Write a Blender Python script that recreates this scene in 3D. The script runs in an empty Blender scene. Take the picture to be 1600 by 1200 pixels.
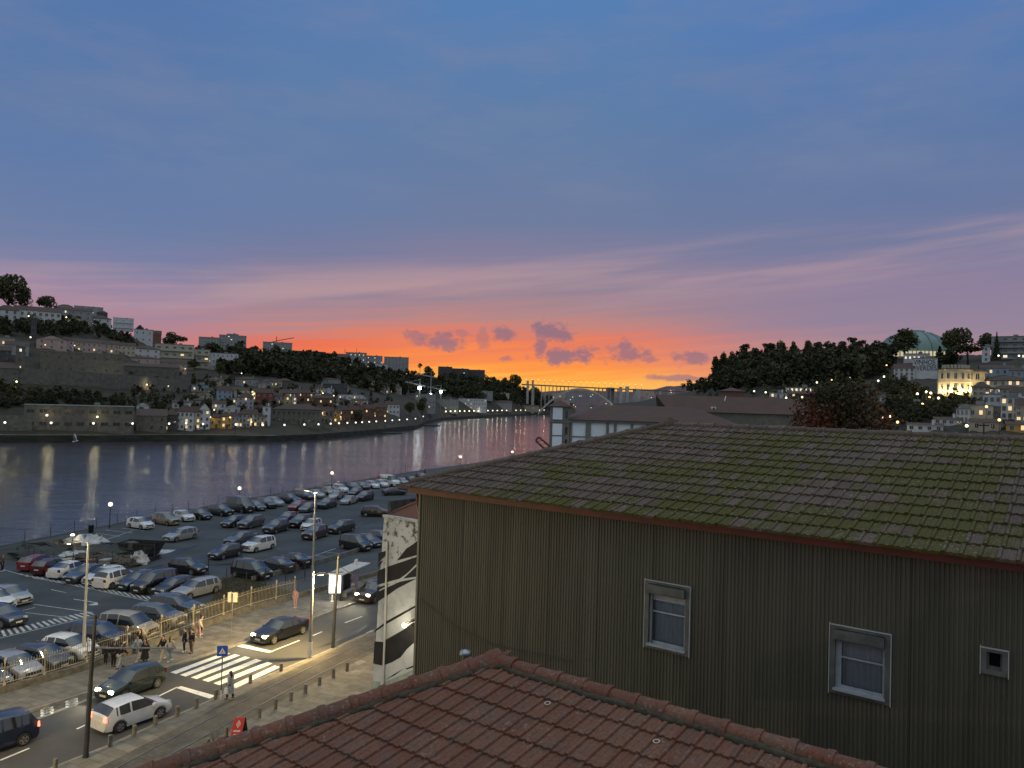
import bpy, bmesh, math, random
from mathutils import Vector, Matrix
import numpy as np
random.seed(7)
S = bpy.context.scene
COL = S.collection
# ---------------------------------------------------------------- camera
FPX, CAMH = 1200.0, 18.5
PITCH, ROLL = math.radians(1.5), math.radians(1.7)
Fw = Vector((0, math.cos(PITCH), math.sin(PITCH)))
U0 = Vector((0, -math.sin(PITCH), math.cos(PITCH)))
Rw = Vector((1, 0, 0)) * math.cos(ROLL) - U0 * math.sin(ROLL)
Uw = U0 * math.cos(ROLL) + Vector((1, 0, 0)) * math.sin(ROLL)
# the roll is applied the other way round: right dips, verticals lean
Rw, Uw = (Vector((1, 0, 0)) * math.cos(ROLL) + U0 * math.sin(ROLL),
          U0 * math.cos(ROLL) - Vector((1, 0, 0)) * math.sin(ROLL))
cd = bpy.data.cameras.new('camera'); cam = bpy.data.objects.new('camera', cd); COL.objects.link(cam)
cd.sensor_width = 36; cd.lens = 27.0; cd.clip_start = 0.1; cd.clip_end = 20000
m3 = Matrix((Rw, Uw, -Fw)).transposed()
cam.matrix_world = Matrix.Translation((0, 0, CAMH)) @ m3.to_4x4()
S.camera = cam
S.view_settings.view_transform = 'Standard'; S.view_settings.look = 'None'
S.view_settings.exposure = 0; S.view_settings.gamma = 1; S.view_settings.use_curve_mapping = False
S.render.engine = 'CYCLES'
S.cycles.use_denoising = True
S.cycles.max_bounces = 5; S.cycles.diffuse_bounces = 2; S.cycles.glossy_bounces = 3
S.cycles.transmission_bounces = 3; S.cycles.transparent_max_bounces = 6
S.cycles.sample_clamp_indirect = 3.0; S.cycles.sample_clamp_direct = 0
S.cycles.caustics_reflective = False; S.cycles.caustics_refractive = False

def ray(px, py):
    return Fw + Rw * ((px - 800) / FPX) + Uw * ((600 - py) / FPX)
def at(px, py, z=0.0):
    d = ray(px, py); t = (z - CAMH) / d.z
    return Vector((d.x * t, d.y * t, z))
def atY(px, py, D):
    d = ray(px, py); t = D / d.y
    return Vector((d.x * t, D, CAMH + d.z * t))
def hor(px):
    return 600 + FPX * math.tan(PITCH) + (px - 800) * math.tan(ROLL)

def lin(c):
    return tuple(((v / 255) / 12.92 if v / 255 <= .04045 else ((v / 255 + .055) / 1.055) ** 2.4) for v in c)

# ---------------------------------------------------------------- sky (world)
W = bpy.data.worlds.new('World'); S.world = W; W.use_nodes = True
def build_world():
    nt = W.node_tree; N = nt.nodes; L = nt.links; N.clear()
    def nd(t, **k):
        n = N.new(t)
        for a, b in k.items(): setattr(n, a, b)
        return n
    def mth(op, a, b=None, c=None, clamp=False):
        n = nd('ShaderNodeMath', operation=op); n.use_clamp = clamp
        for i, v in enumerate((a, b, c)):
            if v is None: continue
            if isinstance(v, (int, float)): n.inputs[i].default_value = v
            else: L.new(v, n.inputs[i])
        return n.outputs[0]
    def smooth(v, a, b):
        n = nd('ShaderNodeMapRange', interpolation_type='SMOOTHSTEP')
        L.new(v, n.inputs[0]); n.inputs[1].default_value = a; n.inputs[2].default_value = b
        return n.outputs[0]
    def mix(f, a, b, bt='MIX'):
        n = nd('ShaderNodeMix', data_type='RGBA', blend_type=bt)
        for i, v in ((0, f), (6, a), (7, b)):
            if isinstance(v, (int, float)): n.inputs[i].default_value = v
            elif isinstance(v, tuple): n.inputs[i].default_value = (*v, 1)
            else: L.new(v, n.inputs[i])
        return n.outputs[2]
    tc = nd('ShaderNodeTexCoord'); sp = nd('ShaderNodeSeparateXYZ'); L.new(tc.outputs['Generated'], sp.inputs[0])
    x, y, z = sp.outputs
    rad = mth('SQRT', mth('ADD', mth('MULTIPLY', x, x), mth('MULTIPLY', y, y)))
    el = mth('DIVIDE', z, mth('MAXIMUM', rad, 0.001))
    az = mth('ARCTAN2', x, y)
    cb = nd('ShaderNodeCombineXYZ'); L.new(mth('MULTIPLY', az, 2.2), cb.inputs[0])
    tilt = mth('SUBTRACT', el, mth('MULTIPLY', az, 0.085))
    L.new(mth('MULTIPLY', tilt, 26), cb.inputs[1])
    nz = nd('ShaderNodeTexNoise'); nz.inputs['Scale'].default_value = 1.0; nz.inputs['Detail'].default_value = 5; nz.inputs['Roughness'].default_value = .55
    L.new(cb.outputs[0], nz.inputs['Vector'])
    cb2 = nd('ShaderNodeCombineXYZ'); L.new(mth('MULTIPLY', az, 4.0), cb2.inputs[0]); L.new(mth('MULTIPLY', tilt, 110), cb2.inputs[1])
    nz2 = nd('ShaderNodeTexNoise'); nz2.inputs['Scale'].default_value = 1.0; nz2.inputs['Detail'].default_value = 4
    L.new(cb2.outputs[0], nz2.inputs['Vector'])
    w1 = mth('MULTIPLY', mth('SUBTRACT', nz.outputs[0], .5), SKY['warp'])
    w2 = mth('MULTIPLY', mth('SUBTRACT', nz2.outputs[0], .5), SKY['warp2'])
    # fine streaks fade out higher up
    w2 = mth('MULTIPLY', w2, mth('SUBTRACT', 1.0, smooth(el, .1, .3)))
    ell = mth('ADD', mth('ADD', el, w1), w2)
    def ramp(pts):
        r = nd('ShaderNodeValToRGB'); e = r.color_ramp.elements
        mx = 1.0
        while len(e) < len(pts): e.new(0.5)
        for i, (p, c) in enumerate(pts):
            e[i].position = min(1, max(0, p)); e[i].color = (*lin(c), 1)
        L.new(ell, r.inputs[0]); return r.outputs[0]
    rc, rl, rr, rm = ramp(SKY['c']), ramp(SKY['l']), ramp(SKY['r']), ramp(SKY['m'])
    A = mix(smooth(az, -.46, -.27), rl, rm)
    B = mix(smooth(az, -.30, -.04), A, rc)
    Cc = mix(smooth(az, .08, .42), B, rr)
    # pink cloud veils
    cb3 = nd('ShaderNodeCombineXYZ'); L.new(mth('MULTIPLY', az, 1.6), cb3.inputs[0])
    L.new(mth('MULTIPLY', mth('SUBTRACT', el, mth('MULTIPLY', az, 0.10)), 20), cb3.inputs[1]); cb3.inputs[2].default_value = 3.3
    nz3 = nd('ShaderNodeTexNoise'); nz3.inputs['Scale'].default_value = 1.3; nz3.inputs['Detail'].default_value = 8; nz3.inputs['Roughness'].default_value = .55
    L.new(cb3.outputs[0], nz3.inputs['Vector'])
    band = mth('MULTIPLY', smooth(tilt, .10, .15), mth('SUBTRACT', 1.0, smooth(tilt, .16, .215)))
    veil = mth('MULTIPLY', mth('MULTIPLY', smooth(nz3.outputs[0], .42, .70), band), .46)
    Cc = mix(veil, Cc, lin((198, 160, 158)))
    band2 = mth('MULTIPLY', smooth(el, .2, .3), mth('SUBTRACT', 1.0, smooth(el, .45, .9)))
    nz4 = nd('ShaderNodeTexNoise'); nz4.inputs['Scale'].default_value = 3.2; nz4.inputs['Detail'].default_value = 10; nz4.inputs['Roughness'].default_value = .6
    cb4 = nd('ShaderNodeCombineXYZ'); L.new(mth('MULTIPLY', az, 1.1), cb4.inputs[0]); L.new(mth('MULTIPLY', el, 3.2), cb4.inputs[1])
    L.new(cb4.outputs[0], nz4.inputs['Vector'])
    Cc = mix(mth('MULTIPLY', mth('MULTIPLY', smooth(nz4.outputs[0], .40, .70), band2), .50), Cc, lin((118, 130, 160)))
    # small dusk cumulus near the horizon: (px, py, rx, ry)
    nz5 = nd('ShaderNodeTexNoise'); nz5.inputs['Scale'].default_value = 1; nz5.inputs['Detail'].default_value = 8; nz5.inputs['Roughness'].default_value = .62
    cb5 = nd('ShaderNodeCombineXYZ'); L.new(mth('MULTIPLY', az, 44), cb5.inputs[0]); L.new(mth('MULTIPLY', el, 62), cb5.inputs[1])
    L.new(cb5.outputs[0], nz5.inputs['Vector'])
    jit = mth('MULTIPLY', mth('SUBTRACT', nz5.outputs[0], .5), 3.6)
    tot = None
    for (px, py, rx, ry, s) in SKY['clouds']:
        d = ray(px, py); a0 = math.atan2(d.x, d.y); e0 = d.z / math.hypot(d.x, d.y)
        dx = mth('DIVIDE', mth('SUBTRACT', az, a0), rx * 1.2 / 1200); dy = mth('DIVIDE', mth('SUBTRACT', el, e0), ry * 1.3 / 1200)
        r2 = mth('SQRT', mth('ADD', mth('MULTIPLY', dx, dx), mth('MULTIPLY', dy, dy)))
        m = mth('MULTIPLY', mth('SUBTRACT', 1.0, smooth(mth('ADD', r2, jit), .45, 1.25)), s)
        tot = m if tot is None else mth('MAXIMUM', tot, m)
    Cc = mix(mth('MULTIPLY', tot, .85), Cc, lin((138, 110, 128)))
    # unseen part of the dome: zenith and the eastern half, brightened as soft fill
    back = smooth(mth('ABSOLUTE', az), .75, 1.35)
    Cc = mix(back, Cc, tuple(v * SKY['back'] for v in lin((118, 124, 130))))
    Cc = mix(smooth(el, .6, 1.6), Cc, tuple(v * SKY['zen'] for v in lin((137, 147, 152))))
    Cc = mix(smooth(el, -.001, -.03), Cc, lin((20, 22, 28)))
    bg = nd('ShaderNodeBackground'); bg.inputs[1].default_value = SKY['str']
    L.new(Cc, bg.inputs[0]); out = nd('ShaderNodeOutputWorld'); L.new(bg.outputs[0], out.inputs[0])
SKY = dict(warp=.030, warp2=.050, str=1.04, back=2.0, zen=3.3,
 c=[(0, (255, 200, 92)), (.028, (254, 184, 80)), (.045, (252, 152, 70)), (.066, (242, 134, 82)), (.088, (224, 124, 98)), (.105, (190, 132, 126)), (.126, (168, 132, 138)), (.155, (146, 129, 146)), (.19, (128, 124, 152)), (.24, (108, 122, 156)), (.36, (94, 123, 163)), (.55, (84, 125, 177))],
 m=[(0, (250, 150, 76)), (.035, (246, 130, 70)), (.055, (238, 116, 74)), (.070, (228, 112, 86)), (.084, (200, 130, 120)), (.098, (176, 134, 138)), (.125, (152, 131, 147)), (.16, (130, 124, 152)), (.20, (110, 122, 158)), (.25, (100, 123, 163)), (.38, (92, 123, 166)), (.55, (84, 121, 174))],
 l=[(0, (216, 128, 112)), (.045, (200, 126, 122)), (.065, (182, 130, 138)), (.09, (166, 132, 150)), (.115, (150, 131, 158)), (.14, (126, 127, 160)), (.19, (106, 124, 162)), (.26, (95, 121, 165)), (.34, (88, 119, 165)), (.55, (80, 115, 168))],
 r=[(0, (240, 160, 110)), (.036, (222, 146, 122)), (.056, (198, 136, 132)), (.078, (168, 133, 143)), (.10, (146, 129, 150)), (.15, (140, 126, 153)), (.20, (116, 121, 154)), (.25, (102, 118, 157)), (.34, (90, 119, 164)), (.55, (80, 121, 181))],
 clouds=[(862, 520, 26, 13, 1), (886, 554, 40, 11, 1), (845, 545, 9, 16, .9), (784, 522, 15, 10, .9), (690, 534, 30, 10, .9), (652, 528, 14, 11, .7), (985, 553, 26, 8, .9), (978, 543, 12, 8, .9), (1082, 561, 26, 8, .85), (1055, 591, 34, 3.5, .8), (958, 545, 12, 6, .6), (755, 530, 9, 14, .5), (792, 560, 9, 4, .7), (722, 522, 12, 6, .5), (1016, 562, 14, 4, .7)])
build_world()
# dusk: the sun is already below the horizon, so there is no sun lamp; the sky and the lit lamps are the only lights

# ---------------------------------------------------------------- helpers
MATS = {}
def mat(name, c1, c2=None, rough=.7, metal=0.0, scale=3.0, bump=0.0, bscale=None, spec=.4, coat=0.0, stretch=None, detail=6, contrast=(.35, .65)):
    if name in MATS: return MATS[name]
    m = bpy.data.materials.new(name); m.use_nodes = True; nt = m.node_tree; N = nt.nodes; L = nt.links
    b = N['Principled BSDF']; b.inputs['Roughness'].default_value = rough; b.inputs['Metallic'].default_value = metal
    b.inputs['Specular IOR Level'].default_value = spec; b.inputs['Coat Weight'].default_value = coat
    b.inputs['Base Color'].default_value = (*c1, 1)
    if c2 is not None or bump:
        tc = N.new('ShaderNodeTexCoord'); v = tc.outputs['Object']
        if stretch:
            mp = N.new('ShaderNodeMapping'); mp.inputs['Scale'].default_value = stretch; L.new(v, mp.inputs[0]); v = mp.outputs[0]
        if c2 is not None:
            nz = N.new('ShaderNodeTexNoise'); nz.inputs['Scale'].default_value = scale; nz.inputs['Detail'].default_value = detail; nz.inputs['Roughness'].default_value = .6
            L.new(v, nz.inputs['Vector'])
            mr = N.new('ShaderNodeMapRange'); mr.inputs[1].default_value = contrast[0]; mr.inputs[2].default_value = contrast[1]; L.new(nz.outputs[0], mr.inputs[0])
            mx = N.new('ShaderNodeMix'); mx.data_type = 'RGBA'; mx.inputs[6].default_value = (*c1, 1); mx.inputs[7].default_value = (*c2, 1)
            L.new(mr.outputs[0], mx.inputs[0]); L.new(mx.outputs[2], b.inputs['Base Color'])
        if bump:
            nb = N.new('ShaderNodeTexNoise'); nb.inputs['Scale'].default_value = bscale or scale * 4; nb.inputs['Detail'].default_value = 5
            L.new(v, nb.inputs['Vector']); bp = N.new('ShaderNodeBump'); bp.inputs['Strength'].default_value = bump; bp.inputs['Distance'].default_value = .02
            L.new(nb.outputs[0], bp.inputs['Height']); L.new(bp.outputs[0], b.inputs['Normal'])
    MATS[name] = m; return m
def emit(name, c, s, base=(.5, .5, .5)):
    if name in MATS: return MATS[name]
    m = bpy.data.materials.new(name); m.use_nodes = True; b = m.node_tree.nodes['Principled BSDF']
    b.inputs['Base Color'].default_value = (*base, 1); b.inputs['Emission Color'].default_value = (*c, 1); b.inputs['Emission Strength'].default_value = s
    MATS[name] = m; return m

class MB:
    def __init__(s): s.v = []; s.f = []; s.m = []; s.M = None
    def add(s, vs, fs, mi=0):
        o = len(s.v); s.v += [Vector(v) for v in vs]; s.f += [tuple(i + o for i in f) for f in fs]; s.m += [mi] * len(fs); return s
    def quad(s, a, b, c, d, mi=0): return s.add([a, b, c, d], [(0, 1, 2, 3)], mi)
    def poly(s, pts, mi=0): return s.add(pts, [tuple(range(len(pts)))], mi)
    def box(s, c, d, rz=0, mi=0, taper=1.0):
        x, y, z = d[0] / 2, d[1] / 2, d[2] / 2; vs = []
        for k in (-1, 1):
            t = taper if k > 0 else 1
            for i, j in ((-1, -1), (1, -1), (1, 1), (-1, 1)):
                vx, vy = i * x * t, j * y * t
                vs.append((c[0] + vx * math.cos(rz) - vy * math.sin(rz), c[1] + vx * math.sin(rz) + vy * math.cos(rz), c[2] + k * z))
        return s.add(vs, [(3, 2, 1, 0), (4, 5, 6, 7), (0, 1, 5, 4), (1, 2, 6, 5), (2, 3, 7, 6), (3, 0, 4, 7)], mi)
    def obox(s, o, a, b, c, mi=0):
        "box from corner o with edge vectors a, b, c"
        o, a, b, c = map(Vector, (o, a, b, c))
        vs = [o, o + a, o + a + b, o + b, o + c, o + a + c, o + a + b + c, o + b + c]
        return s.add(vs, [(3, 2, 1, 0), (4, 5, 6, 7), (0, 1, 5, 4), (1, 2, 6, 5), (2, 3, 7, 6), (3, 0, 4, 7)], mi)
    def tube(s, pts, r, n=8, mi=0, caps=True):
        pts = [Vector(p) for p in pts]; k = len(pts); rs = r if isinstance(r, (list, tuple)) else [r] * k
        vs = []
        for i, p in enumerate(pts):
            t = (pts[min(i + 1, k - 1)] - pts[max(i - 1, 0)]).normalized()
            a = t.orthogonal() if abs(t.z) > .99 else t.cross(Vector((0, 0, 1))); a.normalize(); b = t.cross(a)
            for j in range(n):
                w = 2 * math.pi * j / n; vs.append(p + (a * math.cos(w) + b * math.sin(w)) * rs[i])
        fs = [(i * n + j, i * n + (j + 1) % n, (i + 1) * n + (j + 1) % n, (i + 1) * n + j) for i in range(k - 1) for j in range(n)]
        if caps: fs += [tuple(range(n - 1, -1, -1)), tuple((k - 1) * n + j for j in range(n))]
        return s.add(vs, fs, mi)
    def lathe(s, prof, c=(0, 0, 0), n=12, mi=0):
        vs = [(c[0] + r * math.cos(2 * math.pi * j / n), c[1] + r * math.sin(2 * math.pi * j / n), c[2] + z) for r, z in prof for j in range(n)]
        k = len(prof)
        return s.add(vs, [(i * n + j, i * n + (j + 1) % n, (i + 1) * n + (j + 1) % n, (i + 1) * n + j) for i in range(k - 1) for j in range(n)], mi)
    def prism(s, pts, z0, z1, mi=0, bottom=False):
        n = len(pts); vs = [(p[0], p[1], z0) for p in pts] + [(p[0], p[1], z1) for p in pts]
        fs = [(i, (i + 1) % n, n + (i + 1) % n, n + i) for i in range(n)] + [tuple(range(n, 2 * n))]
        return s.add(vs, fs, mi)
    def build(s, name, mats, parent=None, smooth=False, loc=None, sharp=None, fix=True):
        me = bpy.data.meshes.new(name); me.from_pydata([tuple(v) for v in s.v], [], s.f)
        if not isinstance(mats, (list, tuple)): mats = [mats]
        for m in mats: me.materials.append(m)
        me.polygons.foreach_set('material_index', s.m)
        if fix:
            bm = bmesh.new(); bm.from_mesh(me); bmesh.ops.recalc_face_normals(bm, faces=bm.faces); bm.to_mesh(me); bm.free()
        if smooth:
            me.polygons.foreach_set('use_smooth', [True] * len(me.polygons))
            if sharp: me.set_sharp_from_angle(angle=math.radians(sharp))
        me.update()
        return link(name, me, parent, loc)
def link(name, me, parent=None, loc=None, rz=0):
    o = bpy.data.objects.new(name, me); COL.objects.link(o)
    if parent: o.parent = parent
    if loc is not None: o.location = loc
    if rz: o.rotation_euler.z = rz
    return o
def tag(o, label=None, cat=None, group=None, kind=None):
    for k, v in (('label', label), ('category', cat), ('group', group), ('kind', kind)):
        if v: o[k] = v
    return o
def empty(name, loc, rz, label, cat, group=None):
    o = bpy.data.objects.new(name, None); COL.objects.link(o); o.location = loc; o.rotation_euler.z = rz
    return tag(o, label, cat, group)
CH = {}
def copy_tree(o, parent=None):
    c = o.copy(); COL.objects.link(c)
    if parent: c.parent = parent
    for ch in [k for k in o.children]: copy_tree(ch, c)
    return c
def point_light(name, loc, power, color, radius=.2, parent=None, spot=None, rot=None):
    ld = bpy.data.lights.new(name, 'SPOT' if spot else 'POINT'); ld.energy = power; ld.color = color; ld.shadow_soft_size = radius
    if spot: ld.spot_size = math.radians(spot); ld.spot_blend = .8
    o = bpy.data.objects.new(name, ld); COL.objects.link(o); o.location = loc
    if rot: o.rotation_euler = rot
    if parent: o.parent = parent
    return o
ORD = ['', 'first', 'second', 'third', 'fourth', 'fifth', 'sixth', 'seventh', 'eighth', 'ninth', 'tenth', 'eleventh', 'twelfth', 'thirteenth', 'fourteenth', 'fifteenth', 'sixteenth', 'seventeenth', 'eighteenth', 'nineteenth', 'twentieth']
def ordn(i): return ORD[i] if i <= 20 else ('twenty-' + ORD[i - 20] if i < 30 else ('thirtieth' if i == 30 else ('thirty-' + ORD[i - 30] if i < 40 else 'fortieth' if i == 40 else 'forty-' + ORD[i - 40])))
# ---------------------------------------------------------------- near tiled roofs and clad building
def tile_mat(name, red1, red2, moss_amt, lichen):
    m = bpy.data.materials.new(name); m.use_nodes = True; nt = m.node_tree; N = nt.nodes; L = nt.links; b = N['Principled BSDF']
    b.inputs['Roughness'].default_value = .85; b.inputs['Specular IOR Level'].default_value = .25
    at_ = N.new('ShaderNodeAttribute'); at_.attribute_name = 'tv'
    mo = N.new('ShaderNodeAttribute'); mo.attribute_name = 'moss'
    tc = N.new('ShaderNodeTexCoord')
    def noise(sc, d=6, r=.6):
        n = N.new('ShaderNodeTexNoise'); n.inputs['Scale'].default_value = sc; n.inputs['Detail'].default_value = d; n.inputs['Roughness'].default_value = r
        L.new(tc.outputs['Object'], n.inputs['Vector']); return n.outputs[0]
    def rng(v, a, bb, c=0, d=1):
        n = N.new('ShaderNodeMapRange'); L.new(v, n.inputs[0]); n.inputs[1].default_value = a; n.inputs[2].default_value = bb; n.inputs[3].default_value = c; n.inputs[4].default_value = d; return n.outputs[0]
    def mix(f, a, c):
        n = N.new('ShaderNodeMix'); n.data_type = 'RGBA'
        for i, v in ((0, f), (6, a), (7, c)):
            if isinstance(v, tuple): n.inputs[i].default_value = (*v, 1)
            elif isinstance(v, float): n.inputs[i].default_value = v
            else: L.new(v, n.inputs[i])
        return n.outputs[2]
    def ma(op, a, c):
        n = N.new('ShaderNodeMath'); n.operation = op
        for i, v in enumerate((a, c)):
            if isinstance(v, (int, float)): n.inputs[i].default_value = v
            else: L.new(v, n.inputs[i])
        return n.outputs[0]
    base = mix(rng(at_.outputs['Fac'], 0, 1), red1, red2)
    base = mix(rng(noise(22), .4, .75, 0, .7), base, tuple(v * .45 for v in red1))
    gz = rng(noise(5), .45, .7, 0, .55)
    base = mix(gz, base, (.085, .075, .068))
    if moss_amt > 0:
        f = ma('ADD', mo.outputs['Fac'], ma('MULTIPLY', ma('SUBTRACT', noise(4.5), .5), 2.0))
        mossf = rng(f, .38, .80)
        mossc = mix(rng(noise(45), .35, .65), (.034, .032, .006), (.098, .088, .018))
        base = mix(ma('MULTIPLY', mossf, moss_amt), base, mossc)
    if lichen:
        lf = ma('MULTIPLY', rng(noise(17, 4), .585, .63), rng(noise(1.4), .42, .60))
        base = mix(ma('MULTIPLY', lf, lichen), base, (.26, .26, .23))
    L.new(base, b.inputs['Base Color'])
    bp = N.new('ShaderNodeBump'); bp.inputs['Strength'].default_value = .7; bp.inputs['Distance'].default_value = .03
    L.new(noise(28), bp.inputs['Height']); L.new(bp.outputs[0], b.inputs['Normal'])
    MATS[name] = m; return m
M_roofA = tile_mat('old_clay_tile_mossy', (.090, .061, .047), (.145, .102, .082), .97, .6)
M_roofB = tile_mat('clay_tile', (.155, .060, .038), (.190, .088, .058), .0, .4)
PROF = [(0, .020), (.05, .030), (.20, .029), (.24, -.004), (.28, .006), (.44, .008), (.50, .018), (.60, .018), (.66, .007), (.93, .006), (.97, -.002), (1.0, .016)]
def tile_field(name, Q, u, down, nrm, kh, La, Ld, material, parent, tw=.235, ex=.37, mossf=None, right=None, jit=1.0):
    """tile courses down from the ridge through Q; left boundary a >= -kh*d"""
    rnd = random.Random(11); V = []; Fc = []; tv = []; ms = []
    rows = int(Ld / ex) + 1
    for r in range(rows):
        d0, d1 = r * ex, (r + 1) * ex + .03
        off = (rnd.random() - .5) * .05 * jit
        a0 = -kh * d1; i0 = int(math.floor(a0 / tw)) - 1; i1 = int(La / tw) + 1
        for i in range(i0, i1):
            a = i * tw + off; t = rnd.random(); drop = rnd.gauss(0, .006) * jit; lift = abs(rnd.gauss(0, .004)) * jit; tw_ = rnd.gauss(0, .004) * jit
            if a + tw < -kh * d1: continue
            o = len(V); n = len(PROF)
            for (d, h) in ((d0, .0), (d1 + drop, .034 * (1 + (ex > .5) * .6) + lift), (d1 + drop + .002, -.01)):
                for (p, hh) in PROF:
                    aa = max(a + p * tw * 1.02, -kh * d - .02)
                    zz = h + (hh if h >= 0 else hh * .2) + tw_ * (p - .5) * (d - d0) / ex
                    V.append(Q + u * aa + down * d + nrm * zz)
            for k in range(2):
                for j in range(n - 1):
                    Fc.append((o + k * n + j, o + k * n + j + 1, o + (k + 1) * n + j + 1, o + (k + 1) * n + j)); tv.append(t)
            mv = mossf(a, d0, rnd) if mossf else 0
            ms += [mv] * (2 * (n - 1))
    me = bpy.data.meshes.new(name); me.from_pydata([tuple(v) for v in V], [], Fc); me.materials.append(material)
    bm = bmesh.new(); bm.from_mesh(me)
    for f in bm.faces:
        if f.normal.dot(nrm) < 0 and abs(f.normal.dot(nrm)) > .3: f.normal_flip()
    bm.to_mesh(me); bm.free()
    for nm, arr in (('tv', tv), ('moss', ms)):
        at_ = me.attributes.new(nm, 'FLOAT', 'FACE'); at_.data.foreach_set('value', arr)
    o = link(name, me, parent); return o
def ridge_caps(name, p0, p1, material, parent, r=.115, ln=.41, seed=3, up=Vector((0, 0, 1))):
    rnd = random.Random(seed); d = (p1 - p0); n = int(d.length / ln); d.normalize(); s = d.cross(up).normalized(); w = s.cross(d)
    b = MB(); tv = []
    for i in range(n + 1):
        a = p0 + d * (i * ln) + s * rnd.gauss(0, .006) + w * rnd.gauss(0, .004); t = rnd.random()
        secs = [(0, r * .92), (ln * .80, r * 1.0), (ln * .81, r * 1.13), (ln * .95, r * 1.16), (ln * 1.03, r * 1.12), (ln * 1.03, r * .9)]
        o = len(b.v); k = 9
        for (x, rr) in secs:
            for j in range(k):
                th = math.pi * (-.08 + 1.16 * j / (k - 1)); b.v.append(a + d * x + s * (math.cos(th) * rr) + w * (math.sin(th) * rr * .8))
        for q in range(len(secs) - 1):
            for j in range(k - 1):
                b.f.append((o + q * k + j, o + q * k + j + 1, o + (q + 1) * k + j + 1, o + (q + 1) * k + j)); b.m.append(0); tv.append(t)
    ob = b.build(name, material, parent, smooth=True, sharp=40)
    for nm, arr in (('tv', tv), ('moss', [.15 + .2 * t for t in tv])):
        at_ = ob.data.attributes.new(nm, 'FLOAT', 'FACE'); at_.data.foreach_set('value', arr)
    return ob
# --- clad building
ZE = 16.0
A = at(657, 771, ZE); B = at(1600, 893, ZE)
u = (B - A).normalized(); nn = Vector((-u.y, u.x, 0))
if nn.y < 0: nn = -nn
th = math.atan(.30); ov = .22
RT0 = A - nn * ov - u * ov + Vector((0, 0, .27))       # eave corner of the roof surface
def ray_plane(px, py, p0, nrm):
    d = ray(px, py); o = Vector((0, 0, CAMH)); t = (p0 - o).dot(nrm) / d.dot(nrm); return o + d * t
downA = (-nn * math.cos(th) - Vector((0, 0, math.sin(th)))); nrmA = (Vector((0, 0, 1)) * math.cos(th) - nn * math.sin(th))
PA = ray_plane(1046, 664, RT0, nrmA)
rel = RT0 - PA; LdA = rel.dot(downA); khA = -rel.dot(u) / LdA
clad = empty('metal_clad_building', (A.x, A.y, 0), 0, 'dark olive building clad in ribbed metal under the mossy tile roof', 'building')
def loc(p, o): return Vector(p) - o.location
class Off:
    "adds children in world coordinates to an empty standing at its own place"
    def __init__(s, root): s.r = root
    def __call__(s, ob):
        ob.parent = s.r; ob.matrix_parent_inverse = Matrix.Translation(s.r.location).inverted(); return ob
cl = Off(clad)
def mossA(a, d, rnd):
    g = .10 + .66 * min(1, max(0, (a + 1.0 + .75 * d) / 5.2))
    if d < .8: g *= .7
    return min(1.0, max(0, g + rnd.gauss(0, .10) - (.6 if rnd.random() < .20 else 0) + .46 * math.sin(a * .9 + d * 1.3 + 1) * math.sin(d * 1.1 - a * .55)))
LA = 16.0
cl(tile_field('tiled_roof', PA, u, downA, nrmA, khA, LA, LdA, M_roofA, None, tw=.265, ex=LdA / 12.5, mossf=mossA, jit=1.5))
rfp = bpy.data.objects['tiled_roof']
hipdir = (RT0 - PA)
rc_ = ridge_caps('ridge_caps', PA - u * .1, PA + u * LA, M_roofA, None, r=.13, ln=.50, seed=5); cl(rc_)
hc_ = ridge_caps('hip_caps', RT0 - Vector((0, 0, -.03)), PA + Vector((0, 0, .03)), M_roofA, None, r=.13, ln=.5, seed=6); cl(hc_)
# knob of mortar and finial where hip meets ridge
b = MB(); b.lathe([(.0, .22), (.07, .2), (.10, .12), (.2, .08), (.24, -.05)], PA + Vector((0, 0, .03)), 10); cl(b.build('ridge_knob', M_roofA, smooth=True))
Wd = 2 * LdA * math.cos(th)
farA = RT0 + nn * Wd; zb = RT0.z - .03
e1 = RT0 + Vector((0, 0, -.02)); e2 = e1 + nn * Wd; PE = PA + u * LA; e3 = e2 + u * (LA + 6); e4 = e1 + u * (LA + 6)
b = MB(); b.poly([e2, PA - Vector((0, 0, .03)), PE - Vector((0, 0, .03)), e3]); b.poly([e1, PA - Vector((0, 0, .03)), e2]); cl(b.build('back_roof', M_roofB))
M_fascia = mat('red_painted_fascia', (.15, .032, .024), (.09, .024, .018), rough=.45, scale=2.5, bump=.1)
M_clad = mat('olive_ribbed_metal', (.098, .094, .070), (.060, .058, .045), rough=.5, scale=3.2, metal=.1, spec=.4, stretch=(1, 1, .07), contrast=(.35, .72))
M_seam = mat('clad_seam', (.05, .047, .036), rough=.6)
# fascia + gutter
b = MB()
f0 = A - nn * (ov + .02) - u * (ov + .06); LW = 17.5
b.obox(f0 + Vector((0, 0, .02)), u * LW, nn * .05, Vector((0, 0, .20)))
b.obox(f0 + Vector((0, 0, .20)) - nn * .07, u * LW, nn * .10, Vector((0, 0, .05)))
b.obox(f0 + Vector((0, 0, .02)), nn * (Wd + .1), u * .05, Vector((0, 0, .20)))
b.obox(f0 + Vector((0, 0, .2)) - u * .07, nn * (Wd + .1), u * .10, Vector((0, 0, .05)))
b.obox(f0 + Vector((0, 0, .015)) + nn * .05, u * LW, nn * .25, Vector((0, 0, .02)))
cl(b.build('eaves_fascia', M_fascia))
b = MB(); g0 = A - u * .22 + nn * .15
b.tube([g0 + Vector((0, 0, .1)), g0 + Vector((0, 0, -.25)), g0 + u * .1 + Vector((0, 0, -.6)), g0 + u * .1 + nn * .1 + Vector((0, 0, -1.1))], .07, 8); cl(b.build('downpipe', M_fascia, smooth=True))
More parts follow.
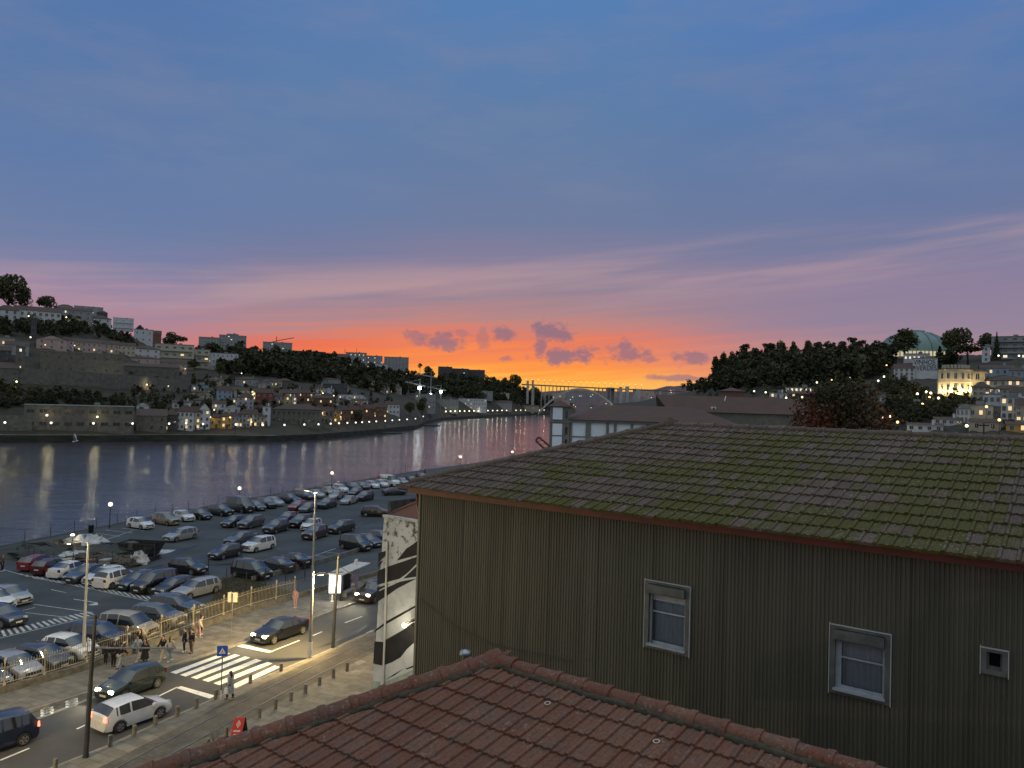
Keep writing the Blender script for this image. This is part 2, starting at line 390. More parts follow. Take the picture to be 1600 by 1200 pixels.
def wallcoord(px, py):
    p = ray_plane(px, py, A, nn); return (p - A).dot(u), p.z
wins = []
for (x0, y0, x1, y1) in ((1010, 905, 1080, 1017), (1298, 974, 1393, 1087), (1533, 1010, 1576, 1057)):
    a0, z1 = wallcoord(x0, (y0 + (y0))/2); a1, z1b = wallcoord(x1, y0 + (x1 - x0) * .16); _, z0 = wallcoord(x0, y1 - 7)
    wins.append((a0, a1, z0, z1))
b = MB(); pitch = .076; na = int(15.2 / pitch); rnd = random.Random(4)
prof = [(0, 0), (.30, 0), (.42, -.016), (.78, -.016), (.9, 0), (1, 0)]
for i in range(na):
    a = i * pitch
    spans = [(0, ZE + .12)]
    for (a0, a1, z0, z1) in wins:
        if a + pitch > a0 + .05 and a < a1 - .05: spans = [(0, z0 + .04), (z1 - .04, ZE + .12)]
    for (p, h), (p2, h2) in zip(prof[:-1], prof[1:]):
        for (z0, z1) in spans:
            v = [A + u * (a + p * pitch) + nn * h, A + u * (a + p2 * pitch) + nn * h2]
            b.quad(Vector((v[0].x, v[0].y, z0)), Vector((v[1].x, v[1].y, z0)), Vector((v[1].x, v[1].y, z1)), Vector((v[0].x, v[0].y, z1)))
cl(b.build('metal_wall', M_clad, fix=False))
b = MB(); e = A + nn * 0
b.quad(Vector((A.x, A.y, 0)), Vector((A.x, A.y, ZE + .1)), Vector((*(A + nn * (Wd - .4)).xy, ZE + .1)), Vector((*(A + nn * (Wd - .4)).xy, 0)))
b.quad(*[Vector((*(A + nn * (Wd - .4) + u * q).xy, z)) for q, z in ((0, 0), (15.2, 0), (15.2, ZE + .1), (0, ZE + .1))])
b.quad(*[Vector((*(A + u * 15.2 + nn * q).xy, z)) for q, z in ((0.01, 0), (Wd - .4, 0), (Wd - .4, ZE + .1), (0.01, ZE + .1))])
cl(b.build('side_wall', M_clad))
b = MB()
b.obox(Vector((A.x, A.y, 0)) - u * .03 - nn * .035, u * .07, nn * .06, Vector((0, 0, ZE)))
cl(b.build('corner_trim', mat('pale_corner_trim', (.15, .145, .105), rough=.5)))
b = MB()
for q in (1.55, 2.9, 4.25, 5.6, 7.0, 8.6, 10.3, 12.0):
    b.obox(Vector((A.x, A.y, 7)) + u * q - nn * .020, u * .018, nn * .012, Vector((0, 0, ZE - 7)))
for i in range(46):
    q = rnd.uniform(.3, 14.5); z = rnd.choice((14.9, 13.8, 12.7, 15.6)) + rnd.uniform(-.04, .04)
    if any(a0 - .1 < q < a1 + .1 and z0 - .1 < z < z1 + .1 for a0, a1, z0, z1 in wins): continue
    b.obox(Vector((A.x, A.y, z)) + u * q - nn * .026, u * .018, nn * .02, Vector((0, 0, .018)))
cl(b.build('panel_seams', M_seam))
M_alu = mat('aluminium_white', (.34, .37, .41), (.26, .29, .33), rough=.4, scale=6)
M_frame = mat('grey_metal_surround', (.12, .125, .12), (.07, .076, .074), rough=.5, scale=4)
M_inside = mat('dark_interior', (.012, .012, .014), rough=.9)
def curtain_mat():
    m = bpy.data.materials.new('curtain_cloth'); m.use_nodes = True; nt = m.node_tree; N = nt.nodes; L = nt.links; b_ = N['Principled BSDF']
    b_.inputs['Base Color'].default_value = (.78, .78, .78, 1); b_.inputs['Roughness'].default_value = .9
    return m
M_curt = curtain_mat()
M_glass = bpy.data.materials.new('window_glass'); M_glass.use_nodes = True
def glass_nodes(m, tint=(1, 1, 1), mixf=.12, rough=.03):
    nt = m.node_tree; N = nt.nodes; L = nt.links; N.clear()
    t = N.new('ShaderNodeBsdfTransparent'); t.inputs[0].default_value = (*tint, 1); g = N.new('ShaderNodeBsdfGlossy'); g.inputs[1].default_value = rough
    mx = N.new('ShaderNodeMixShader'); fr = N.new('ShaderNodeFresnel'); fr.inputs[0].default_value = 1.5
    o = N.new('ShaderNodeOutputMaterial'); L.new(fr.outputs[0], mx.inputs[0]); L.new(t.outputs[0], mx.inputs[1]); L.new(g.outputs[0], mx.inputs[2]); L.new(mx.outputs[0], o.inputs[0])
glass_nodes(M_glass, (.85, .88, .92))
labels = ['left window with roller box and pale curtain', 'middle window with roller box and wide jamb', 'small square window with dark opening']
for wi, (a0, a1, z0, z1) in enumerate(wins):
    wr = bpy.data.objects.new('window', None); COL.objects.link(wr); wr.location = A + u * a0; wr['label'] = labels[wi]
    cl(wr); wr.location = (A + u * a0); wr.location.z = z0
    wo = wr.location.copy()
    def wp(ob):
        ob.parent = wr; ob.location = -wo; return ob
    def bx(b, x0, x1, y0, y1, zz0, zz1):
        b.obox(Vector((A.x, A.y, zz0)) + u * x0 + nn * y0, u * (x1 - x0), nn * (y1 - y0), Vector((0, 0, zz1 - zz0)))
    fw = .095 if wi < 2 else .085; b = MB()
    bx(b, a0, a0 + fw, -.055, .2, z0, z1); bx(b, a1 - fw, a1, -.055, .2, z0, z1)
    bx(b, a0 + fw, a1 - fw, -.055, .2, z0, z0 + fw); bx(b, a0 + fw, a1 - fw, -.055, .2, z1 - fw * .6, z1)
    f = wp(b.build('window_surround', M_frame))
    ia, ib, iz0, iz1 = a0 + fw, a1 - fw, z0 + fw, z1 - fw * .6
    b = MB(); bx(b, a0 - .012, a0, -.06, -.01, z0 - .02, z1 + .03); bx(b, a1, a1 + .012, -.06, -.01, z0 - .02, z1 + .01); bx(b, a0 - .01, a1 + .01, -.063, -.01, z1, z1 + .012)
    wp(b.build('sealant_edge', mat('sealant', (.4, .42, .42), rough=.7)))
    if wi < 2:
        b = MB(); bx(b, ia - .02, ib + .0, -.15, -.056, iz1 - .17, iz1 - .01); bx(b, ia - .02, ib, -.12, -.056, iz1 - .20, iz1 - .17)
        wp(b.build('roller_box', M_frame)); iz1 -= .20
        b = MB(); fo = .045
        jw = .10 if wi == 1 else .05
        bx(b, ia, ia + jw, .02, .1, iz0, iz1); bx(b, ib - fo, ib, .02, .1, iz0, iz1); bx(b, ia + jw, ib - fo, .02, .1, iz1 - .04, iz1); bx(b, ia + jw, ib - fo, .02, .1, iz0, iz0 + .06)
        zm = iz0 + (iz1 - iz0) * .62; bx(b, ia + jw, ib - fo, .03, .08, zm, zm + .035)
        if wi == 0: bx(b, ia + jw, ib - fo, .035, .085, iz1 - .16, iz1 - .04)
        bx(b, ia - .02, ib + .02, -.10, .02, iz0 - .03, iz0 + .012)
        wp(b.build('window_frame', M_alu))
        b = MB(); n = 40; w = ib - ia
        for k in range(n):
            x = ia + w * k / n; x2 = ia + w * (k + 1) / n; y = .16 + .018 * math.sin(k * 1.35); y2 = .16 + .018 * math.sin((k + 1) * 1.35)
            b.quad(*[Vector((A.x, A.y, z)) + u * xx + nn * yy for xx, yy, z in ((x, y, iz0), (x2, y2, iz0), (x2, y2, iz1), (x, y, iz1))])
        wp(b.build('curtain', M_curt, smooth=True))
        b = MB(); bx(b, ia + jw, ib - fo, .05, .056, iz0, iz1); wp(b.build('pane', M_glass))
    else:
        b = MB(); bx(b, ia, ia + .03, .02, .08, iz0, iz1); bx(b, ib - .03, ib, .02, .08, iz0, iz1); bx(b, ia, ib, .021, .081, iz1 - .03, iz1); bx(b, ia, ib, .021, .081, iz0, iz0 + .04)
        wp(b.build('window_frame', M_frame))
    b = MB(); bx(b, ia, ib, .22, .23, iz0, iz1 + .2); wp(b.build('dark_room', M_inside))
b = MB(); b.tube([Vector((A.x, A.y, 13.2)) + u * .1 - nn * .05, Vector((A.x, A.y, 12.7)) + u * 1.4 - nn * .05, Vector((A.x, A.y, 12.5)) + u * 2.6 - nn * .05, Vector((A.x, A.y, 12.6)) + u * 5.0 - nn * .05], .012, 4); cl(b.build('loose_cable', M_seam))
for wi, (a0, a1, z0, z1) in enumerate(wins):
    b = MB()
    for k in range(5):
        x = a0 + (a1 - a0) * rnd.random(); b.obox(Vector((A.x, A.y, z0 - .05)) + u * x - nn * .0015, u * rnd.uniform(.015, .05), nn * .001, Vector((0, 0, -rnd.uniform(.3, 1.1))))
    cl(b.build('rust_streak', mat('rust_streak', (.055, .042, .03), (.08, .07, .055), scale=5, rough=.8)))
# --- near tiled roof under the clad wall
DQ = 12.0; Q = atY(772, 1035, DQ)
thB = math.atan(.235)
rdir = (at(1330, 1203, Q.z) - Q).normalized(); nB = Vector((-rdir.y, rdir.x, 0))
if nB.y < 0: nB = -nB
downB = (-nB * math.cos(thB) - Vector((0, 0, math.sin(thB)))); nrmB = Vector((0, 0, 1)) * math.cos(thB) - nB * math.sin(thB)
HB = ray_plane(262, 1202, Q, nrmB); rel = HB - Q; khB = -rel.dot(rdir) / rel.dot(downB)
LdB = 9.0
near = empty('tiled_house', (Q.x, Q.y - 2, 0), 0, 'house whose reddish tiled hip roof fills the bottom of the view', 'house')
nr = Off(near)
nr(tile_field('tiled_roof', Q, rdir, downB, nrmB, khB, 13.0, LdB, M_roofB, None, tw=.25, ex=.45, mossf=lambda a, d, r: 0, jit=.6))
HE = Q + downB * LdB - rdir * (khB * LdB)
M_capB = M_roofB
nr(ridge_caps('ridge_caps', Q + Vector((0, 0, .03)), Q + rdir * 13 + Vector((0, 0, .03)), M_capB, None, r=.135, ln=.42, seed=8))
nr(ridge_caps('hip_caps', HE + Vector((0, 0, .03)), Q + Vector((0, 0, .05)), M_capB, None, r=.15, ln=.45, seed=9))
b = MB(); b.lathe([(.0, .17), (.10, .15), (.17, .09), (.24, .03), (.26, -.1)], Q + Vector((0, 0, .02)), 12); nr(b.build('ridge_knob', M_capB, smooth=True))
M_mortar = mat('dark_mortar_moss', (.035, .032, .02), (.07, .06, .045), scale=14, rough=.95, bump=.6, bscale=40)
b = MB()
for (p0, p1, r, sd) in ((HE, Q, .15, 1), (Q, Q + rdir * 13, .14, 2)):
    d = (p1 - p0).normalized(); s_ = d.cross(nrmB).normalized()
    if s_.dot(downB) < 0 and sd == 2: s_ = -s_
    if sd == 1 and s_.dot(rdir) < 0: s_ = -s_
    n = int((p1 - p0).length / .12); rr = random.Random(sd)
    pts = []
    for i in range(n + 1):
        pts.append(p0 + (p1 - p0) * (i / n) + s_ * (r * .85 + rr.uniform(-.02, .03)) + nrmB * .03)
    b.tube(pts, [rr.uniform(.04, .065) for _ in pts], 6)
nr(b.build('mortar_bedding', M_mortar, smooth=True))
# other slopes and walls of that house
thC = math.radians(23.5); bd = (nB * math.cos(thC) - Vector((0, 0, math.sin(thC))))
gap = max(.3, (A - Q).dot(nn) + .0)
Lb = 3.4
b = MB()
hipface = HE - rdir * 0; Q2 = Q + bd * Lb
b.poly([Q - Vector((0, 0, .02)), Q + rdir * 13 - Vector((0, 0, .02)), Q2 + rdir * 13, Q2 - rdir * khB * Lb * .4])
sd_ = Vector((HE.x, HE.y, HE.z - .02)); b.poly([Q - Vector((0, 0, .02)), Q2 - rdir * khB * Lb * .4, Vector((Q2.x, Q2.y, 0)) - rdir * khB * Lb * .4 + Vector((0, 0, HE.z)), sd_])
nr(b.build('back_roof', M_roofB))
b = MB(); zt = HE.z - .1
c0 = HE + rdir * .4 + nB * .3; c1 = Q2 - rdir * (khB * Lb * .4 - .5) - nB * .4; c2 = c1 + rdir * 14; c3 = c0 + rdir * 17
b.prism([c0, c3, c2, c1], 0, zt); nr(b.build('wall', mat('house_render', (.3, .28, .24), (.24, .22, .2), rough=.9)))
b = MB(); vv = nB * .85 - rdir * .3 - Vector((0, 0, .05)); dh = (HE - Q); nk = int(dh.length / .11)
for i in range(nk):
    h0, h1 = .035 * (i % 2), .035 * ((i + 1) % 2); p0_, p1_ = Q + dh * (i / nk), Q + dh * ((i + 1) / nk); b.quad(p0_ + Vector((0, 0, h0)), p1_ + Vector((0, 0, h1)), p1_ + vv + Vector((0, 0, h1 - .03)), p0_ + vv + Vector((0, 0, h0 - .03)))
nr(b.build('side_roof', M_roofB))
# flue cap peeping over the hip
b = MB(); fp = atY(727, 1024, 12.9); b.lathe([(.05, -.6), (.05, 0), (.1, .01), (.09, .07), (0, .1)], fp, 10); tag(b.build('roof_vent', mat('galvanised', (.3, .33, .36), rough=.4, metal=.6), smooth=True), 'small grey metal vent cap beside the apex of the near roof', 'roof vent')
for (px, py) in ((856, 1103), (1026, 1163)):
    b = MB(); c = ray_plane(px, py, Q, nrmB) + nrmB * .045; vs = []
    for k in range(14):
        w = 2 * math.pi * k / 14; vs += [c + (rdir * math.cos(w) + downB * math.sin(w)) * .045, c + (rdir * math.cos(w) + downB * math.sin(w)) * .03]
    b.add(vs, [(2 * k, (2 * k + 2) % 28, (2 * k + 3) % 28, 2 * k + 1) for k in range(14)]); nr(b.build('tile_stain', mat('pale_ring', (.4, .36, .32), rough=.9)))
print('PA', PA, 'LdA', LdA, 'kh', khA, 'ridge px', [(round(v, 1)) for v in (u.x, u.y)], 'Q', Q, 'khB', khB, 'gap', gap, wins)
# ---------------------------------------------------------------- ground, river, lot and street
def plan(px_pts, z=0.0): return [at(x, y, z) for x, y in px_pts]
def extend(P, a, b):
    "lengthen a polyline by a metres before and b after"
    P = list(P); d0 = (P[0] - P[1]).normalized(); d1 = (P[-1] - P[-2]).normalized()
    return ([P[0] + d0 * a] if a else []) + P + ([P[-1] + d1 * b] if b else [])
M_asph = mat('asphalt', (.064, .063, .060), (.042, .042, .042), rough=.8, scale=.5, bump=.3, bscale=30, contrast=(.3, .7))
M_lot = mat('lot_asphalt', (.054, .062, .067), (.030, .035, .039), rough=.75, scale=.16, bump=.3, bscale=20, contrast=(.35, .6), detail=9)
M_pave = mat('granite_paving', (.21, .19, .155), (.125, .115, .095), rough=.85, scale=1.2, bump=.3, bscale=18)
M_earth = mat('dark_earth', (.05, .045, .035), (.03, .03, .022), rough=1, scale=1)
M_paint = mat('white_road_paint', (.72, .70, .64), (.42, .41, .38), rough=.7, scale=2.5, contrast=(.45, .8))
M_kerb = mat('granite_kerb', (.26, .24, .2), (.16, .15, .13), rough=.85, scale=2)
M_stone = mat('old_stone', (.17, .155, .125), (.085, .08, .065), rough=.95, scale=2.2, bump=.7, bscale=6)
def pave_joints(m, sx=1.1, sy=.7, ang=0, dark=.55):
    nt = m.node_tree; N = nt.nodes; L = nt.links; b_ = N['Principled BSDF']; src = b_.inputs['Base Color'].links[0].from_socket
    tc = N.new('ShaderNodeTexCoord'); mp = N.new('ShaderNodeMapping'); mp.inputs['Rotation'].default_value = (0, 0, ang); L.new(tc.outputs['Object'], mp.inputs[0])
    br = N.new('ShaderNodeTexBrick'); br.inputs['Scale'].default_value = 1; br.inputs['Brick Width'].default_value = sx; br.inputs['Row Height'].default_value = sy; br.inputs['Mortar Size'].default_value = .025
    br.inputs['Color1'].default_value = (1, 1, 1, 1); br.inputs['Color2'].default_value = (.72, .72, .72, 1); br.inputs['Mortar'].default_value = (dark, dark, dark, 1)
    L.new(mp.outputs[0], br.inputs['Vector']); mx = N.new('ShaderNodeMix'); mx.data_type = 'RGBA'; mx.blend_type = 'MULTIPLY'; mx.inputs[0].default_value = 1
    L.new(src, mx.inputs[6]); L.new(br.outputs[0], mx.inputs[7]); L.new(mx.outputs[2], b_.inputs['Base Color'])
KF = extend(plan([(25, 1120), (150, 1081), (275, 1041), (400, 1000), (480, 971), (560, 942)]), 45, 70)
KN = extend(plan([(86, 1200), (172, 1166), (242.5, 1134), (307, 1106), (391, 1068), (440, 1048), (484, 1030), (590, 984)]), 45, 70)
WF = extend(plan([(0, 1088), (60, 1072), (125, 1053), (200, 1027), (310, 986), (400, 954), (465, 937), (515, 922), (590, 901)]), 40, 70)
RD = (KN[5] - KN[1]).normalized(); RANG = math.atan2(RD.x, RD.y)
pave_joints(M_pave, ang=RANG)
def sheet(name, pts, z, m, **k):
    b = MB(); b.poly([(p[0], p[1], z) for p in pts]); o = b.build(name, m, fix=False)
    if o.data.polygons[0].normal.z < 0: o.data.flip_normals()
    return tag(o, kind='structure')
def strip(name, P, Qs, z, m, z2=None, kind='structure'):
    b = MB(); P2 = resample(P, 40); Q2 = resample(Qs, 40)
    for i in range(39):
        b.quad((P2[i].x, P2[i].y, z), (P2[i + 1].x, P2[i + 1].y, z), (Q2[i + 1].x, Q2[i + 1].y, z), (Q2[i].x, Q2[i].y, z))
    o = b.build(name, m, fix=False)
    if o.data.polygons[0].normal.z < 0: o.data.flip_normals()
    return tag(o, kind=kind)
def resample(P, n):
    ds = [0]
    for a, b in zip(P[:-1], P[1:]): ds.append(ds[-1] + (b - a).length)
    out = []
    for i in range(n):
        t = ds[-1] * i / (n - 1); k = 0
        while k < len(P) - 2 and ds[k + 1] < t: k += 1
        f = (t - ds[k]) / max(1e-6, ds[k + 1] - ds[k]); out.append(P[k].lerp(P[k + 1], f))
    return out
def along(P, h, w, z=0, step=None):
    "wall of height h, width w along a polyline"
    b = MB(); n = len(P)
    for i in range(n - 1):
        d = (P[i + 1] - P[i]); s_ = Vector((-d.y, d.x, 0)).normalized() * w
        b.obox(Vector((P[i].x, P[i].y, z)), Vector((d.x, d.y, 0)) * 1.0, s_, Vector((0, 0, h)))
    return b
# river edge of our bank
RE = [Vector(p) for p in ((-95, -60, 0), (-78, 20, 0), (-64, 72, 0), (-60, 91, 0), (-55.8, 108, 0), (-48, 138, 0), (-38.5, 167, 0), (-26.1, 202, 0), (-12, 235, 0), (8, 290, 0), (22, 345, 0), (30, 500, 0), (60, 800, 0), (140, 1400, 0), (200, 1900, 0), (420, 3600, 0))]
b = MB(); b.poly([(-4000, -600, -5), (6000, -600, -5), (6000, 9000, -5), (-4000, 9000, -5)])
def water_mat():
    m = bpy.data.materials.new('river_water'); m.use_nodes = True; nt = m.node_tree; N = nt.nodes; L = nt.links; p = N['Principled BSDF']
    p.inputs['Base Color'].default_value = (.065, .066, .08, 1); p.inputs['Roughness'].default_value = .09; p.inputs['IOR'].default_value = 1.75
    p.inputs['Specular IOR Level'].default_value = .8
    tc = N.new('ShaderNodeTexCoord')
    def nz(sx, sy, rot, d, w=0):
        mp = N.new('ShaderNodeMapping'); mp.inputs['Scale'].default_value = (sx, sy, 1); mp.inputs['Rotation'].default_value = (0, 0, rot); L.new(tc.outputs['Object'], mp.inputs[0])
        n = N.new('ShaderNodeTexNoise'); n.inputs['Scale'].default_value = 1; n.inputs['Detail'].default_value = d; n.inputs['Roughness'].default_value = .6; n.inputs['Distortion'].default_value = w
        L.new(mp.outputs[0], n.inputs['Vector']); return n.outputs[0]
    a, b_, c = nz(.09, .30, .25, 3, .6), nz(.5, 1.5, -.15, 4, .5), nz(.012, .045, .1, 3)
    def ma(op, x, y):
        n = N.new('ShaderNodeMath'); n.operation = op
        for i, v in enumerate((x, y)):
            if isinstance(v, (int, float)): n.inputs[i].default_value = v
            else: L.new(v, n.inputs[i])
        return n.outputs[0]
    h = ma('ADD', ma('MULTIPLY', a, 1.5), ma('MULTIPLY', b_, .55))
    bp = N.new('ShaderNodeBump'); bp.inputs['Distance'].default_value = .22; L.new(h, bp.inputs['Height'])
    mr = N.new('ShaderNodeMapRange'); L.new(c, mr.inputs[0]); mr.inputs[1].default_value = .38; mr.inputs[2].default_value = .62; mr.inputs[3].default_value = .45; mr.inputs[4].default_value = .95
    L.new(mr.outputs[0], bp.inputs['Strength']); L.new(bp.outputs[0], p.inputs['Normal'])
    return m
tag(b.build('river_water', water_mat(), fix=False), kind='structure')
land = RE + [Vector((6000, 3600, 0)), Vector((6000, -600, 0)), Vector((-95, -600, 0))]
sheet('ground', land, -.03, M_earth)
b = along(RE[:11], 5.0, -.6, z=-5.6); b2 = b.build('river_wall', M_stone); b2['kind'] = 'structure'
lotpoly = [p + Vector((1.2, 0, 0)) for p in RE[1:10]] + [Vector((40, 290, 0))] + list(reversed(resample(WF, 12)))
sheet('parking_lot', lotpoly, .0, M_lot)
strip('road', KF, KN, .004, M_asph)
strip('pavement', WF, KF, .13, M_pave)
b = MB()
def kerb(P, side, z=.13, w=.18):
    b = MB()
    for i in range(len(P) - 1):
        d = (P[i + 1] - P[i]); s_ = Vector((-d.y, d.x, 0)).normalized() * w * side
        b.obox(Vector((P[i].x, P[i].y, -.02)), Vector((d.x, d.y, 0)), s_, Vector((0, 0, z + .02)))
    return b
tag(kerb(KF, 1, .136).build('kerb', M_kerb), kind='structure')
M_tramp = mat('tram_paving', (.13, .115, .09), (.065, .06, .05), rough=.85, scale=.9, bump=.3, bscale=16); pave_joints(M_tramp, .5, .3, RANG, .6)
# near side: tram reserve and promenade, one level 5 cm up
sN = Vector((RD.y, -RD.x, 0))
NEAR = [p + sN * 40 for p in KN]
strip('promenade', KN, NEAR, .05, M_pave)
tag(kerb(KN, 1, .056, .14).build('kerb', M_kerb), kind='structure')
R1 = extend(plan([(187, 1197), (290, 1142.5), (400, 1084), (500, 1035), (582, 996)], .05), 45, 70)
R2 = extend(plan([(228, 1202), (330, 1150), (400, 1112), (500, 1058), (582, 1014)], .05), 45, 70)
R1 = resample(R1, 40); off = ((R2[3] - R1[3]))
def offset(P, d):
    out = []
    for i, p in enumerate(P):
        t = (P[min(i + 1, len(P) - 1)] - P[max(i - 1, 0)]).normalized(); out.append(p + Vector((t.y, -t.x, 0)) * d)
    return out
R2 = offset(R1, 1.35)
strip('tram_bed', offset(R1, -.75), offset(R1, 2.1), .056, M_tramp)
M_rail = mat('worn_steel_rail', (.30, .28, .25), (.16, .14, .12), rough=.35, metal=.7, scale=1)
M_groove = mat('rail_groove', (.02, .018, .015), rough=.9)
for P in (R1, R2):
    o = empty('tram_rail', P[0], 0, 'steel tram rail set in the paving, ' + ('the one nearer the road' if P is R1 else 'the one nearer the promenade bollards'), 'rail', 'tram rails')
    o.location = (0, 0, 0)
    b = MB(); Pa, Pb = offset(P, -.05), offset(P, .03)
    for i in range(len(P) - 1): b.obox(Pa[i] + Vector((0, 0, .0)), Pa[i + 1] - Pa[i], Pb[i] - Pa[i], Vector((0, 0, .013)))
    b.build('rail_head', M_rail, o)
    b = MB(); Pa, Pb = offset(P, .03), offset(P, .10)
    for i in range(len(P) - 1): b.quad(*[Vector((q.x, q.y, .061)) for q in (Pa[i], Pa[i + 1], Pb[i + 1], Pb[i])])
    b.build('groove', M_groove, o)
# road paint
b = MB()
def paint(pts, z=.009, bb=None):
    (bb or b).poly([at(x, y, z) for x, y in pts])
crops = [[(265, 1050), (345, 1023), (358, 1023), (276, 1053)], [(281, 1055), (369, 1022), (375, 1024.5), (290, 1057.5)],
 [(298, 1058), (385, 1025.5), (392, 1027.5), (308, 1061)], [(316, 1063), (400, 1030), (409, 1031.5), (325, 1066)],
 [(333, 1067.5), (418, 1033.5), (426, 1036.5), (343, 1070.5)], [(367, 1069.5), (430, 1041), (438, 1043), (371, 1073)]]
crops = [[(266, 1050.5), (351, 1019.5), (358.5, 1021), (275, 1053)],
 [(281, 1054.5), (367, 1022), (375, 1024), (290, 1057)],
 [(298, 1058.5), (383, 1025.5), (391, 1027.5), (307.5, 1061)],
 [(316, 1062.5), (400, 1029.5), (409, 1032), (325.5, 1065.5)],
 [(333.5, 1067.5), (418, 1034), (426, 1036.5), (343, 1070.5)],
 [(358, 1072), (429, 1040), (438, 1042), (369, 1075)]]
for q in crops: paint(q)
paint([(274, 1074.5), (283, 1072), (337, 1087), (327.5, 1091.5)])
paint([(369, 1009.5), (380, 1006.5), (428, 1018), (420, 1020)])
def line(P0, P1, w=.12, z=.009, bb=None):
    p, q = at(*P0, z), at(*P1, z); s_ = Vector((-(q - p).y, (q - p).x, 0)).normalized() * w / 2; (bb or b).quad(p - s_, q - s_, q + s_, p + s_)
line((420, 1019.5), (468, 1000.5), .14); line((245, 1089), (277, 1073.5), .14); line((489, 993), (503, 987), .13)
line((539, 973), (566, 963), .13); line((120, 1139), (148, 1126), .13); line((0, 1188), (46, 1169), .13); line((573, 989), (582, 985), .1)
line((28, 1164), (34, 1162), .13)
line((352, 1022.5), (357, 1020.5), .3)
tag(b.build('road_markings', M_paint, fix=False), kind='structure')
b = MB()
for (x, y) in ((28, 1127), (73, 1112.5), (112, 1099)):
    for k in range(4):
        for j in range(3):
            c = at(x - 5 + k * 3.6 + random.uniform(-.5, .5), y + 5 - j * 4 - k * 1.2, .012); b.box((c.x, c.y, .012), (.26 + random.uniform(0, .06), .30, .012), RANG + random.uniform(-.15, .15))
tag(b.build('bay_markings', M_paint), kind='structure')
# cobbled strip in the lay-by
M_cob = mat('cobbles', (.12, .11, .09), (.05, .045, .04), rough=.9, scale=5, bump=.8, bscale=10)
b = MB(); b.poly([at(x, y, .0075) for x, y in ((-60, 1147), (25, 1120), (150, 1081), (160, 1079.5), (152, 1089), (34, 1134), (-60, 1165))]); tag(b.build('cobbled_gutter', M_cob, fix=False), kind='structure')
b = MB()
P = [at(x, y, .01) for x, y in ((-60, 1165), (34, 1134), (92, 1112), (152, 1089))]
for i in range(3):
    d = P[i + 1] - P[i]; s_ = Vector((-d.y, d.x, 0)).normalized() * .28; b.obox(P[i], d, s_, Vector((0, 0, .004)))
tag(b.build('gutter_edge', M_kerb), kind='structure')
b = MB(); c = at(396 + 0, 976, .135)
for q in ([(548, 938), (560, 934), (569, 936), (557, 941)],): b.poly([at(x, y, .137) for x, y in q])
tag(b.build('manhole_cover', mat('cast_iron', (.03, .03, .03), rough=.7), fix=False), 'dark square drain cover in the pavement past the bus shelter', 'drain cover')
b = MB()
for q in ([(552, 1035), (565, 1031), (573, 1034), (560, 1039)], [(546, 1050), (556, 1046.5), (566, 1049), (556, 1053)]): b.poly([at(x, y, .054) for x, y in q])
tag(b.build('paving_patch', M_kerb, fix=False), kind='structure')
# lot paint
b = MB(); M_lotp = mat('faded_lot_paint', (.45, .47, .48), (.16, .17, .18), rough=.8, scale=1.5, contrast=(.4, .75))
def hatch(p0, p1, q0, q1, n):
    "row of slanted blocks between two lines"
    P0, P1, Q0, Q1 = [at(*p, .004) for p in (p0, p1, q0, q1)]
    for i in range(n):
        a, c = (i + .15) / n, (i + .62) / n; s_ = .35 / n
        b.quad(P0.lerp(P1, a), P0.lerp(P1, c), Q0.lerp(Q1, c + s_), Q0.lerp(Q1, a + s_))
line((5, 890), (60, 905), .12, .004); line((30, 897), (255, 944), .1, .0045); hatch((30, 896), (255, 936), (36, 900), (262, 943), 26)
line((52, 944), (145, 957), .12, .004); line((40, 957), (108, 965), .1, .004); line((0, 997), (150, 962), .1, .0045); hatch((-10, 988), (138, 955), (-10, 998), (150, 960), 17)
line((60, 1000), (0, 1021), .1, .004); line((30, 955), (55, 949), .1, .004)
line((115, 936), (150, 941.5), .14, .004); paint([(137, 945.5), (152, 941), (153.5, 945.5)], .0042); line((80, 921), (103, 926), .1, .004)
line((438, 886), (524, 857), .12, .004)
for (x0, y0, x1, y1) in ((458, 879, 483, 884.5), (467, 873, 504, 878), (494, 868, 520, 872), (510, 863, 544, 866), (352, 864, 372, 858), (378, 829, 398, 828), (425, 858, 437, 857)): line((x0, y0), (x1, y1), .1, .004)
for (x0, y0, x1, y1) in ((150, 833, 187, 838), (165, 828, 207, 833), (190, 825, 225, 829), (130, 840, 160, 843), (208, 829, 160, 845)): line((x0, y0), (x1, y1), .12, .004)
paint([(240, 867), (246, 858.5), (275, 859), (262, 865)], .0055)
tag(b.build('lot_markings', M_lotp, fix=False), kind='structure')
# tar seams and puddles
b = MB(); M_tar = mat('dark_tar_patch', (.012, .013, .015), rough=.35)
for q in ([(180, 892), (215, 886), (310, 853), (312, 851), (250, 867)], [(200, 894), (300, 876), (420, 842), (300, 872)], [(300, 885), (360, 880), (440, 866), (360, 883)], [(480, 838), (545, 826), (590, 812), (550, 827)], [(430, 872), (480, 866), (540, 850), (490, 866)], [(160, 1118), (240, 1094), (250, 1096), (170, 1124)], [(490, 1015), (500, 1010), (560, 990), (575, 976), (530, 998)], [(465, 972), (500, 962), (525, 953), (480, 972)]):
    b.poly([at(x, y, .0062) for x, y in q])
tag(b.build('tar_patches', M_tar, fix=False), kind='structure')
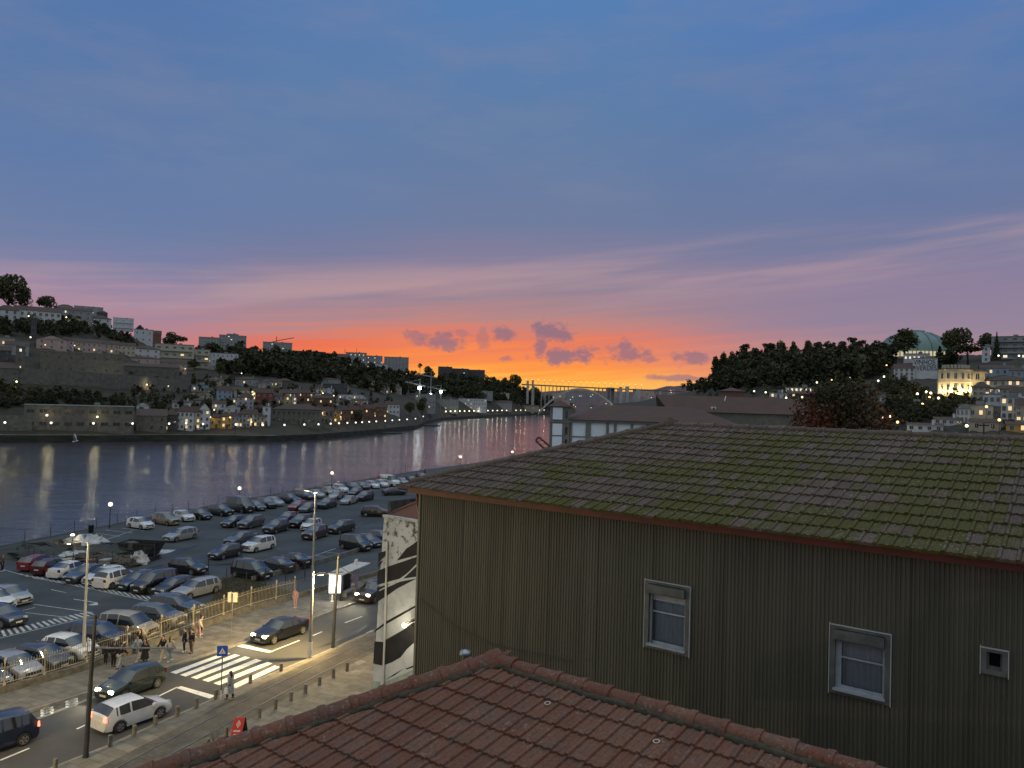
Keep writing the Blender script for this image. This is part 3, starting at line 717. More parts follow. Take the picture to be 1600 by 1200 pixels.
# grass verge between the lot and the railings
def grass_blades(name, poly, n, hmin, hmax, m, seed=1, zf=0):
    rnd = random.Random(seed); b = MB(); xs = [p.x for p in poly]; ys = [p.y for p in poly]
    def inside(x, y):
        c = False; j = len(poly) - 1
        for i in range(len(poly)):
            if (poly[i].y > y) != (poly[j].y > y) and x < (poly[j].x - poly[i].x) * (y - poly[i].y) / (poly[j].y - poly[i].y) + poly[i].x: c = not c
            j = i
        return c
    k = 0
    while k < n:
        x, y = rnd.uniform(min(xs), max(xs)), rnd.uniform(min(ys), max(ys))
        if not inside(x, y): continue
        k += 1; h = rnd.uniform(hmin, hmax); a = rnd.uniform(0, 6.28); w = .03; dx, dy = math.cos(a) * w, math.sin(a) * w; lx, ly = rnd.gauss(0, .05), rnd.gauss(0, .05)
        b.add([(x - dx, y - dy, zf), (x + dx, y + dy, zf), (x + lx, y + ly, zf + h)], [(0, 1, 2)])
    return tag(b.build(name, m, fix=False), kind='stuff')
verge = plan([(318, 968), (345, 905), (360, 902), (385, 905), (440, 921), (470, 931), (400, 946)])
M_grass = mat('dry_grass', (.075, .070, .032), (.035, .038, .016), rough=.95, scale=1.2)
strip_g = sheet('verge_soil', verge, .02, mat('verge_soil_m', (.05, .045, .028), (.028, .027, .018), scale=1, rough=1))
tag(grass_blades('verge_grass', verge, 3200, .08, .3, M_grass), 'rough dry grass on the verge behind the railings', 'grass')
# ---------------------------------------------------------------- walls, railings, poles, street furniture
b = along(WF, .55, .3, z=.0); b.v = b.v
wl = b.build('low_stone_wall', M_stone); tag(wl, 'low stone wall that carries the pale iron railings', 'wall')
M_rust = mat('pale_railing_paint', (.42, .37, .26), (.30, .26, .18), rough=.6, scale=3)
M_dkmetal = mat('dark_painted_steel', (.03, .034, .036), (.02, .022, .024), rough=.55, scale=2)
M_grey = mat('grey_painted_steel', (.20, .21, .22), (.15, .16, .165), rough=.5, scale=2)
M_white = mat('white_paint', (.62, .61, .57), rough=.6)
posts_px = [(-60, 1105 - 25), (0, 1062), (72, 1050), (139, 1034), (200, 1014), (254.5, 995), (305, 978), (351, 962), (394, 947), (433, 936)]
def on_wf(px):
    "point on the stone wall's top under pixel column px"
    best = None; P = resample(WF, 900)
    for p in P:
        d = p + Vector((0, 0, .55)) - Vector((0, 0, CAMH)); w = d.dot(Fw); x = 800 + FPX * d.dot(Rw) / w
        if best is None or abs(x - px) < best[0]: best = (abs(x - px), p.copy())
    p = best[1]; return Vector((p.x, p.y, .55))
RP = [on_wf(x) for x in (-40, 8, 72, 139, 200, 254.5, 305, 351, 394, 433, 461)]
fn = empty('iron_railing', RP[0], 0, 'pale spiked iron railing on the stone wall between pavement and car park', 'railing')
fo = Off(fn)
def nrm2(a, c): d = (c - a).normalized(); return Vector((-d.y, d.x, 0))
for i, p in enumerate(RP):
    b = MB(); s_ = nrm2(RP[max(0, i - 1)], RP[min(len(RP) - 1, max(1, i))]) * .15; q = p + s_
    b.lathe([(.09, 0), (.09, .12), (.05, .16), (.045, 1.3), (.07, 1.33), (.045, 1.38), (.08, 1.46), (.085, 1.52), (.05, 1.6), (0, 1.68)], q, 8)
    fo(b.build('post', M_rust, smooth=True, sharp=40))
for i in range(len(RP) - 1):
    a, c = RP[i], RP[i + 1]; s_ = nrm2(a, c) * .15; a = a + s_; c = c + s_; d = c - a; n = max(2, int(d.length / .155)); b = MB()
    for k in range(1, n):
        q = a + d * (k / n); h = 1.28 if k % 2 else 1.20
        b.tube([q + Vector((0, 0, .08)), q + Vector((0, 0, h))], [.013, .013], 4); b.tube([q + Vector((0, 0, h)), q + Vector((0, 0, h + .04)), q + Vector((0, 0, h + .13))], [.013, .03, .0], 4)
    for z in (.14, 1.08): b.tube([a + Vector((0, 0, z)), c + Vector((0, 0, z))], .024, 4)
    fo(b.build('railing_panel', M_rust))
# wire fence after the railings
WP = [on_wf(x) for x in (461, 488, 515, 540, 565, 588)]
fn = empty('wire_fence', WP[0], 0, 'thin wire fence on the wall behind the bus shelter', 'fence'); fo = Off(fn)
b0 = MB()
for i, p in enumerate(WP):
    b = MB(); b.tube([p, p + Vector((0, 0, 1.25))], .03, 6); fo(b.build('post', M_grey))
for i in range(len(WP) - 1):
    for z in (.1, .3, .5, .7, .9, 1.1, 1.2): b0.tube([WP[i] + Vector((0, 0, z)), WP[i + 1] + Vector((0, 0, z))], .007, 3)
    for k in range(1, 24):
        q = WP[i].lerp(WP[i + 1], k / 24); b0.tube([q + Vector((0, 0, .1)), q + Vector((0, 0, 1.2))], .004, 3)
fo(b0.build('wire_mesh', M_grey))
# concrete edge wall of the lot and dark wire-fence posts
EW = plan([(395, 908), (440, 897), (480, 886), (530, 872), (590, 853)]); EW = extend(EW, 0, 60)
tag(along(EW, .45, .25, z=.0).build('lot_edge_wall', mat('grey_concrete', (.16, .16, .155), (.09, .09, .09), rough=.9, scale=1.5)), 'low concrete wall along the near edge of the car park', 'wall')
FPs = [(206, 925), (241, 874), (260, 876), (325, 903), (354, 923), (384, 929), (414, 922), (446, 917)]
pp = [at(241, 893), at(325, 903), at(353, 922), at(384, 929), at(414, 922), at(446, 917), at(476, 908)]
fn = empty('post_and_wire_fence', pp[2], 0, 'dark post and wire fence beside the grass verge', 'fence'); fo = Off(fn)
for p in pp[1:]:
    b = MB(); b.tube([p, p + Vector((0, 0, 2.0)), p + Vector((0, 0, 2.1)) ], .055, 6); fo(b.build('post', M_dkmetal))
b = MB()
for i in range(2, len(pp) - 1):
    for z in (.4, 1.0, 1.6, 1.95): b.tube([pp[i] + Vector((0, 0, z)), pp[i + 1] + Vector((0, 0, z))], .008, 3)
fo(b.build('wire', M_dkmetal))
# riverside fence with posts
RFp = [at(x, y) for x, y in ((-45, 868), (-20, 860), (4, 853), (28, 848), (49, 845), (71.5, 841), (92.5, 836.5), (113, 832.5), (132.5, 829), (152, 825), (180, 820), (189, 817), (210, 812), (250, 806), (310, 797), (350, 789))]
RFp = []
P = resample([p for p in RE[1:9]], 60)
P = [p + Vector((.5, 0, 0)) for p in P]
fn = empty('riverside_fence', P[0], 0, 'thin post and wire fence along the river edge of the car park', 'fence'); fo = Off(fn)
b = MB()
for i, p in enumerate(P):
    bp_ = MB(); bp_.tube([p, p + Vector((0, 0, 1.5))], .045, 5); fo(bp_.build('post', M_dkmetal))
    if i:
        for z in (.5, .9, 1.3): b.tube([P[i - 1] + Vector((0, 0, z)), p + Vector((0, 0, z))], .01, 3)
fo(b.build('wire', M_dkmetal))
# ---- bollards
M_boll = mat('granite_bollard', (.20, .185, .15), (.11, .10, .085), rough=.9, scale=6, bump=.3)
b = MB(); b.lathe([(.0, .0), (.115, .0), (.115, .50), (.12, .52), (.10, .56), (0, .565)], n=10)
proto = b.build('bollard', M_boll, smooth=True, sharp=40)
row1 = [(86, 1204), (172, 1166), (209.5, 1150), (242.5, 1133.5), (277, 1119.5), (307, 1106), (337, 1092), (391, 1067.5), (439, 1048.5)]
row2 = [(294, 1186), (324, 1170), (353, 1151.5), (405, 1121), (430, 1108), (454.5, 1095), (477, 1083), (499, 1070.5), (520.5, 1059), (542, 1048.5)]
first = True
for rn, row, ph in (('kerb', row1, 'on the kerb of the road'), ('prom', row2, 'along the promenade side of the tram track')):
    for i, (x, y) in enumerate(row):
        o = proto if first else proto.copy()
        if not first: COL.objects.link(o)
        first = False; o.location = at(x, y, .05); o.rotation_euler.z = random.uniform(0, 6)
        o.scale = (1, 1, random.uniform(.95, 1.1))
        tag(o, 'granite bollard %s, %s from the left' % (ph, ordn(i + 1)), 'bollard', 'granite bollards by the tram track')
LAMP = (1.0, .83, .52); SOD = (1.0, .70, .28); COOL = (.95, .95, .85)
E_lamp = emit('lamp_glow', (1.0, .84, .52), 3.5)
E_warm = emit('lamp_glow_warm', (1.0, .62, .22), 2.6)
E_cool = emit('lamp_glow_cool', (1.0, .92, .74), 2.2)
def top_of(px, py, basept):
    "height of a vertical pole over basept whose top shows at pixel row py"
    d = ray(px, py); t = math.hypot(basept.x, basept.y) / math.hypot(d.x, d.y); return CAMH + d.z * t
# tall pale lamp column in the lot
p = at(130, 1030); hz = top_of(136, 848, p)
o = empty('street_lamp', p, 0, 'tall pale grey lamp column behind the railings with its lamp lit', 'street lamp')
b = MB(); b.tube([(0, 0, 0), (0, 0, 1.2), (0, 0, hz)], [.13, .12, .065], 10); b.tube([(0, 0, hz), (-.25, -.1, hz + .1), (-.9, -.3, hz + .05)], .035, 6); b.build('column', mat('pale_grey_steel', (.36, .36, .33), rough=.5), o, smooth=True, sharp=40)
b = MB(); b.box((-1.15, -.35, hz + .04), (.6, .26, .12), .3, taper=.8); b.build('lamp_housing', M_grey, o)
b = MB(); b.lathe([(0, -.06), (.11, -.05), (.13, 0), (0, .01)], (-1.15, -.35, hz - .02), 10); b.build('lamp', E_lamp, o, smooth=True)
point_light('street_lamp_light', (-1.15, -.35, hz - .25), 350, LAMP, .15, o)
# twin-height grey lamp
p = at(484, 1028, .05); hz = top_of(500, 770, p); hm = top_of(497, 899, p)
o = empty('street_lamp', p, 0, 'tall grey lamp post with white painted foot and two luminaires beside the tram track', 'street lamp')
b = MB(); b.tube([(0, 0, 1.15), (0, 0, 3), (0, 0, hz)], [.12, .11, .06], 10); b.tube([(0, 0, hz - .1), (-.4, 0, hz + .05), (-.9, .1, hz + .12)], .035, 6); b.tube([(0, 0, hm), (.3, .1, hm + .05)], .03, 6); b.build('column', M_grey, o, smooth=True, sharp=40)
b = MB(); b.tube([(0, 0, 0), (0, 0, 1.15)], .14, 10); b.build('white_foot', M_white, o, smooth=True, sharp=40)
b = MB(); b.box((-1.2, .14, hz + .14), (.7, .26, .10), 0, taper=.8); b.build('upper_housing', M_grey, o)
b = MB(); b.lathe([(0, -.07), (.1, -.05), (.12, 0), (0, .01)], (-.0, -.02, hz - .02), 10); b.build('upper_lamp', E_lamp, o, smooth=True)
b = MB(); b.box((.6, .2, hm + .06), (.7, .28, .12), .3, taper=.7); b.build('lower_housing', M_grey, o)
b = MB(); b.box((.5, .18, hm - .02), (.42, .2, .05), .3); b.build('lower_lamp', E_lamp, o)
point_light('street_lamp_light', (.5, .15, hm - .2), 2200, SOD, .12, o)
td = (at(385, 1015, 0) - (p + Vector((.5, .15, hm - .2)))); l_ = point_light('street_lamp_beam', (.5, .15, hm - .25), 7500, SOD, .12, o, spot=125); l_.rotation_euler = td.to_track_quat('-Z', 'Y').to_euler()
point_light('street_lamp_light', (-1.2, .14, hz - .1), 1600, LAMP, .12, o)
# black catenary masts
for (bx, by, tx, ty, lab, arm) in ((134, 1183, 151, 965, 'thick black tram mast in front of the white hatchback', 1), (520, 1012, 526.5, 871, 'black tram mast in front of the bus shelter', 2)):
    p = at(bx, by, .05); hz = top_of(tx, ty, p); o = empty('tram_mast', p, 0, lab, 'mast', 'black tram masts'); lean = .18
    b = MB(); b.tube([(0, 0, 0), (0, 0, .2), (lean * .4, 0, 3.6)], [.16, .13, .115], 12); b.tube([(lean * .4, 0, 3.6), (lean, 0, hz)], [.10, .085], 12); b.tube([(lean * .4, 0, 3.55), (lean * .4, 0, 3.7)], .125, 12); b.lathe([(.085, 0), (.11, .03), (.11, .12), (.05, .18), (0, .2)], (lean, 0, hz - .02), 10)
    b.build('mast', M_dkmetal, o, smooth=True, sharp=40)
    b = MB()
    e = Vector((sN.x, sN.y, 0)) * (1 if arm == 2 else -1)
    if arm == 1: e = Vector((.75, .66, 0)); L_ = 4.0; b.tube([(lean, 0, hz - 1.55), Vector((lean, 0, hz - 2.3)) + e * L_], .05, 6); b.build('bracket_arm', M_grey, o)
    else: e = Vector((.8, .2, 0)); b.tube([(lean, 0, hz - .6), Vector((lean, 0, hz - 2.0)) + e * 2.4], .02, 5); b.tube([Vector((lean, 0, hz - 2.0)) + e * 1.3, Vector((lean, 0, hz - 2.05)) + e * 3.0], .03, 5); b.box(Vector((lean, 0, hz - 2.05)) + e * 1.4, (.2, .15, .15)); b.box(Vector((lean, 0, hz - 2.3)) + e * 2.7, (.15, .15, .2)); b.build('bracket_arm', M_dkmetal, o)
# crossing sign
p = at(345, 1093, .05); hs = top_of(346, 1026, p)
o = empty('crossing_sign', p, 0, 'blue square pedestrian crossing sign with white triangle on a thin post', 'road sign')
b = MB(); b.tube([(0, 0, 0), (0, 0, hs + .6)], .03, 8); b.build('post', M_dkmetal, o)
b = MB(); b.tube([(0, 0, .01), (0, 0, .55)], .045, 8); b.build('white_sleeve', M_white, o)
fr = Vector((0, -1, 0)); ang = .25
b = MB(); b.box((0, -.05, hs + .3), (.62, .03, .62), ang); b.build('sign_plate', mat('sign_blue', (.02, .075, .42), rough=.4), o)
def onplate(pts, yy, b, mi=0):
    ca, sa = math.cos(ang), math.sin(ang); b.poly([(x * ca - yy * sa, x * sa + yy * ca - .05, hs + .3 + z) for x, z in pts], mi)
b = MB(); onplate([(-.2, -.16), (.2, -.16), (0, .2)], -.019, b); b.build('triangle', M_white, o)
b = MB()
onplate([(-.02, .03), (.02, .03), (.03, -.03), (-.03, -.03)], -.023, b); onplate([(-.03, -.03), (0, -.03), (-.05, -.12), (-.08, -.12)], -.023, b); onplate([(0, -.03), (.03, -.03), (.08, -.12), (.05, -.12)], -.023, b)
onplate([(-.018, .04), (.018, .04), (.018, .075), (-.018, .075)], -.023, b)
b.build('walking_figure', M_dkmetal, o)
# double sign on thin post (seen from behind)
p = at(361, 1001, .13); hs = top_of(364, 936, p)
o = empty('bus_stop_sign', p, 0, 'pale double board sign seen from behind on a thin pavement post', 'sign')
b = MB(); b.tube([(0, 0, 0), (0, 0, hs + .3)], .028, 6); b.build('post', M_grey, o)
b = MB(); b.box((-.22, .02, hs), (.3, .04, .75), .3); b.box((.14, .1, hs - .02), (.36, .04, .72), .35); b.build('boards', mat('sign_back', (.40, .38, .33), rough=.6), o)
# ---- bus shelter
SB = at(540, 925, .13); sdir = (at(588, 904, .13) - at(520, 936, .13)).normalized(); sn_ = Vector((sdir.y, -sdir.x, 0))
o = empty('bus_shelter', SB, 0, 'bus shelter with pale flat roof, bench and glowing advert panel', 'bus shelter'); fo = Off(o)
r0 = [at(514, 893.5, 2.65), at(536, 897, 2.65), at(578, 883, 2.65), at(556, 880, 2.65)]
c = (r0[0] + r0[1] + r0[2] + r0[3]) / 4; L_, Wd_ = 5.6, 1.5
cz = 2.62; ctr = Vector((c.x, c.y, cz))
b = MB(); b.obox(ctr - sdir * L_ / 2 - sn_ * Wd_ / 2, sdir * L_ * .45, sn_ * Wd_, Vector((0, 0, .09))); b.obox(ctr - sdir * L_ * .04 - sn_ * Wd_ / 2, sdir * L_ * .54, sn_ * Wd_, Vector((0, 0, .09)))
fo(b.build('roof', mat('shelter_roof', (.50, .50, .46), (.4, .4, .38), rough=.5)))
b = MB(); b.obox(ctr + sdir * 1.3 - sn_ * .2 + Vector((0, 0, .09)), sdir * .5, sn_ * .08, Vector((0, 0, .5))); fo(b.build('roof_box', M_white))
wb = at(536, 918, .13)
for k, (q, s2) in enumerate(((-2.5, -.6), (0, -.6), (2.5, -.6))):
    b = MB(); g = ctr + sdir * q + sn_ * s2; b.tube([(g.x, g.y, .13), (g.x, g.y, cz)], .05, 6); fo(b.build('post', M_grey))
b = MB(); g = ctr + sdir * 1.7 - sn_ * .55; b.obox(Vector((g.x, g.y, .13)), sdir * .8, sn_ * .18, Vector((0, 0, 2.3))); fo(b.build('lilac_panel', mat('lilac_print', (.32, .27, .42), (.25, .22, .34), rough=.5)))
b = MB(); b.obox(Vector((ctr.x, ctr.y, .5)) - sdir * 2.4 - sn_ * .62, sdir * 3.9, sn_ * .02, Vector((0, 0, 1.7))); fo(b.build('glass_back', M_glass))
b = MB(); g = ctr - sdir * .7 - sn_ * .3; b.obox(Vector((g.x, g.y, .55)), sdir * 1.9, sn_ * .42, Vector((0, 0, .06))); b.obox(Vector((g.x, g.y, .13)), sdir * .08, sn_ * .4, Vector((0, 0, .42))); b.obox(Vector((g.x, g.y, .13)) + sdir * 1.8, sdir * .08, sn_ * .4, Vector((0, 0, .42))); fo(b.build('bench', mat('bench_grey', (.4, .4, .37), rough=.6)))
# advert panel, nearly square on to the road traffic (faces the camera)
ap = at(522, 939, .13); ad = Vector((.985, .17, 0)).normalized(); an = Vector((ad.y, -ad.x, 0))
def adbox(b, x0, x1, y0, y1, z0, z1): b.obox(Vector((ap.x, ap.y, z0)) + ad * x0 + an * y0, ad * (x1 - x0), an * (y1 - y0), Vector((0, 0, z1 - z0)))
b = MB(); adbox(b, -.62, .72, -.1, .08, .75, 2.75); adbox(b, .5, .7, -.1, .08, .0, .75); fo(b.build('advert_frame', mat('black_frame', (.015, .015, .017), rough=.4)))
b = MB(); adbox(b, -.5, .55, .08, .095, .85, 2.6); fo(b.build('advert_screen', emit('advert_light', (1, .93, .80), .85)))
b = MB(); adbox(b, -.36, .1, .095, .10, 2.3, 2.52); fo(b.build('advert_green', emit('advert_green_ink', (.45, .6, .25), .7)))
b = MB()
rr = random.Random(5)
for row in range(5):
    z = 2.1 - row * .2; x = -.35
    while x < .3:
        w = rr.uniform(.06, .16); adbox(b, x, x + w, .095, .10, z, z + .11); x += w + .05
fo(b.build('advert_lettering', emit('advert_pink_ink', (.9, .35, .42), .8)))
b = MB(); adbox(b, -.25, -.1, -.02, .04, .13, .75); adbox(b, -.3, -.05, -.1, .3, .1, .15); fo(b.build('advert_foot', M_white))
point_light('advert_light', ap + an * .6 + Vector((0, 0, 1.6)), 160, (1, .93, .8), .5)
# red A-board
p = at(369, 1153, .05); o = empty('a_board', p, .0, 'red folding pavement board leaning open behind the near roof edge', 'a-board')
M_red = mat('red_board', (.42, .035, .03), rough=.5)
b = MB(); zz = 1.05
A0 = Vector((-.26, -.28, 0)); X = Vector((.56, .10, 0)); Y = Vector((.12, .28, zz)) 
b.obox(A0, X, Vector((0, .02, .02)), Y); b.build('front_board', M_red, o)
b = MB(); b.obox(A0 + Vector((.2, .62, 0)), X, Vector((0, .02, .01)), Vector((-.06, -.3, zz))); b.build('back_board', M_dkmetal, o)
def onb(b, pts):
    nn_ = X.cross(Y).normalized(); 
    if nn_.y > 0: nn_ = -nn_
    b.poly([A0 + X * s + Y * t + nn_ * .006 for s, t in pts])
b = MB()
for (s0, t0, s1, t1) in ((.5, .88, .68, .72), (.68, .72, .5, .56), (.5, .56, .32, .72), (.32, .72, .5, .88), (.5, .82, .5, .64), (.42, .72, .5, .66), (.58, .72, .5, .78)):
    d = Vector((t1 - t0, s0 - s1)); d = d.normalized() * .018; onb(b, [(s0 - d.x, t0 - d.y), (s1 - d.x, t1 - d.y), (s1 + d.x, t1 + d.y), (s0 + d.x, t0 + d.y)])
b.build('emblem', M_white, o)
b = MB()
for k in range(7): onb(b, [(.18 + k * .09, .36), (.24 + k * .09, .36), (.24 + k * .09, .44), (.18 + k * .09, .44)])
onb(b, [(.25, .22), (.75, .22), (.75, .26), (.25, .26)])
b.build('lettering', M_white, o)
b = MB(); p = at(336, 1165, .05)
rr = random.Random(2)
for k in range(9):
    a = rr.uniform(0, 6.28); q = p + Vector((math.cos(a) * .35, math.sin(a) * .35, rr.uniform(.5, 1.3))); b.tube([p, p.lerp(q, .5) + Vector((0, 0, .1)), q], [.012, .008, .004], 4)
tag(b.build('bare_sapling', M_dkmetal), 'small bare sapling beside the red pavement board', 'sapling')
# ---- river edge globe lamps
def globe(px, py, gx, gy, lab, power=90, on=True, basez=0, first=[None]):
    p = at(px, py, basez); hz = top_of(gx, gy, p)
    o = empty('globe_lamp', p, 0, lab, 'street lamp', 'globe lamps along the river')
    b = MB(); b.tube([(0, 0, 0), (0, 0, .5), (0, 0, hz - .25)], [.12, .07, .05], 8); b.build('column', M_dkmetal, o)
    b = MB(); r = .27; b.lathe([(r * math.sin(math.pi * k / 8), -r * math.cos(math.pi * k / 8)) for k in range(9)], (0, 0, hz), 12); b.build('globe', E_lamp, o, smooth=True)
    point_light('globe_light', (0, 0, hz), power, LAMP, .28, o) if power else None

    return o
globe(171, 825, 171, 788, 'leftmost globe lamp at the river edge, above the debris heap', 260)
globe(373.5, 783, 375, 763, 'globe lamp at the river edge behind the black van', 120)
globe(518, 762, 519, 739, 'globe lamp at the river edge left of the white van', 170)
globe(719, 738, 720, 714, 'globe lamp showing over the hip of the mossy roof, nearer one', 60)
globe(800, 730, 801, 706, 'globe lamp showing over the hip of the mossy roof, farther one', 40)
p = at(633, 742); b = MB(); hz = top_of(633, 723, p); b.tube([p, (p.x, p.y, hz)], .06, 6); tag(b.build('thin_mast', M_dkmetal), 'thin bare mast at the river edge near the white van', 'mast')
p = at(663, 746); b = MB(); hz = top_of(664, 732, p); b.tube([p, (p.x, p.y, hz * .6), (p.x + .2, p.y, hz)], [.25, .3, .22], 7); tag(b.build('mooring_post', M_dkmetal), 'thick dark post at the corner of the mossy roof', 'post')
# hidden lamp on the mural wall
# ---- mural building
mb0 = at(582, 1081, 0); mu = u.copy(); mn = Vector((-mu.y, mu.x, 0)); mn = mn if mn.y > 0 else -mn
mural = empty('mural_building', mb0, 0, 'peeling white building with black painted mural stripes beside the road', 'building'); mo = Off(mural)
def mpt(px, py, off=0): return ray_plane(px, py, mb0 - mn * off, mn)
ztop = mpt(600, 808).z; topL = mpt(600, 808); LM = 14.0
M_mw = mat('peeling_white_render', (.44, .47, .50), (.25, .28, .30), rough=.85, scale=.6, bump=.3, bscale=6, contrast=(.45, .75))
def peel(m, side=1):
    nt = m.node_tree; N = nt.nodes; L = nt.links; b_ = N['Principled BSDF']; src = b_.inputs['Base Color'].links[0].from_socket
    tc = N.new('ShaderNodeTexCoord'); nz = N.new('ShaderNodeTexNoise'); nz.inputs['Scale'].default_value = 2.4; nz.inputs['Detail'].default_value = 9; nz.inputs['Roughness'].default_value = .7
    L.new(tc.outputs['Object'], nz.inputs['Vector']); sp = N.new('ShaderNodeSeparateXYZ'); L.new(tc.outputs['Object'], sp.inputs[0])
    mr = N.new('ShaderNodeMapRange'); mr.inputs[1].default_value = 5; mr.inputs[2].default_value = 11; mr.inputs[3].default_value = -.14; mr.inputs[4].default_value = .07; L.new(sp.outputs[2], mr.inputs[0])
    ad_ = N.new('ShaderNodeMath'); ad_.operation = 'ADD'; L.new(nz.outputs[0], ad_.inputs[0]); L.new(mr.outputs[0], ad_.inputs[1])
    m2 = N.new('ShaderNodeMapRange'); m2.inputs[1].default_value = .56; m2.inputs[2].default_value = .62; L.new(ad_.outputs[0], m2.inputs[0])
    mx = N.new('ShaderNodeMix'); mx.data_type = 'RGBA'; L.new(m2.outputs[0], mx.inputs[0]); L.new(src, mx.inputs[6]); mx.inputs[7].default_value = (.09, .09, .085, 1); L.new(mx.outputs[2], b_.inputs['Base Color'])
peel(M_mw)
tl = topL; b = MB(); th_ = mn * 11
b.add([mb0, mb0 + mu * LM, Vector((*(mb0 + mu * LM).xy, ztop)), tl, mb0 + th_, mb0 + mu * LM + th_, Vector((*(mb0 + mu * LM + th_).xy, ztop)), tl + th_], [(0, 1, 2, 3), (4, 7, 6, 5), (0, 3, 7, 4), (1, 5, 6, 2), (3, 2, 6, 7)])
mo(b.build('wall', M_mw))
b = MB(); b.obox(tl - mn * .06 - mu * .06, mu * LM, mn * .35, Vector((0, 0, .14))); mo(b.build('coping', mat('grey_coping', (.45, .47, .48), (.2, .2, .2), scale=3, rough=.8)))
b = MB(); b.tube([mpt(598.5, 1078, .1), mpt(605, 845, .1)], .07, 6); mo(b.build('drain_pipe', mat('pipe_grey', (.42, .43, .42), rough=.6)))
polys = [[(591, 864), (606, 860), (601, 870), (591, 879)], [(591, 880), (599, 875), (591, 889)], [(660, 838), (660, 865), (620, 876), (635, 857), (646, 850)],
 [(590, 892), (607, 885), (660, 867), (660, 877), (652, 880), (637, 895), (625, 904), (589, 914)], [(660, 876), (660, 899), (651, 901), (630, 904), (642, 893)],
 [(589, 918), (610, 912), (589, 924)], [(660, 902), (649, 905), (620, 920), (606, 930), (587, 942), (588, 926), (607, 917), (625, 909)],
 [(660, 940.5), (648.5, 946), (603, 971), (585, 985), (585, 988), (604, 975), (648.5, 949.5), (660, 944)],
 [(602, 1000), (630, 984), (647, 972), (660, 966), (660, 998), (646, 1005), (635, 1015), (626, 1027), (612, 1035), (601, 1039)],
 [(585.3, 1002), (599, 1003), (597.5, 1040), (582.8, 1037)], [(601, 1063), (616, 1053), (632, 1044), (617, 1055)], [(633, 1045), (655, 1036), (655, 1039), (636, 1046)]]
b = MB()
for q in polys: b.poly([mpt(x, y, .006) for x, y in q])
mo(b.build('mural_paint', mat('mural_black', (.006, .007, .010), (.014, .015, .019), rough=.7, scale=1.5), fix=False))
b = MB(); b.poly([mpt(x, y, .0065) for x, y in ((601, 1066), (660, 1040), (660, 1068), (601, 1092))]); b.poly([mpt(x, y, .0062) for x, y in ((582.5, 1064), (594, 1065), (594, 1095), (582, 1095))])
mo(b.build('pale_green_paint', mat('green_wash', (.30, .36, .33), (.2, .26, .23), rough=.8, scale=2), fix=False))
# its roof: tiled slope and dark parapet behind
b = MB(); q0 = tl + Vector((0, 0, .16)); b.poly([q0 + mn * .3, q0 + mn * .3 + mu * LM, q0 + mn * 5.5 + mu * LM + Vector((0, 0, 1.7)), q0 + mn * 5.5 + mu * 1.7 + Vector((0, 0, 1.7))]); mo(b.build('tiled_roof', M_roofB))
rb = MB(); rb.obox(tl + mn * .35 - mu * .05, mn * 10.8, mu * .25, Vector((0, 0, 1.0))); mo(rb.build('dark_parapet', mat('dark_cement', (.06, .06, .058), (.03, .03, .03), scale=2, rough=.9)))
ridge_c = ridge_caps('ridge_caps', q0 + mn * .4 + Vector((0, 0, .05)) + mu * .1, q0 + mn * 5.5 + mu * 1.7 + Vector((0, 0, 1.75)), M_roofB, None, r=.13); mo(ridge_c)
# wall lantern on its bracket
lp = mpt(632, 977, .9)
o = empty('wall_lantern', lp, 0, 'lit lantern on a bracket in front of the mural wall', 'wall lamp')
b = MB(); b.lathe([(.16 * math.sin(math.pi * k / 6), -.16 * math.cos(math.pi * k / 6)) for k in range(7)], n=10); b.build('lamp', E_lamp, o, smooth=True)
b = MB(); b.tube([(0, 0, .1), mu * .5 + Vector((0, 0, .35)), mu * 1.2 + Vector((0, 0, .75))], .05, 6); b.tube([(0, 0, .1), mn * .9 + Vector((0, 0, .1))], .04, 5); b.box(mu * .9 + Vector((0, 0, .1)), (.7, .3, .12), -.6); b.build('bracket', M_dkmetal, o)
point_light('lantern_light', lp + Vector((0, 0, -.05)) - mn * .1, 330, LAMP, .16)
# unseen street lamps added outside the frame at left, to light road and wall
def kn_at(s):
    P = resample(KN, 200); return P[s]
for (x, y, lab, pw) in ((-26.5, 27.0, 'unseen grey lamp post at the kerb outside the left edge of the view', 9000), (-33, 10, 'unseen grey lamp post farther down the avenue to the left', 3500)):
    o = empty('street_lamp', (x, y, .05), 0, lab, 'street lamp')
    b = MB(); b.tube([(0, 0, 0), (0, 0, 9)], [.12, .07], 8); b.tube([(0, 0, 9), (-1.2, .5, 9.3)], .04, 6); b.build('column', M_grey, o)
    b = MB(); b.box((-1.3, .5, 9.22), (.6, .25, .06), -.4); b.build('lamp', E_lamp, o)
    point_light('street_lamp_light', (-1.3, .5, 8.9), pw, SOD, .15, o)
# ---------------------------------------------------------------- terrain of both banks
def tab(xs, ys): return lambda c: np.interp(c, xs, ys)
LD0 = tab([-400, 0, 150, 300, 430, 500, 560, 600, 650, 668, 690, 740, 800, 860, 900], [300, 335, 355, 385, 400, 434, 490, 542, 640, 800, 980, 1180, 1500, 1950, 2100])
LD1 = tab([-400, 0, 150, 300, 450, 600, 700, 800, 900], [520, 560, 640, 880, 1000, 1300, 1500, 1800, 2300])
LYC = tab([-400, 0, 50, 100, 150, 200, 250, 300, 350, 400, 450, 500, 550, 600, 650, 700, 750, 800, 830, 860, 900], [440, 488, 488, 490, 506, 523, 541, 549, 551, 555, 558, 562, 572, 582, 588, 590, 593, 602, 614, 628, 636])
RD0 = tab([900, 1000, 1100, 1200, 1400, 1600, 2200], [900, 700, 420, 260, 200, 180, 150])
RD1 = tab([900, 1000, 1100, 1200, 1400, 1600, 2200], [2200, 1600, 900, 700, 560, 480, 400])
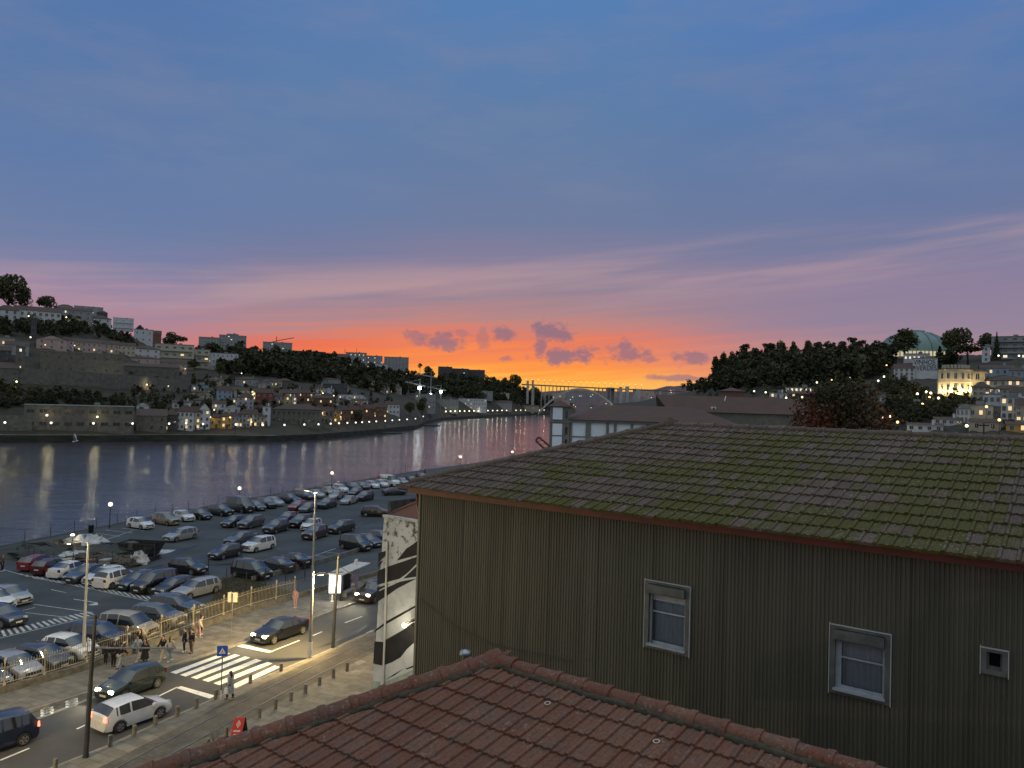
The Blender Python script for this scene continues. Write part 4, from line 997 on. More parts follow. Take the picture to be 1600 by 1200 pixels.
RYC = tab([900, 1000, 1040, 1080, 1105, 1125, 1150, 1200, 1300, 1375, 1450, 1520, 1600, 2200], [636, 627, 618, 612, 604, 580, 564, 557, 558, 558, 556, 554, 552, 540])
def hz(c): return hor(c)
def zl(c, y):
    d0, d1 = LD0(c), LD1(c); zc = CAMH + (hz(c) - LYC(c)) / FPX * d1; t = (y - d0 - 14) / (d1 - d0 - 14)
    if t <= 0: return -2.0
    if t > 1: return zc * (1 - .25 * min(2, t - 1))
    return -2 + (zc + 2) * t ** .88
def zr(c, y):
    d0, d1 = RD0(c), RD1(c); zc = CAMH + (hz(c) - RYC(c)) / FPX * d1; t = (y - d0) / (d1 - d0)
    if t <= 0: return .3
    if t > 1: return zc * (1 - .25 * min(2, t - 1))
    return .3 + (zc - .3) * t ** .95
def terrain(name, zf, D0, D1, c0, c1, m, t0=0.0):
    V = []; F_ = []; cs = np.arange(c0, c1 + 1, 10); ts = [0] + [14.5] + [None] * 44
    rnd = random.Random(3)
    for c in cs:
        d0, d1 = float(D0(c)), float(D1(c))
        for k in range(46):
            y = d0 if k == 0 else d0 + 14 + (d1 - d0) * (k - 1) / 32
            z = zf(c, y) if k else -2.0 if zf is zl else .1
            V.append(((c - 800) / FPX * y, y, z - (.15 if k == 0 else 0) + (rnd.uniform(-.6, .6) if 3 < k else 0)))
    for i in range(len(cs) - 1):
        for k in range(45): F_.append((i * 46 + k, (i + 1) * 46 + k, (i + 1) * 46 + k + 1, i * 46 + k + 1))
    me = bpy.data.meshes.new(name); me.from_pydata(V, [], F_); me.materials.append(m); me.polygons.foreach_set('use_smooth', [True] * len(F_))
    if me.polygons[0].normal.z < 0: me.flip_normals()
    return tag(link(name, me), kind='structure')
M_hill = mat('hillside_scrub', (.020, .021, .014), (.045, .037, .027), rough=1, scale=.06, detail=10)
terrain('left_hill', zl, LD0, LD1, -400, 900, M_hill); terrain('right_hill', zr, RD0, RD1, 960, 2200, M_hill)
def colpx(p): return 800 + FPX * p.x / p.y
def hit(px, py, side=None):
    d = ray(px, py); side = side or ('l' if px < 890 else 'r'); zf = zl if side == 'l' else zr
    y = 150.0 if side == 'r' else 290.0
    while y < 3500:
        t = y / d.y; z = CAMH + d.z * t; c = 800 + FPX * d.x / d.y
        y0 = float((LD0 if side == 'l' else RD0)(c))
        if y > y0 and z <= zf(c, y): return Vector((d.x * t, y, zf(c, y)))
        y += 1.5
    return atY(px, py, 1500)
# quay wall of the far bank
cs = list(range(-400, 880, 10)); Pq = [Vector(((c - 800) / FPX * LD0(c), LD0(c), 0)) for c in cs]
b = MB()
for i in range(len(Pq) - 1):
    a, c = Pq[i], Pq[i + 1]; b.quad((a.x, a.y, -6), (c.x, c.y, -6), (c.x, c.y, -1.6), (a.x, a.y, -1.6)); b.quad((a.x, a.y, -1.6), (c.x, c.y, -1.6), (c.x, c.y + 1.2, -1.6), (a.x, a.y + 1.2, -1.6)); b.quad((a.x, a.y + 1.2, -1.6), (c.x, c.y + 1.2, -1.6), (c.x, c.y + 1.2, -2.2), (a.x, a.y + 1.2, -2.2))
tag(b.build('far_quay', mat('wet_quay_stone', (.05, .048, .04), (.015, .016, .014), rough=.9, scale=.15, stretch=(1, 1, 4)), fix=False), kind='structure')
b = MB()
for i in range(len(Pq) - 1):
    a, c = Pq[i], Pq[i + 1]; b.quad((a.x, a.y + 1.3, -1.93), (c.x, c.y + 1.3, -1.93), (c.x, c.y + 12.5, -1.93), (a.x, a.y + 12.5, -1.93))
tag(b.build('far_road', mat('far_road_surface', (.16, .15, .13), (.10, .10, .09), scale=.1, rough=.9), fix=False), kind='structure')
# low dark spits of rock
for (px, py, w, h, lab) in ((560, 676, 30, 5, 0), (668, 665, 14, 4, 1)):
    c = at(px, py, -5); b = MB(); rr = random.Random(px); pts = []
    for k in range(14):
        w_ = 2 * math.pi * k / 14; pts.append((c.x + math.cos(w_) * 26 * rr.uniform(.7, 1.1) * w / 25, c.y + math.sin(w_) * 14 * rr.uniform(.7, 1.2)))
    b.prism(pts, -5.5, -4.2); o = b.build('river_bank', mat('dark_rock', (.03, .03, .026), rough=1, bump=.5)); o['kind'] = 'structure'
# distant land beyond the bridge, its purple haze put into the hill colours
def farhill(name, prof, D, col, zb=-6):
    b = MB(); V = []
    cs_ = range(prof[0][0], prof[-1][0] + 1, 6); f = tab([p[0] for p in prof], [p[1] for p in prof]); rr = random.Random(int(D))
    for c in cs_:
        z = CAMH + (hz(c) - f(c)) / FPX * D; x = (c - 800) / FPX
        V.append([(x * (D - 500), D - 500, zb), (x * (D - 200), D - 200, z * .55 + rr.uniform(-1, 1)), (x * D, D, z + rr.uniform(-1.5, 2.5)), (x * (D + 500), D + 500, zb)])
    for i in range(len(V) - 1):
        for k in range(3): b.quad(V[i][k], V[i + 1][k], V[i + 1][k + 1], V[i][k + 1])
    return tag(b.build(name, mat(name + '_m', *col, rough=1, scale=.02, detail=10)), kind='structure')
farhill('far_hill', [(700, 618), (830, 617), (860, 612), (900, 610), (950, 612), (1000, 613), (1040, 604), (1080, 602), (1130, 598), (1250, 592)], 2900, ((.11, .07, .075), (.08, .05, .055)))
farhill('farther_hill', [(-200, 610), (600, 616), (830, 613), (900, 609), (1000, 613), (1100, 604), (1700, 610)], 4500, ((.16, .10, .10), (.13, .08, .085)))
# ---------------------------------------------------------------- trees
def np_mesh(name, V, nq, m, quad=4):
    me = bpy.data.meshes.new(name); n = len(V); me.vertices.add(n); me.vertices.foreach_set('co', V.astype('f').ravel())
    me.loops.add(nq * quad); me.loops.foreach_set('vertex_index', np.arange(nq * quad, dtype='i')); me.polygons.add(nq)
    me.polygons.foreach_set('loop_start', np.arange(0, nq * quad, quad, dtype='i')); me.update(calc_edges=True); me.materials.append(m); me.validate(); return me
NR = np.random.RandomState(5)
def leaf_quads(centers, size, rs=NR):
    n = len(centers); a = rs.normal(size=(n, 3)); a /= np.linalg.norm(a, axis=1)[:, None]; b = np.cross(a, rs.normal(size=(n, 3))); b /= np.linalg.norm(b, axis=1)[:, None]
    s = (size * rs.uniform(.5, 1.2, n))[:, None]; a = a * s; b = b * s * .75
    return np.stack([centers - a - b * .3, centers + b - a * .2, centers + a + b * .3, centers - b + a * .2], 1).reshape(-1, 3)
def crown_pts(n, R, H, z0, rs, lobes=9, tight=.36, flat=False):
    "points in several overlapping leaf clumps"
    L_ = []
    for k in range(lobes):
        th_ = rs.uniform(0, 2 * np.pi); f = rs.uniform(0, 1); rr = R * (rs.uniform(.25, .72)) * (math.sin(math.pi * (.18 + .75 * f)) if not flat else 1)
        L_.append((rr * math.cos(th_), rr * math.sin(th_), z0 + H * (.12 + .76 * f), rs.uniform(.30, .5)))
    L_ = np.array(L_); idx = rs.randint(0, lobes, n); c = L_[idx]
    v = rs.normal(size=(n, 3)); v /= np.linalg.norm(v, axis=1)[:, None]; r = rs.uniform(.45, 1.05, n) ** .6
    P = c[:, :3] + v * (r * c[:, 3])[:, None] * np.array([R, R, H * .55]); return P
M_leafD = mat('dark_foliage', (.030, .042, .018), (.062, .074, .032), rough=.9, scale=.25, spec=.2)
M_leafM = mat('mid_foliage', (.055, .064, .028), (.10, .10, .048), rough=.9, scale=.3, spec=.2)
M_leafA = mat('autumn_foliage', (.05, .042, .02), (.085, .045, .022), rough=.9, scale=.25, spec=.2)
M_trunk = mat('bark', (.05, .04, .03), (.03, .025, .02), rough=1, scale=3)
def tree_proto(kind, seed):
    rs = np.random.RandomState(seed); rnd = random.Random(seed)
    if kind == 'round': R, H, z0, n, ls, lo = 4.6, 7.0, 2.4, 1500, .42, 15
    elif kind == 'tall': R, H, z0, n, ls, lo = 3.2, 11, 2.5, 1400, .42, 16
    elif kind == 'conifer': R, H, z0, n, ls, lo = 2.6, 13, 1.2, 1300, .38, 0
    elif kind == 'pine': R, H, z0, n, ls, lo = 4.2, 3.6, 8.0, 1000, .36, 10
    elif kind == 'palm': R, H, z0, n, ls, lo = 2.4, 2.2, 8.5, 0, .3, 0
    elif kind == 'bush': R, H, z0, n, ls, lo = 2.4, 2.6, .0, 600, .3, 8
    t = MB(); top = z0 + H * .55
    pts = [(0, 0, -1.5), (rnd.uniform(-.2, .2), rnd.uniform(-.2, .2), z0 * .6), (rnd.uniform(-.4, .4), rnd.uniform(-.4, .4), top)]
    t.tube(pts, [.34, .24, .10], 7)
    if kind in ('round', 'tall', 'pine'):
        for k in range(6):
            a = rnd.uniform(0, 6.28); zz = z0 * rnd.uniform(.7, 1.2); t.tube([(0, 0, zz), (math.cos(a) * R * .3, math.sin(a) * R * .3, zz + H * .2), (math.cos(a) * R * .6, math.sin(a) * R * .6, z0 + H * .5)], [.12, .08, .03], 5)
    if kind == 'conifer':
        z = rs.uniform(0, 1, n) ** 1.1; r = R * (1 - z) * (.55 + .45 * rs.uniform(0, 1, n)) * (1 + .25 * np.sin(z * 40)); a = rs.uniform(0, 2 * np.pi, n)
        P = np.stack([r * np.cos(a), r * np.sin(a), z0 + z * H], 1); V = leaf_quads(P, ls, rs); nq = n
    elif kind == 'palm':
        Vs = []
        for k in range(22):
            a = rnd.uniform(0, 6.28); el = rnd.uniform(-.5, 1.1); L_ = R * rnd.uniform(.8, 1.1)
            for j in range(8):
                s = j / 8; s2 = (j + 1) / 8; f = lambda q: np.array([math.cos(a) * L_ * q, math.sin(a) * L_ * q, z0 + 1.0 + L_ * (math.sin(el) * q - .7 * q * q)]); w = .22 * (1 - s * .7); w2 = .22 * (1 - s2 * .7); side = np.array([-math.sin(a), math.cos(a), 0])
                Vs += [f(s) - side * w, f(s2) - side * w2, f(s2) + side * w2, f(s) + side * w]
        V = np.array(Vs); nq = len(V) // 4
    else:
        P = crown_pts(n, R, H, z0, rs, lo, flat=(kind == 'pine')); V = leaf_quads(P, ls, rs); nq = n
    mm = {'round': M_leafM, 'tall': M_leafD, 'conifer': M_leafD, 'pine': M_leafD, 'palm': M_leafD, 'bush': M_leafM}[kind]
    me = np_mesh('crown', V, nq, mm); tm = t.build('trunk', M_trunk, smooth=True); tme = tm.data; bpy.data.objects.remove(tm)
    return me, tme, z0 + H, R
TP = {k: [tree_proto(k, s) for s in range(3)] for k in ('round', 'tall', 'conifer', 'pine', 'palm', 'bush')}
def put_tree(px, py_top, py_base, kind, label, group=None, side=None, wpx=None, D=None, name=None):
    p = hit(px, py_base, side) if D is None else atY(px, py_base, D)
    v = TP[kind][random.randrange(3)]; h = (py_base - py_top) / FPX * p.y; s = h / v[2]
    nm = name or {'round': 'broadleaf_tree', 'tall': 'tall_tree', 'conifer': 'conifer_tree', 'pine': 'umbrella_pine', 'palm': 'palm_tree', 'bush': 'bush'}[kind]
    o = empty(nm, p, random.uniform(0, 6), label, 'tree' if kind != 'bush' else 'bush', group)
    sx = s if wpx is None else (wpx / FPX * p.y) / (2 * v[3] * 1.05); o.scale = (sx, sx, s)
    link('crown', v[0], o); link('trunk', v[1], o); return o
def wood(name, label, poly, n, hmin, hmax, seed, m, side=None, per=110, lsz=.9, zmin=None, kind='stuff'):
    rs = np.random.RandomState(seed); xs = [p[0] for p in poly]; ys = [p[1] for p in poly]; Vs = []; k = 0; tries = 0
    while k < n and tries < n * 30:
        tries += 1; x, y = rs.uniform(min(xs), max(xs)), rs.uniform(min(ys), max(ys)); c = False; j = len(poly) - 1
        for i in range(len(poly)):
            if (poly[i][1] > y) != (poly[j][1] > y) and x < (poly[j][0] - poly[i][0]) * (y - poly[i][1]) / (poly[j][1] - poly[i][1]) + poly[i][0]: c = not c
            j = i
        if not c: continue
        p = hit(x, y, side); k += 1; h = rs.uniform(hmin, hmax); R = h * rs.uniform(.38, .55)
        P = crown_pts(per, R, h * .85, h * .12, rs, 7); Vs.append(leaf_quads(P + np.array(p), lsz * h / 9, rs))
    V = np.concatenate(Vs); o = link(name, np_mesh(name, V, len(V) // 4, m)); return tag(o, label, 'trees', kind=kind)
M_wood = mat('woodland_foliage', (.030, .036, .020), (.070, .066, .038), rough=1, scale=.05, spec=.1, detail=8)
wood('far_bank_wood', 'dark woodland covering the hill above the terraced houses of the far bank', [(370, 553), (450, 560), (540, 568), (600, 582), (660, 590), (760, 598), (860, 628), (855, 640), (760, 625), (690, 622), (600, 615), (500, 600), (420, 592), (350, 585), (300, 560)], 620, 9, 17, 1, M_wood, per=90, lsz=1.25)
wood('terrace_scrub', 'dark scrub and gardens on the slope between the stone walls of the far bank', [(-40, 612), (0, 609), (50, 613), (150, 620), (200, 627), (205, 640), (100, 636), (0, 640), (-40, 640)], 210, 3, 5.5, 2, M_wood, per=90, lsz=1.1)
wood('slope_scrub', 'dark bushes on the slope under the long white building at upper left', [(-40, 508), (60, 508), (110, 505), (150, 512), (210, 536), (215, 548), (160, 530), (100, 526), (0, 526)], 170, 4, 8, 3, M_wood, per=90, lsz=1.1)
wood('village_gardens', 'patches of dark garden shrubs among the small houses of the far bank', [(200, 588), (300, 590), (420, 600), (560, 612), (620, 625), (600, 650), (420, 655), (300, 660), (200, 650)], 230, 3, 7, 4, M_wood, per=80, lsz=1.1)
wood('right_bank_wood', 'dark wooded ridge to the right of the bridge below the domed hall', [(1060, 605), (1105, 596), (1125, 580), (1160, 566), (1380, 560), (1395, 572), (1380, 590), (1250, 606), (1150, 612), (1080, 616)], 520, 8, 15, 5, M_wood, per=110, lsz=1.0, side='r')
wood('ridge_end_wood', 'dark trees on the low end of the wooded ridge just left of the bridge', [(690, 592), (760, 595), (815, 607), (862, 632), (850, 642), (760, 628), (690, 618)], 240, 10, 17, 8, M_wood, per=80, lsz=1.25)
wood('park_shrubs', 'dark green garden shrubs below the wooded ridge on the right bank', [(1080, 616), (1250, 606), (1390, 592), (1400, 622), (1380, 650), (1250, 645), (1150, 630)], 170, 2.5, 5, 9, M_leafM, per=90, lsz=1.0, side='r')
wood('hillside_gardens', 'dark garden trees between the houses on the right hillside', [(1375, 602), (1420, 600), (1460, 628), (1500, 632), (1530, 638), (1500, 645), (1480, 660), (1380, 672)], 120, 3.5, 7, 6, M_wood, per=110, lsz=.8, side='r')
# skyline and single trees
G = 'trees on the left skyline'
put_tree(12, 428, 492, 'round', 'big broadleaf tree on the skyline at the upper left corner of the hill', G, wpx=62)
put_tree(-20, 436, 492, 'round', 'broadleaf tree cut by the left edge of the photo beside the big one', G, wpx=50)
put_tree(38, 450, 490, 'round', 'smaller rounded tree on the right flank of the big skyline tree at upper left', G, wpx=30)
put_tree(270, 519, 546, 'round', 'dome shaped tree on the skyline right of the white houses', G, wpx=44)
put_tree(72, 462, 490, 'round', 'dark tree behind the roof of the long white building', G, wpx=34)
put_tree(218, 508, 522, 'round', 'small loose tree behind the white and brown house on the left skyline', G, wpx=16)
for (px, yt, yb, w, l) in ((300, 560, 578, 26, 'rounded dark tree left below the long modern apartments'), (343, 566, 590, 20, 'dark tree in front of the right end of the long modern apartments'), (370, 560, 588, 26, 'dark tree just right of the long modern apartments'), (292, 617, 628, 18, 'round dark bush tree among roofs below the lit ochre corner')):
    put_tree(px, yt, yb, 'round', l, wpx=w)
for i, (px, yt, yb, w, k) in enumerate(((656, 568, 590, 10, 'pine'), (668, 572, 592, 18, 'round'), (805, 585, 612, 24, 'round'), (788, 590, 608, 20, 'round'), (770, 589, 604, 16, 'round'), (835, 605, 632, 30, 'round'), (858, 618, 640, 22, 'round'), (560, 640, 662, 18, 'round'), (660, 622, 648, 24, 'round'), (640, 628, 650, 20, 'round'), (488, 640, 655, 16, 'round'))):
    put_tree(px, yt, yb, k, ['lone slender pine on the skyline left of the long flats', 'dark tree right beside the lone slender pine on the skyline', 'rounded tree on the end of the wooded ridge left of the bridge', 'second rounded tree from the bridge end of the wooded ridge', 'third rounded tree from the bridge end of the wooded ridge', 'dark tree on the point just left of the bridge arch', 'dark tree at the water end of the wooded point by the bridge', 'dark tree by the red brick sheds on the far quay', 'dark tree at the end of the far quay behind the lamps', 'dark tree right of the small white red-roofed house on the quay', 'dark tree in front of the long stone warehouse'][i], wpx=w)
G2 = 'trees on the right skyline'
sky = [(1118, 556, 600, 'tall', 22), (1130, 552, 590, 'tall', 20), (1145, 549, 580, 'round', 24), (1163, 538, 572, 'pine', 20), (1180, 544, 570, 'round', 26), (1200, 536, 566, 'pine', 22), (1220, 534, 566, 'round', 26), (1240, 533, 566, 'tall', 18), (1262, 533, 566, 'round', 22), (1273, 534, 566, 'palm', 8), (1281, 534, 566, 'tall', 10), (1290, 532, 562, 'palm', 9), (1302, 536, 564, 'tall', 14), (1316, 534, 564, 'pine', 18), (1331, 528, 562, 'pine', 22), (1345, 532, 562, 'pine', 20), (1362, 536, 562, 'round', 22), (1376, 540, 562, 'tall', 14)]
for i, (px, yt, yb, k, w) in enumerate(sky):
    put_tree(px, yt, yb, k, {'tall': 'tall narrow dark tree', 'round': 'rounded dark tree', 'pine': 'flat-topped dark pine', 'palm': 'palm tree silhouette'}[k] + ' on the right skyline, %s tree from the bridge' % ordn(i + 1), G2, side='r', wpx=w)
put_tree(1413, 514, 562, 'round', 'big round tree in front of the left half of the domed hall', G2, side='r', wpx=56)
put_tree(1494, 512, 566, 'round', 'tall spreading tree just right of the domed hall', G2, side='r', wpx=54)
put_tree(1541, 520, 562, 'round', 'loose crowned tree left of the white apartments on the right skyline', G2, side='r', wpx=34)
put_tree(1557, 519, 564, 'conifer', 'narrow dark conifer beside the white apartments on the right skyline', G2, side='r', wpx=12)
put_tree(1512, 540, 580, 'pine', 'wide flat dark pine above the floodlit mansion', G2, side='r', wpx=60)
put_tree(1468, 541, 578, 'conifer', 'dark pointed conifer that hides the end of the big lettered wall', G2, side='r', wpx=28)
put_tree(1485, 545, 580, 'tall', 'dark tree right of the lettered wall and the pointed conifer', G2, side='r', wpx=34)
# the big dark tree with the reddish lower side, behind the mossy ridge
def near_tree(px, D, ytop, wpx, ybase_z, m, label, n=13000, seed=1, lsz=.36, lobes=60, name='broadleaf_tree'):
    rs = np.random.RandomState(seed); top = atY(px, ytop, D); H = top.z - ybase_z; R = wpx / FPX * D / 2
    P = crown_pts(n, R, H * .9, H * .10, rs, lobes); V = leaf_quads(P, lsz, rs)
    o = empty(name, (top.x, D, ybase_z), 0, label, 'tree'); link('crown', np_mesh('crown', V, n, m), o)
    b = MB(); b.tube([(0, 0, -1), (0, 0, H * .3), (.3, 0, H * .6)], [.5, .38, .15], 8)
    for k in range(7):
        a = k * .9; b.tube([(0, 0, H * .2), (math.cos(a) * R * .3, math.sin(a) * R * .3, H * .4), (math.cos(a) * R * .6, math.sin(a) * R * .6, H * .6)], [.2, .13, .05], 6)
    b.build('trunk', M_trunk, o, smooth=True); return o
M_leafR = mat('reddening_foliage', (.045, .040, .020), (.21, .048, .026), rough=.9, scale=.06, spec=.2, contrast=(.42, .62))
near_tree(1316, 150, 598, 172, .5, M_leafR, 'large dark tree with reddish lower leaves just behind the mossy ridge', seed=4)
# ---------------------------------------------------------------- bridge
def bpt(px, z, dd=0):
    D = 1761 + (px - 835) / 150 * 155 + dd; return Vector(((px - 800) / FPX * D, D, z))
M_conc = mat('bridge_concrete', (.44, .41, .40), (.34, .32, .31), rough=.9, scale=.1)
M_dkconc = mat('bridge_shadowed_deck', (.14, .12, .12), rough=.9)  # darker copy of the concrete, the deck's shade put into its colour
o = empty('arch_bridge', bpt(905, -5), 0, 'long concrete arch bridge crossing the river against the orange sky', 'bridge'); bo = Off(o)
b = MB()
for i in range(80):
    p0, p1 = 815 + i * 3.2, 815 + (i + 1) * 3.2; a, c = bpt(p0, 62.6), bpt(p1, 62.6); bk = Vector((0, 14, 0)); b.obox(a, c - a, bk, Vector((0, 0, 2.6)))
bo(b.build('deck', M_dkconc))
b = MB()
def archz(px): return 61.5 - ((px - 908) / 66) ** 2 * 60
for k in range(44):
    p0, p1 = 842 + k * 3, 842 + (k + 1) * 3
    for dd in (0, 9):
        t0 = 4.2 + 2.4 * abs(p0 - 908) / 66; a, c = bpt(p0, archz(p0), dd), bpt(p1, archz(p1), dd); b.add([a, c, c - Vector((0, 0, t0)), a - Vector((0, 0, t0)), a + Vector((0, 5, 0)), c + Vector((0, 5, 0)), c + Vector((0, 5, -t0)), a + Vector((0, 5, -t0))], [(0, 1, 2, 3), (4, 7, 6, 5), (0, 4, 5, 1), (3, 2, 6, 7)])
bo(b.build('arch', M_conc))
for k in range(22):
    px = 846 + k * 6; z = archz(px) - 1
    if z > 56: continue
    b = MB(); q = bpt(px, max(-4, z)); b.obox(q, (1.3, 0, 0), (0, 14, 0), (0, 0, 63 - q.z)); bo(b.build('spandrel_column', M_conc))
for (px, w, zt, zb_, dd) in ((823, 5, 73, 20, 0), (831, 4.5, 75, -4, 0), (834, 2, 62, 0, 5), (949, 18, 67, 30, 22), (968, 7, 69, -4, 0), (978, 8, 71, -4, 0), (990, 18, 66, -4, 6), (1012, 5, 62, 0, 0), (1030, 5, 62, 0, 0)):
    b = MB(); q = bpt(px, zb_, -1 + dd); b.obox(q, (w, 0, 0), (0, 9, 0), (0, 0, zt - zb_)); bo(b.build('pier', M_conc))
for px in (971, 981): point_light('pier_uplight', bpt(px, 0, -14), 40000, (1, .95, .8), 1.0)
b0 = emit('deck_lamp_glow', (1, .62, .25), 5)
for i in range(20):
    px = 822 + i * 9.5; b = MB(); q = bpt(px, 65); b.tube([q, q + Vector((0, 0, 11))], .25, 4); pl = bo(b.build('lamp_post', M_dkmetal)); b = MB(); b.box(q + Vector((0, 0, 11.4)), (1.3, .8, .6)); lm = b.build('lamp', b0); lm.parent = pl
# ---------------------------------------------------------------- houses of both banks
WC = dict(white=((.50, .52, .55), (.40, .42, .45)), cream=((.44, .41, .33), (.34, .32, .26)), grey=((.28, .29, .30), (.20, .21, .22)), blue=((.24, .32, .40), (.2, .26, .33)), pink=((.42, .32, .30), (.34, .26, .25)),
 tan=((.36, .32, .25), (.28, .25, .2)), red=((.20, .065, .05), (.15, .05, .04)), brick=((.17, .09, .065), (.12, .07, .055)), stone=((.15, .145, .13), (.085, .082, .075)), yellow=((.42, .36, .16), (.33, .28, .13)), lilac=((.36, .33, .42), (.3, .27, .34)), dark=((.08, .08, .085), (.05, .05, .055)), green=((.2, .26, .2), (.15, .2, .16)), ochre=((.42, .28, .08), (.34, .22, .07)))
HM = {k: mat('wall_' + k, *v, rough=.9, scale=.35 if k != 'stone' else .5, detail=8, bump=.3 if k == 'stone' else 0, bscale=2) for k, v in WC.items()}
M_rt = mat('old_roof_tiles', (.085, .052, .042), (.05, .038, .034), rough=.9, scale=.6, detail=8, bump=.4, bscale=5)
M_rd = mat('dark_roof', (.045, .042, .042), (.03, .03, .03), rough=.9, scale=.5)
M_rf = mat('flat_roof', (.2, .21, .22), (.14, .15, .16), rough=.8, scale=.4)
M_pane = mat('dark_pane', (.012, .014, .018), rough=.12, spec=.8)
M_wfr = mat('pale_window_frame', (.42, .43, .43), rough=.7)
E_win = emit('lit_window', (1.0, .66, .27), 1.0); E_winc = emit('lit_window_cool', (1.0, .86, .62), 1.0)
WM = {}
def winmesh(w, h, lit, fr=0):
    w, h = round(w * 2) / 2 or .5, round(h * 2) / 2 or .5; k = (w, h, lit, fr)
    if k not in WM:
        b = MB(); f = .12
        b.box((0, -.05, 0), (w + 2 * f, .16, h + 2 * f), 0, 0); b.box((0, -.15, 0), (w, .06, h), 0, 1)
        b.box((0, -.17, 0), (.08, .08, h), 0, 0)
        o = b.build('window', [HM['stone'] if fr else M_wfr, {0: M_pane, 1: E_win, 2: E_winc}[lit]]); WM[k] = o.data; bpy.data.objects.remove(o)
    return WM[k]
def house(x0, x1, yt, yb, roof, col, fl, nc, label, lit=(), yaw=0.0, dep=None, rf=.28, side=None, D=None, name='house', cat='house', wsz=(1.0, 1.6), lc=1, rm=None, door=False, chim=False, balc=False, grp=None):
    cx = (x0 + x1) / 2; p = hit(cx, yb, side) if D is None else atY(cx, yb, D); sc = p.y / FPX; Wd_ = (x1 - x0) * sc; H = (yb - yt) * sc
    if roof == 'flat': rf = 0
    if dep is None: dep = min(16, max(6, Wd_ * .7))
    rz = -math.atan2(p.x, p.y) + yaw; o = empty(name, p, rz, label, cat, grp); Hw = H * (1 - rf); m = HM[col]; hw = Wd_ / 2
    b = MB(); b.box((0, dep / 2, (Hw - 5) / 2), (Wd_, dep, Hw + 5)); b.build('wall', m, o)
    rmat = rm or (M_rf if roof == 'flat' else M_rt); b = MB(); e = .35; hr = max(.8, H * rf); yb2 = dep + e
    if roof == 'hip':
        r = min(hw * .8, dep / 2); v = [(-hw - e, -e, Hw), (hw + e, -e, Hw), (hw + e, yb2, Hw), (-hw - e, yb2, Hw), (-hw + r, dep / 2, Hw + hr), (hw - r, dep / 2, Hw + hr)]
        b.add(v, [(0, 1, 5, 4), (1, 2, 5), (2, 3, 4, 5), (3, 0, 4), (0, 3, 2, 1)]); b.box((0, dep / 2, Hw - .12), (Wd_ + 2 * e - .1, dep + 2 * e - .1, .2))
    elif roof == 'gable':
        v = [(-hw - e, -e, Hw - .1), (hw + e, -e, Hw - .1), (hw + e, yb2, Hw - .1), (-hw - e, yb2, Hw - .1), (-hw - e, dep / 2, Hw + hr), (hw + e, dep / 2, Hw + hr)]
        b.add(v, [(0, 1, 5, 4), (2, 3, 4, 5), (0, 3, 2, 1)]); g = MB(); g.add([(-hw, 0, Hw - .1), (-hw, dep, Hw - .1), (-hw, dep / 2, Hw + hr - .3), (hw, 0, Hw - .1), (hw, dep, Hw - .1), (hw, dep / 2, Hw + hr - .3)], [(0, 1, 2), (3, 5, 4)]); g.build('gable_end', m, o)
    elif roof == 'front':
        v = [(-hw - e, -e, Hw - .1), (0, -e, Hw + hr), (hw + e, -e, Hw - .1), (-hw - e, yb2, Hw - .1), (0, yb2, Hw + hr), (hw + e, yb2, Hw - .1)]
        b.add(v, [(0, 1, 4, 3), (1, 2, 5, 4), (0, 3, 5, 2)]); g = MB(); g.add([(-hw, -.02, Hw - .15), (hw, -.02, Hw - .15), (0, -.02, Hw + hr - .35)], [(0, 1, 2)]); g.build('gable_end', m, o)
    elif roof == 'shed':
        v = [(-hw - e, -e, Hw - .1), (hw + e, -e, Hw - .1), (hw + e, yb2, Hw + hr), (-hw - e, yb2, Hw + hr)]; b.add(v, [(0, 1, 2, 3)]); b.add([(-hw, .1, Hw - .1), (-hw, dep, Hw - .1), (-hw, dep, Hw + hr), (hw, .1, Hw - .1), (hw, dep, Hw - .1), (hw, dep, Hw + hr)], [(0, 1, 2), (3, 5, 4)])
    else:
        b.box((0, dep / 2, Hw + .15), (Wd_ + .5, dep + .5, .35)); b.box((hw * .3, dep * .6, Hw + 1.0), (2.5, 2, 1.6))
    rfo = b.build('roof', rmat, o)
    if chim: b = MB(); b.box((hw * .45, dep * .4, Hw + hr + .3), (.8, .8, 1.8)); c_ = b.build('chimney', m, rfo)
    k = 0
    for f in range(fl):
        for c in range(nc):
            z = Hw * (f + .55) / fl; x = -hw + Wd_ * (c + .5) / nc; i = f * nc + c; l = (lc if i in lit or (grp and col != 'stone' and random.random() < .09) else 0)
            w, h = min(wsz[0], Wd_ / nc * .55), min(wsz[1], Hw / fl * .6)
            wo = link('window', winmesh(w, h, l, col in ('stone', 'dark', 'brick')), o, (x, 0, z))
    if door: b = MB(); b.box((hw * .1, -.05, 1.1), (1.1, .12, 2.2)); b.build('door', mat('dark_door', (.06, .04, .03), rough=.6), o)
    if balc:
        for f in range(1, fl + 1):
            b = MB(); z = Hw * (f - 1) / fl + .2; b.box((0, -.7, z), (Wd_ * .9, 1.3, .2)); b.box((0, -1.32, z + .5), (Wd_ * .9, .06, .9)); b.build('balcony', m, o)
    return o
T = lambda *a, **k: house(*a, **k)
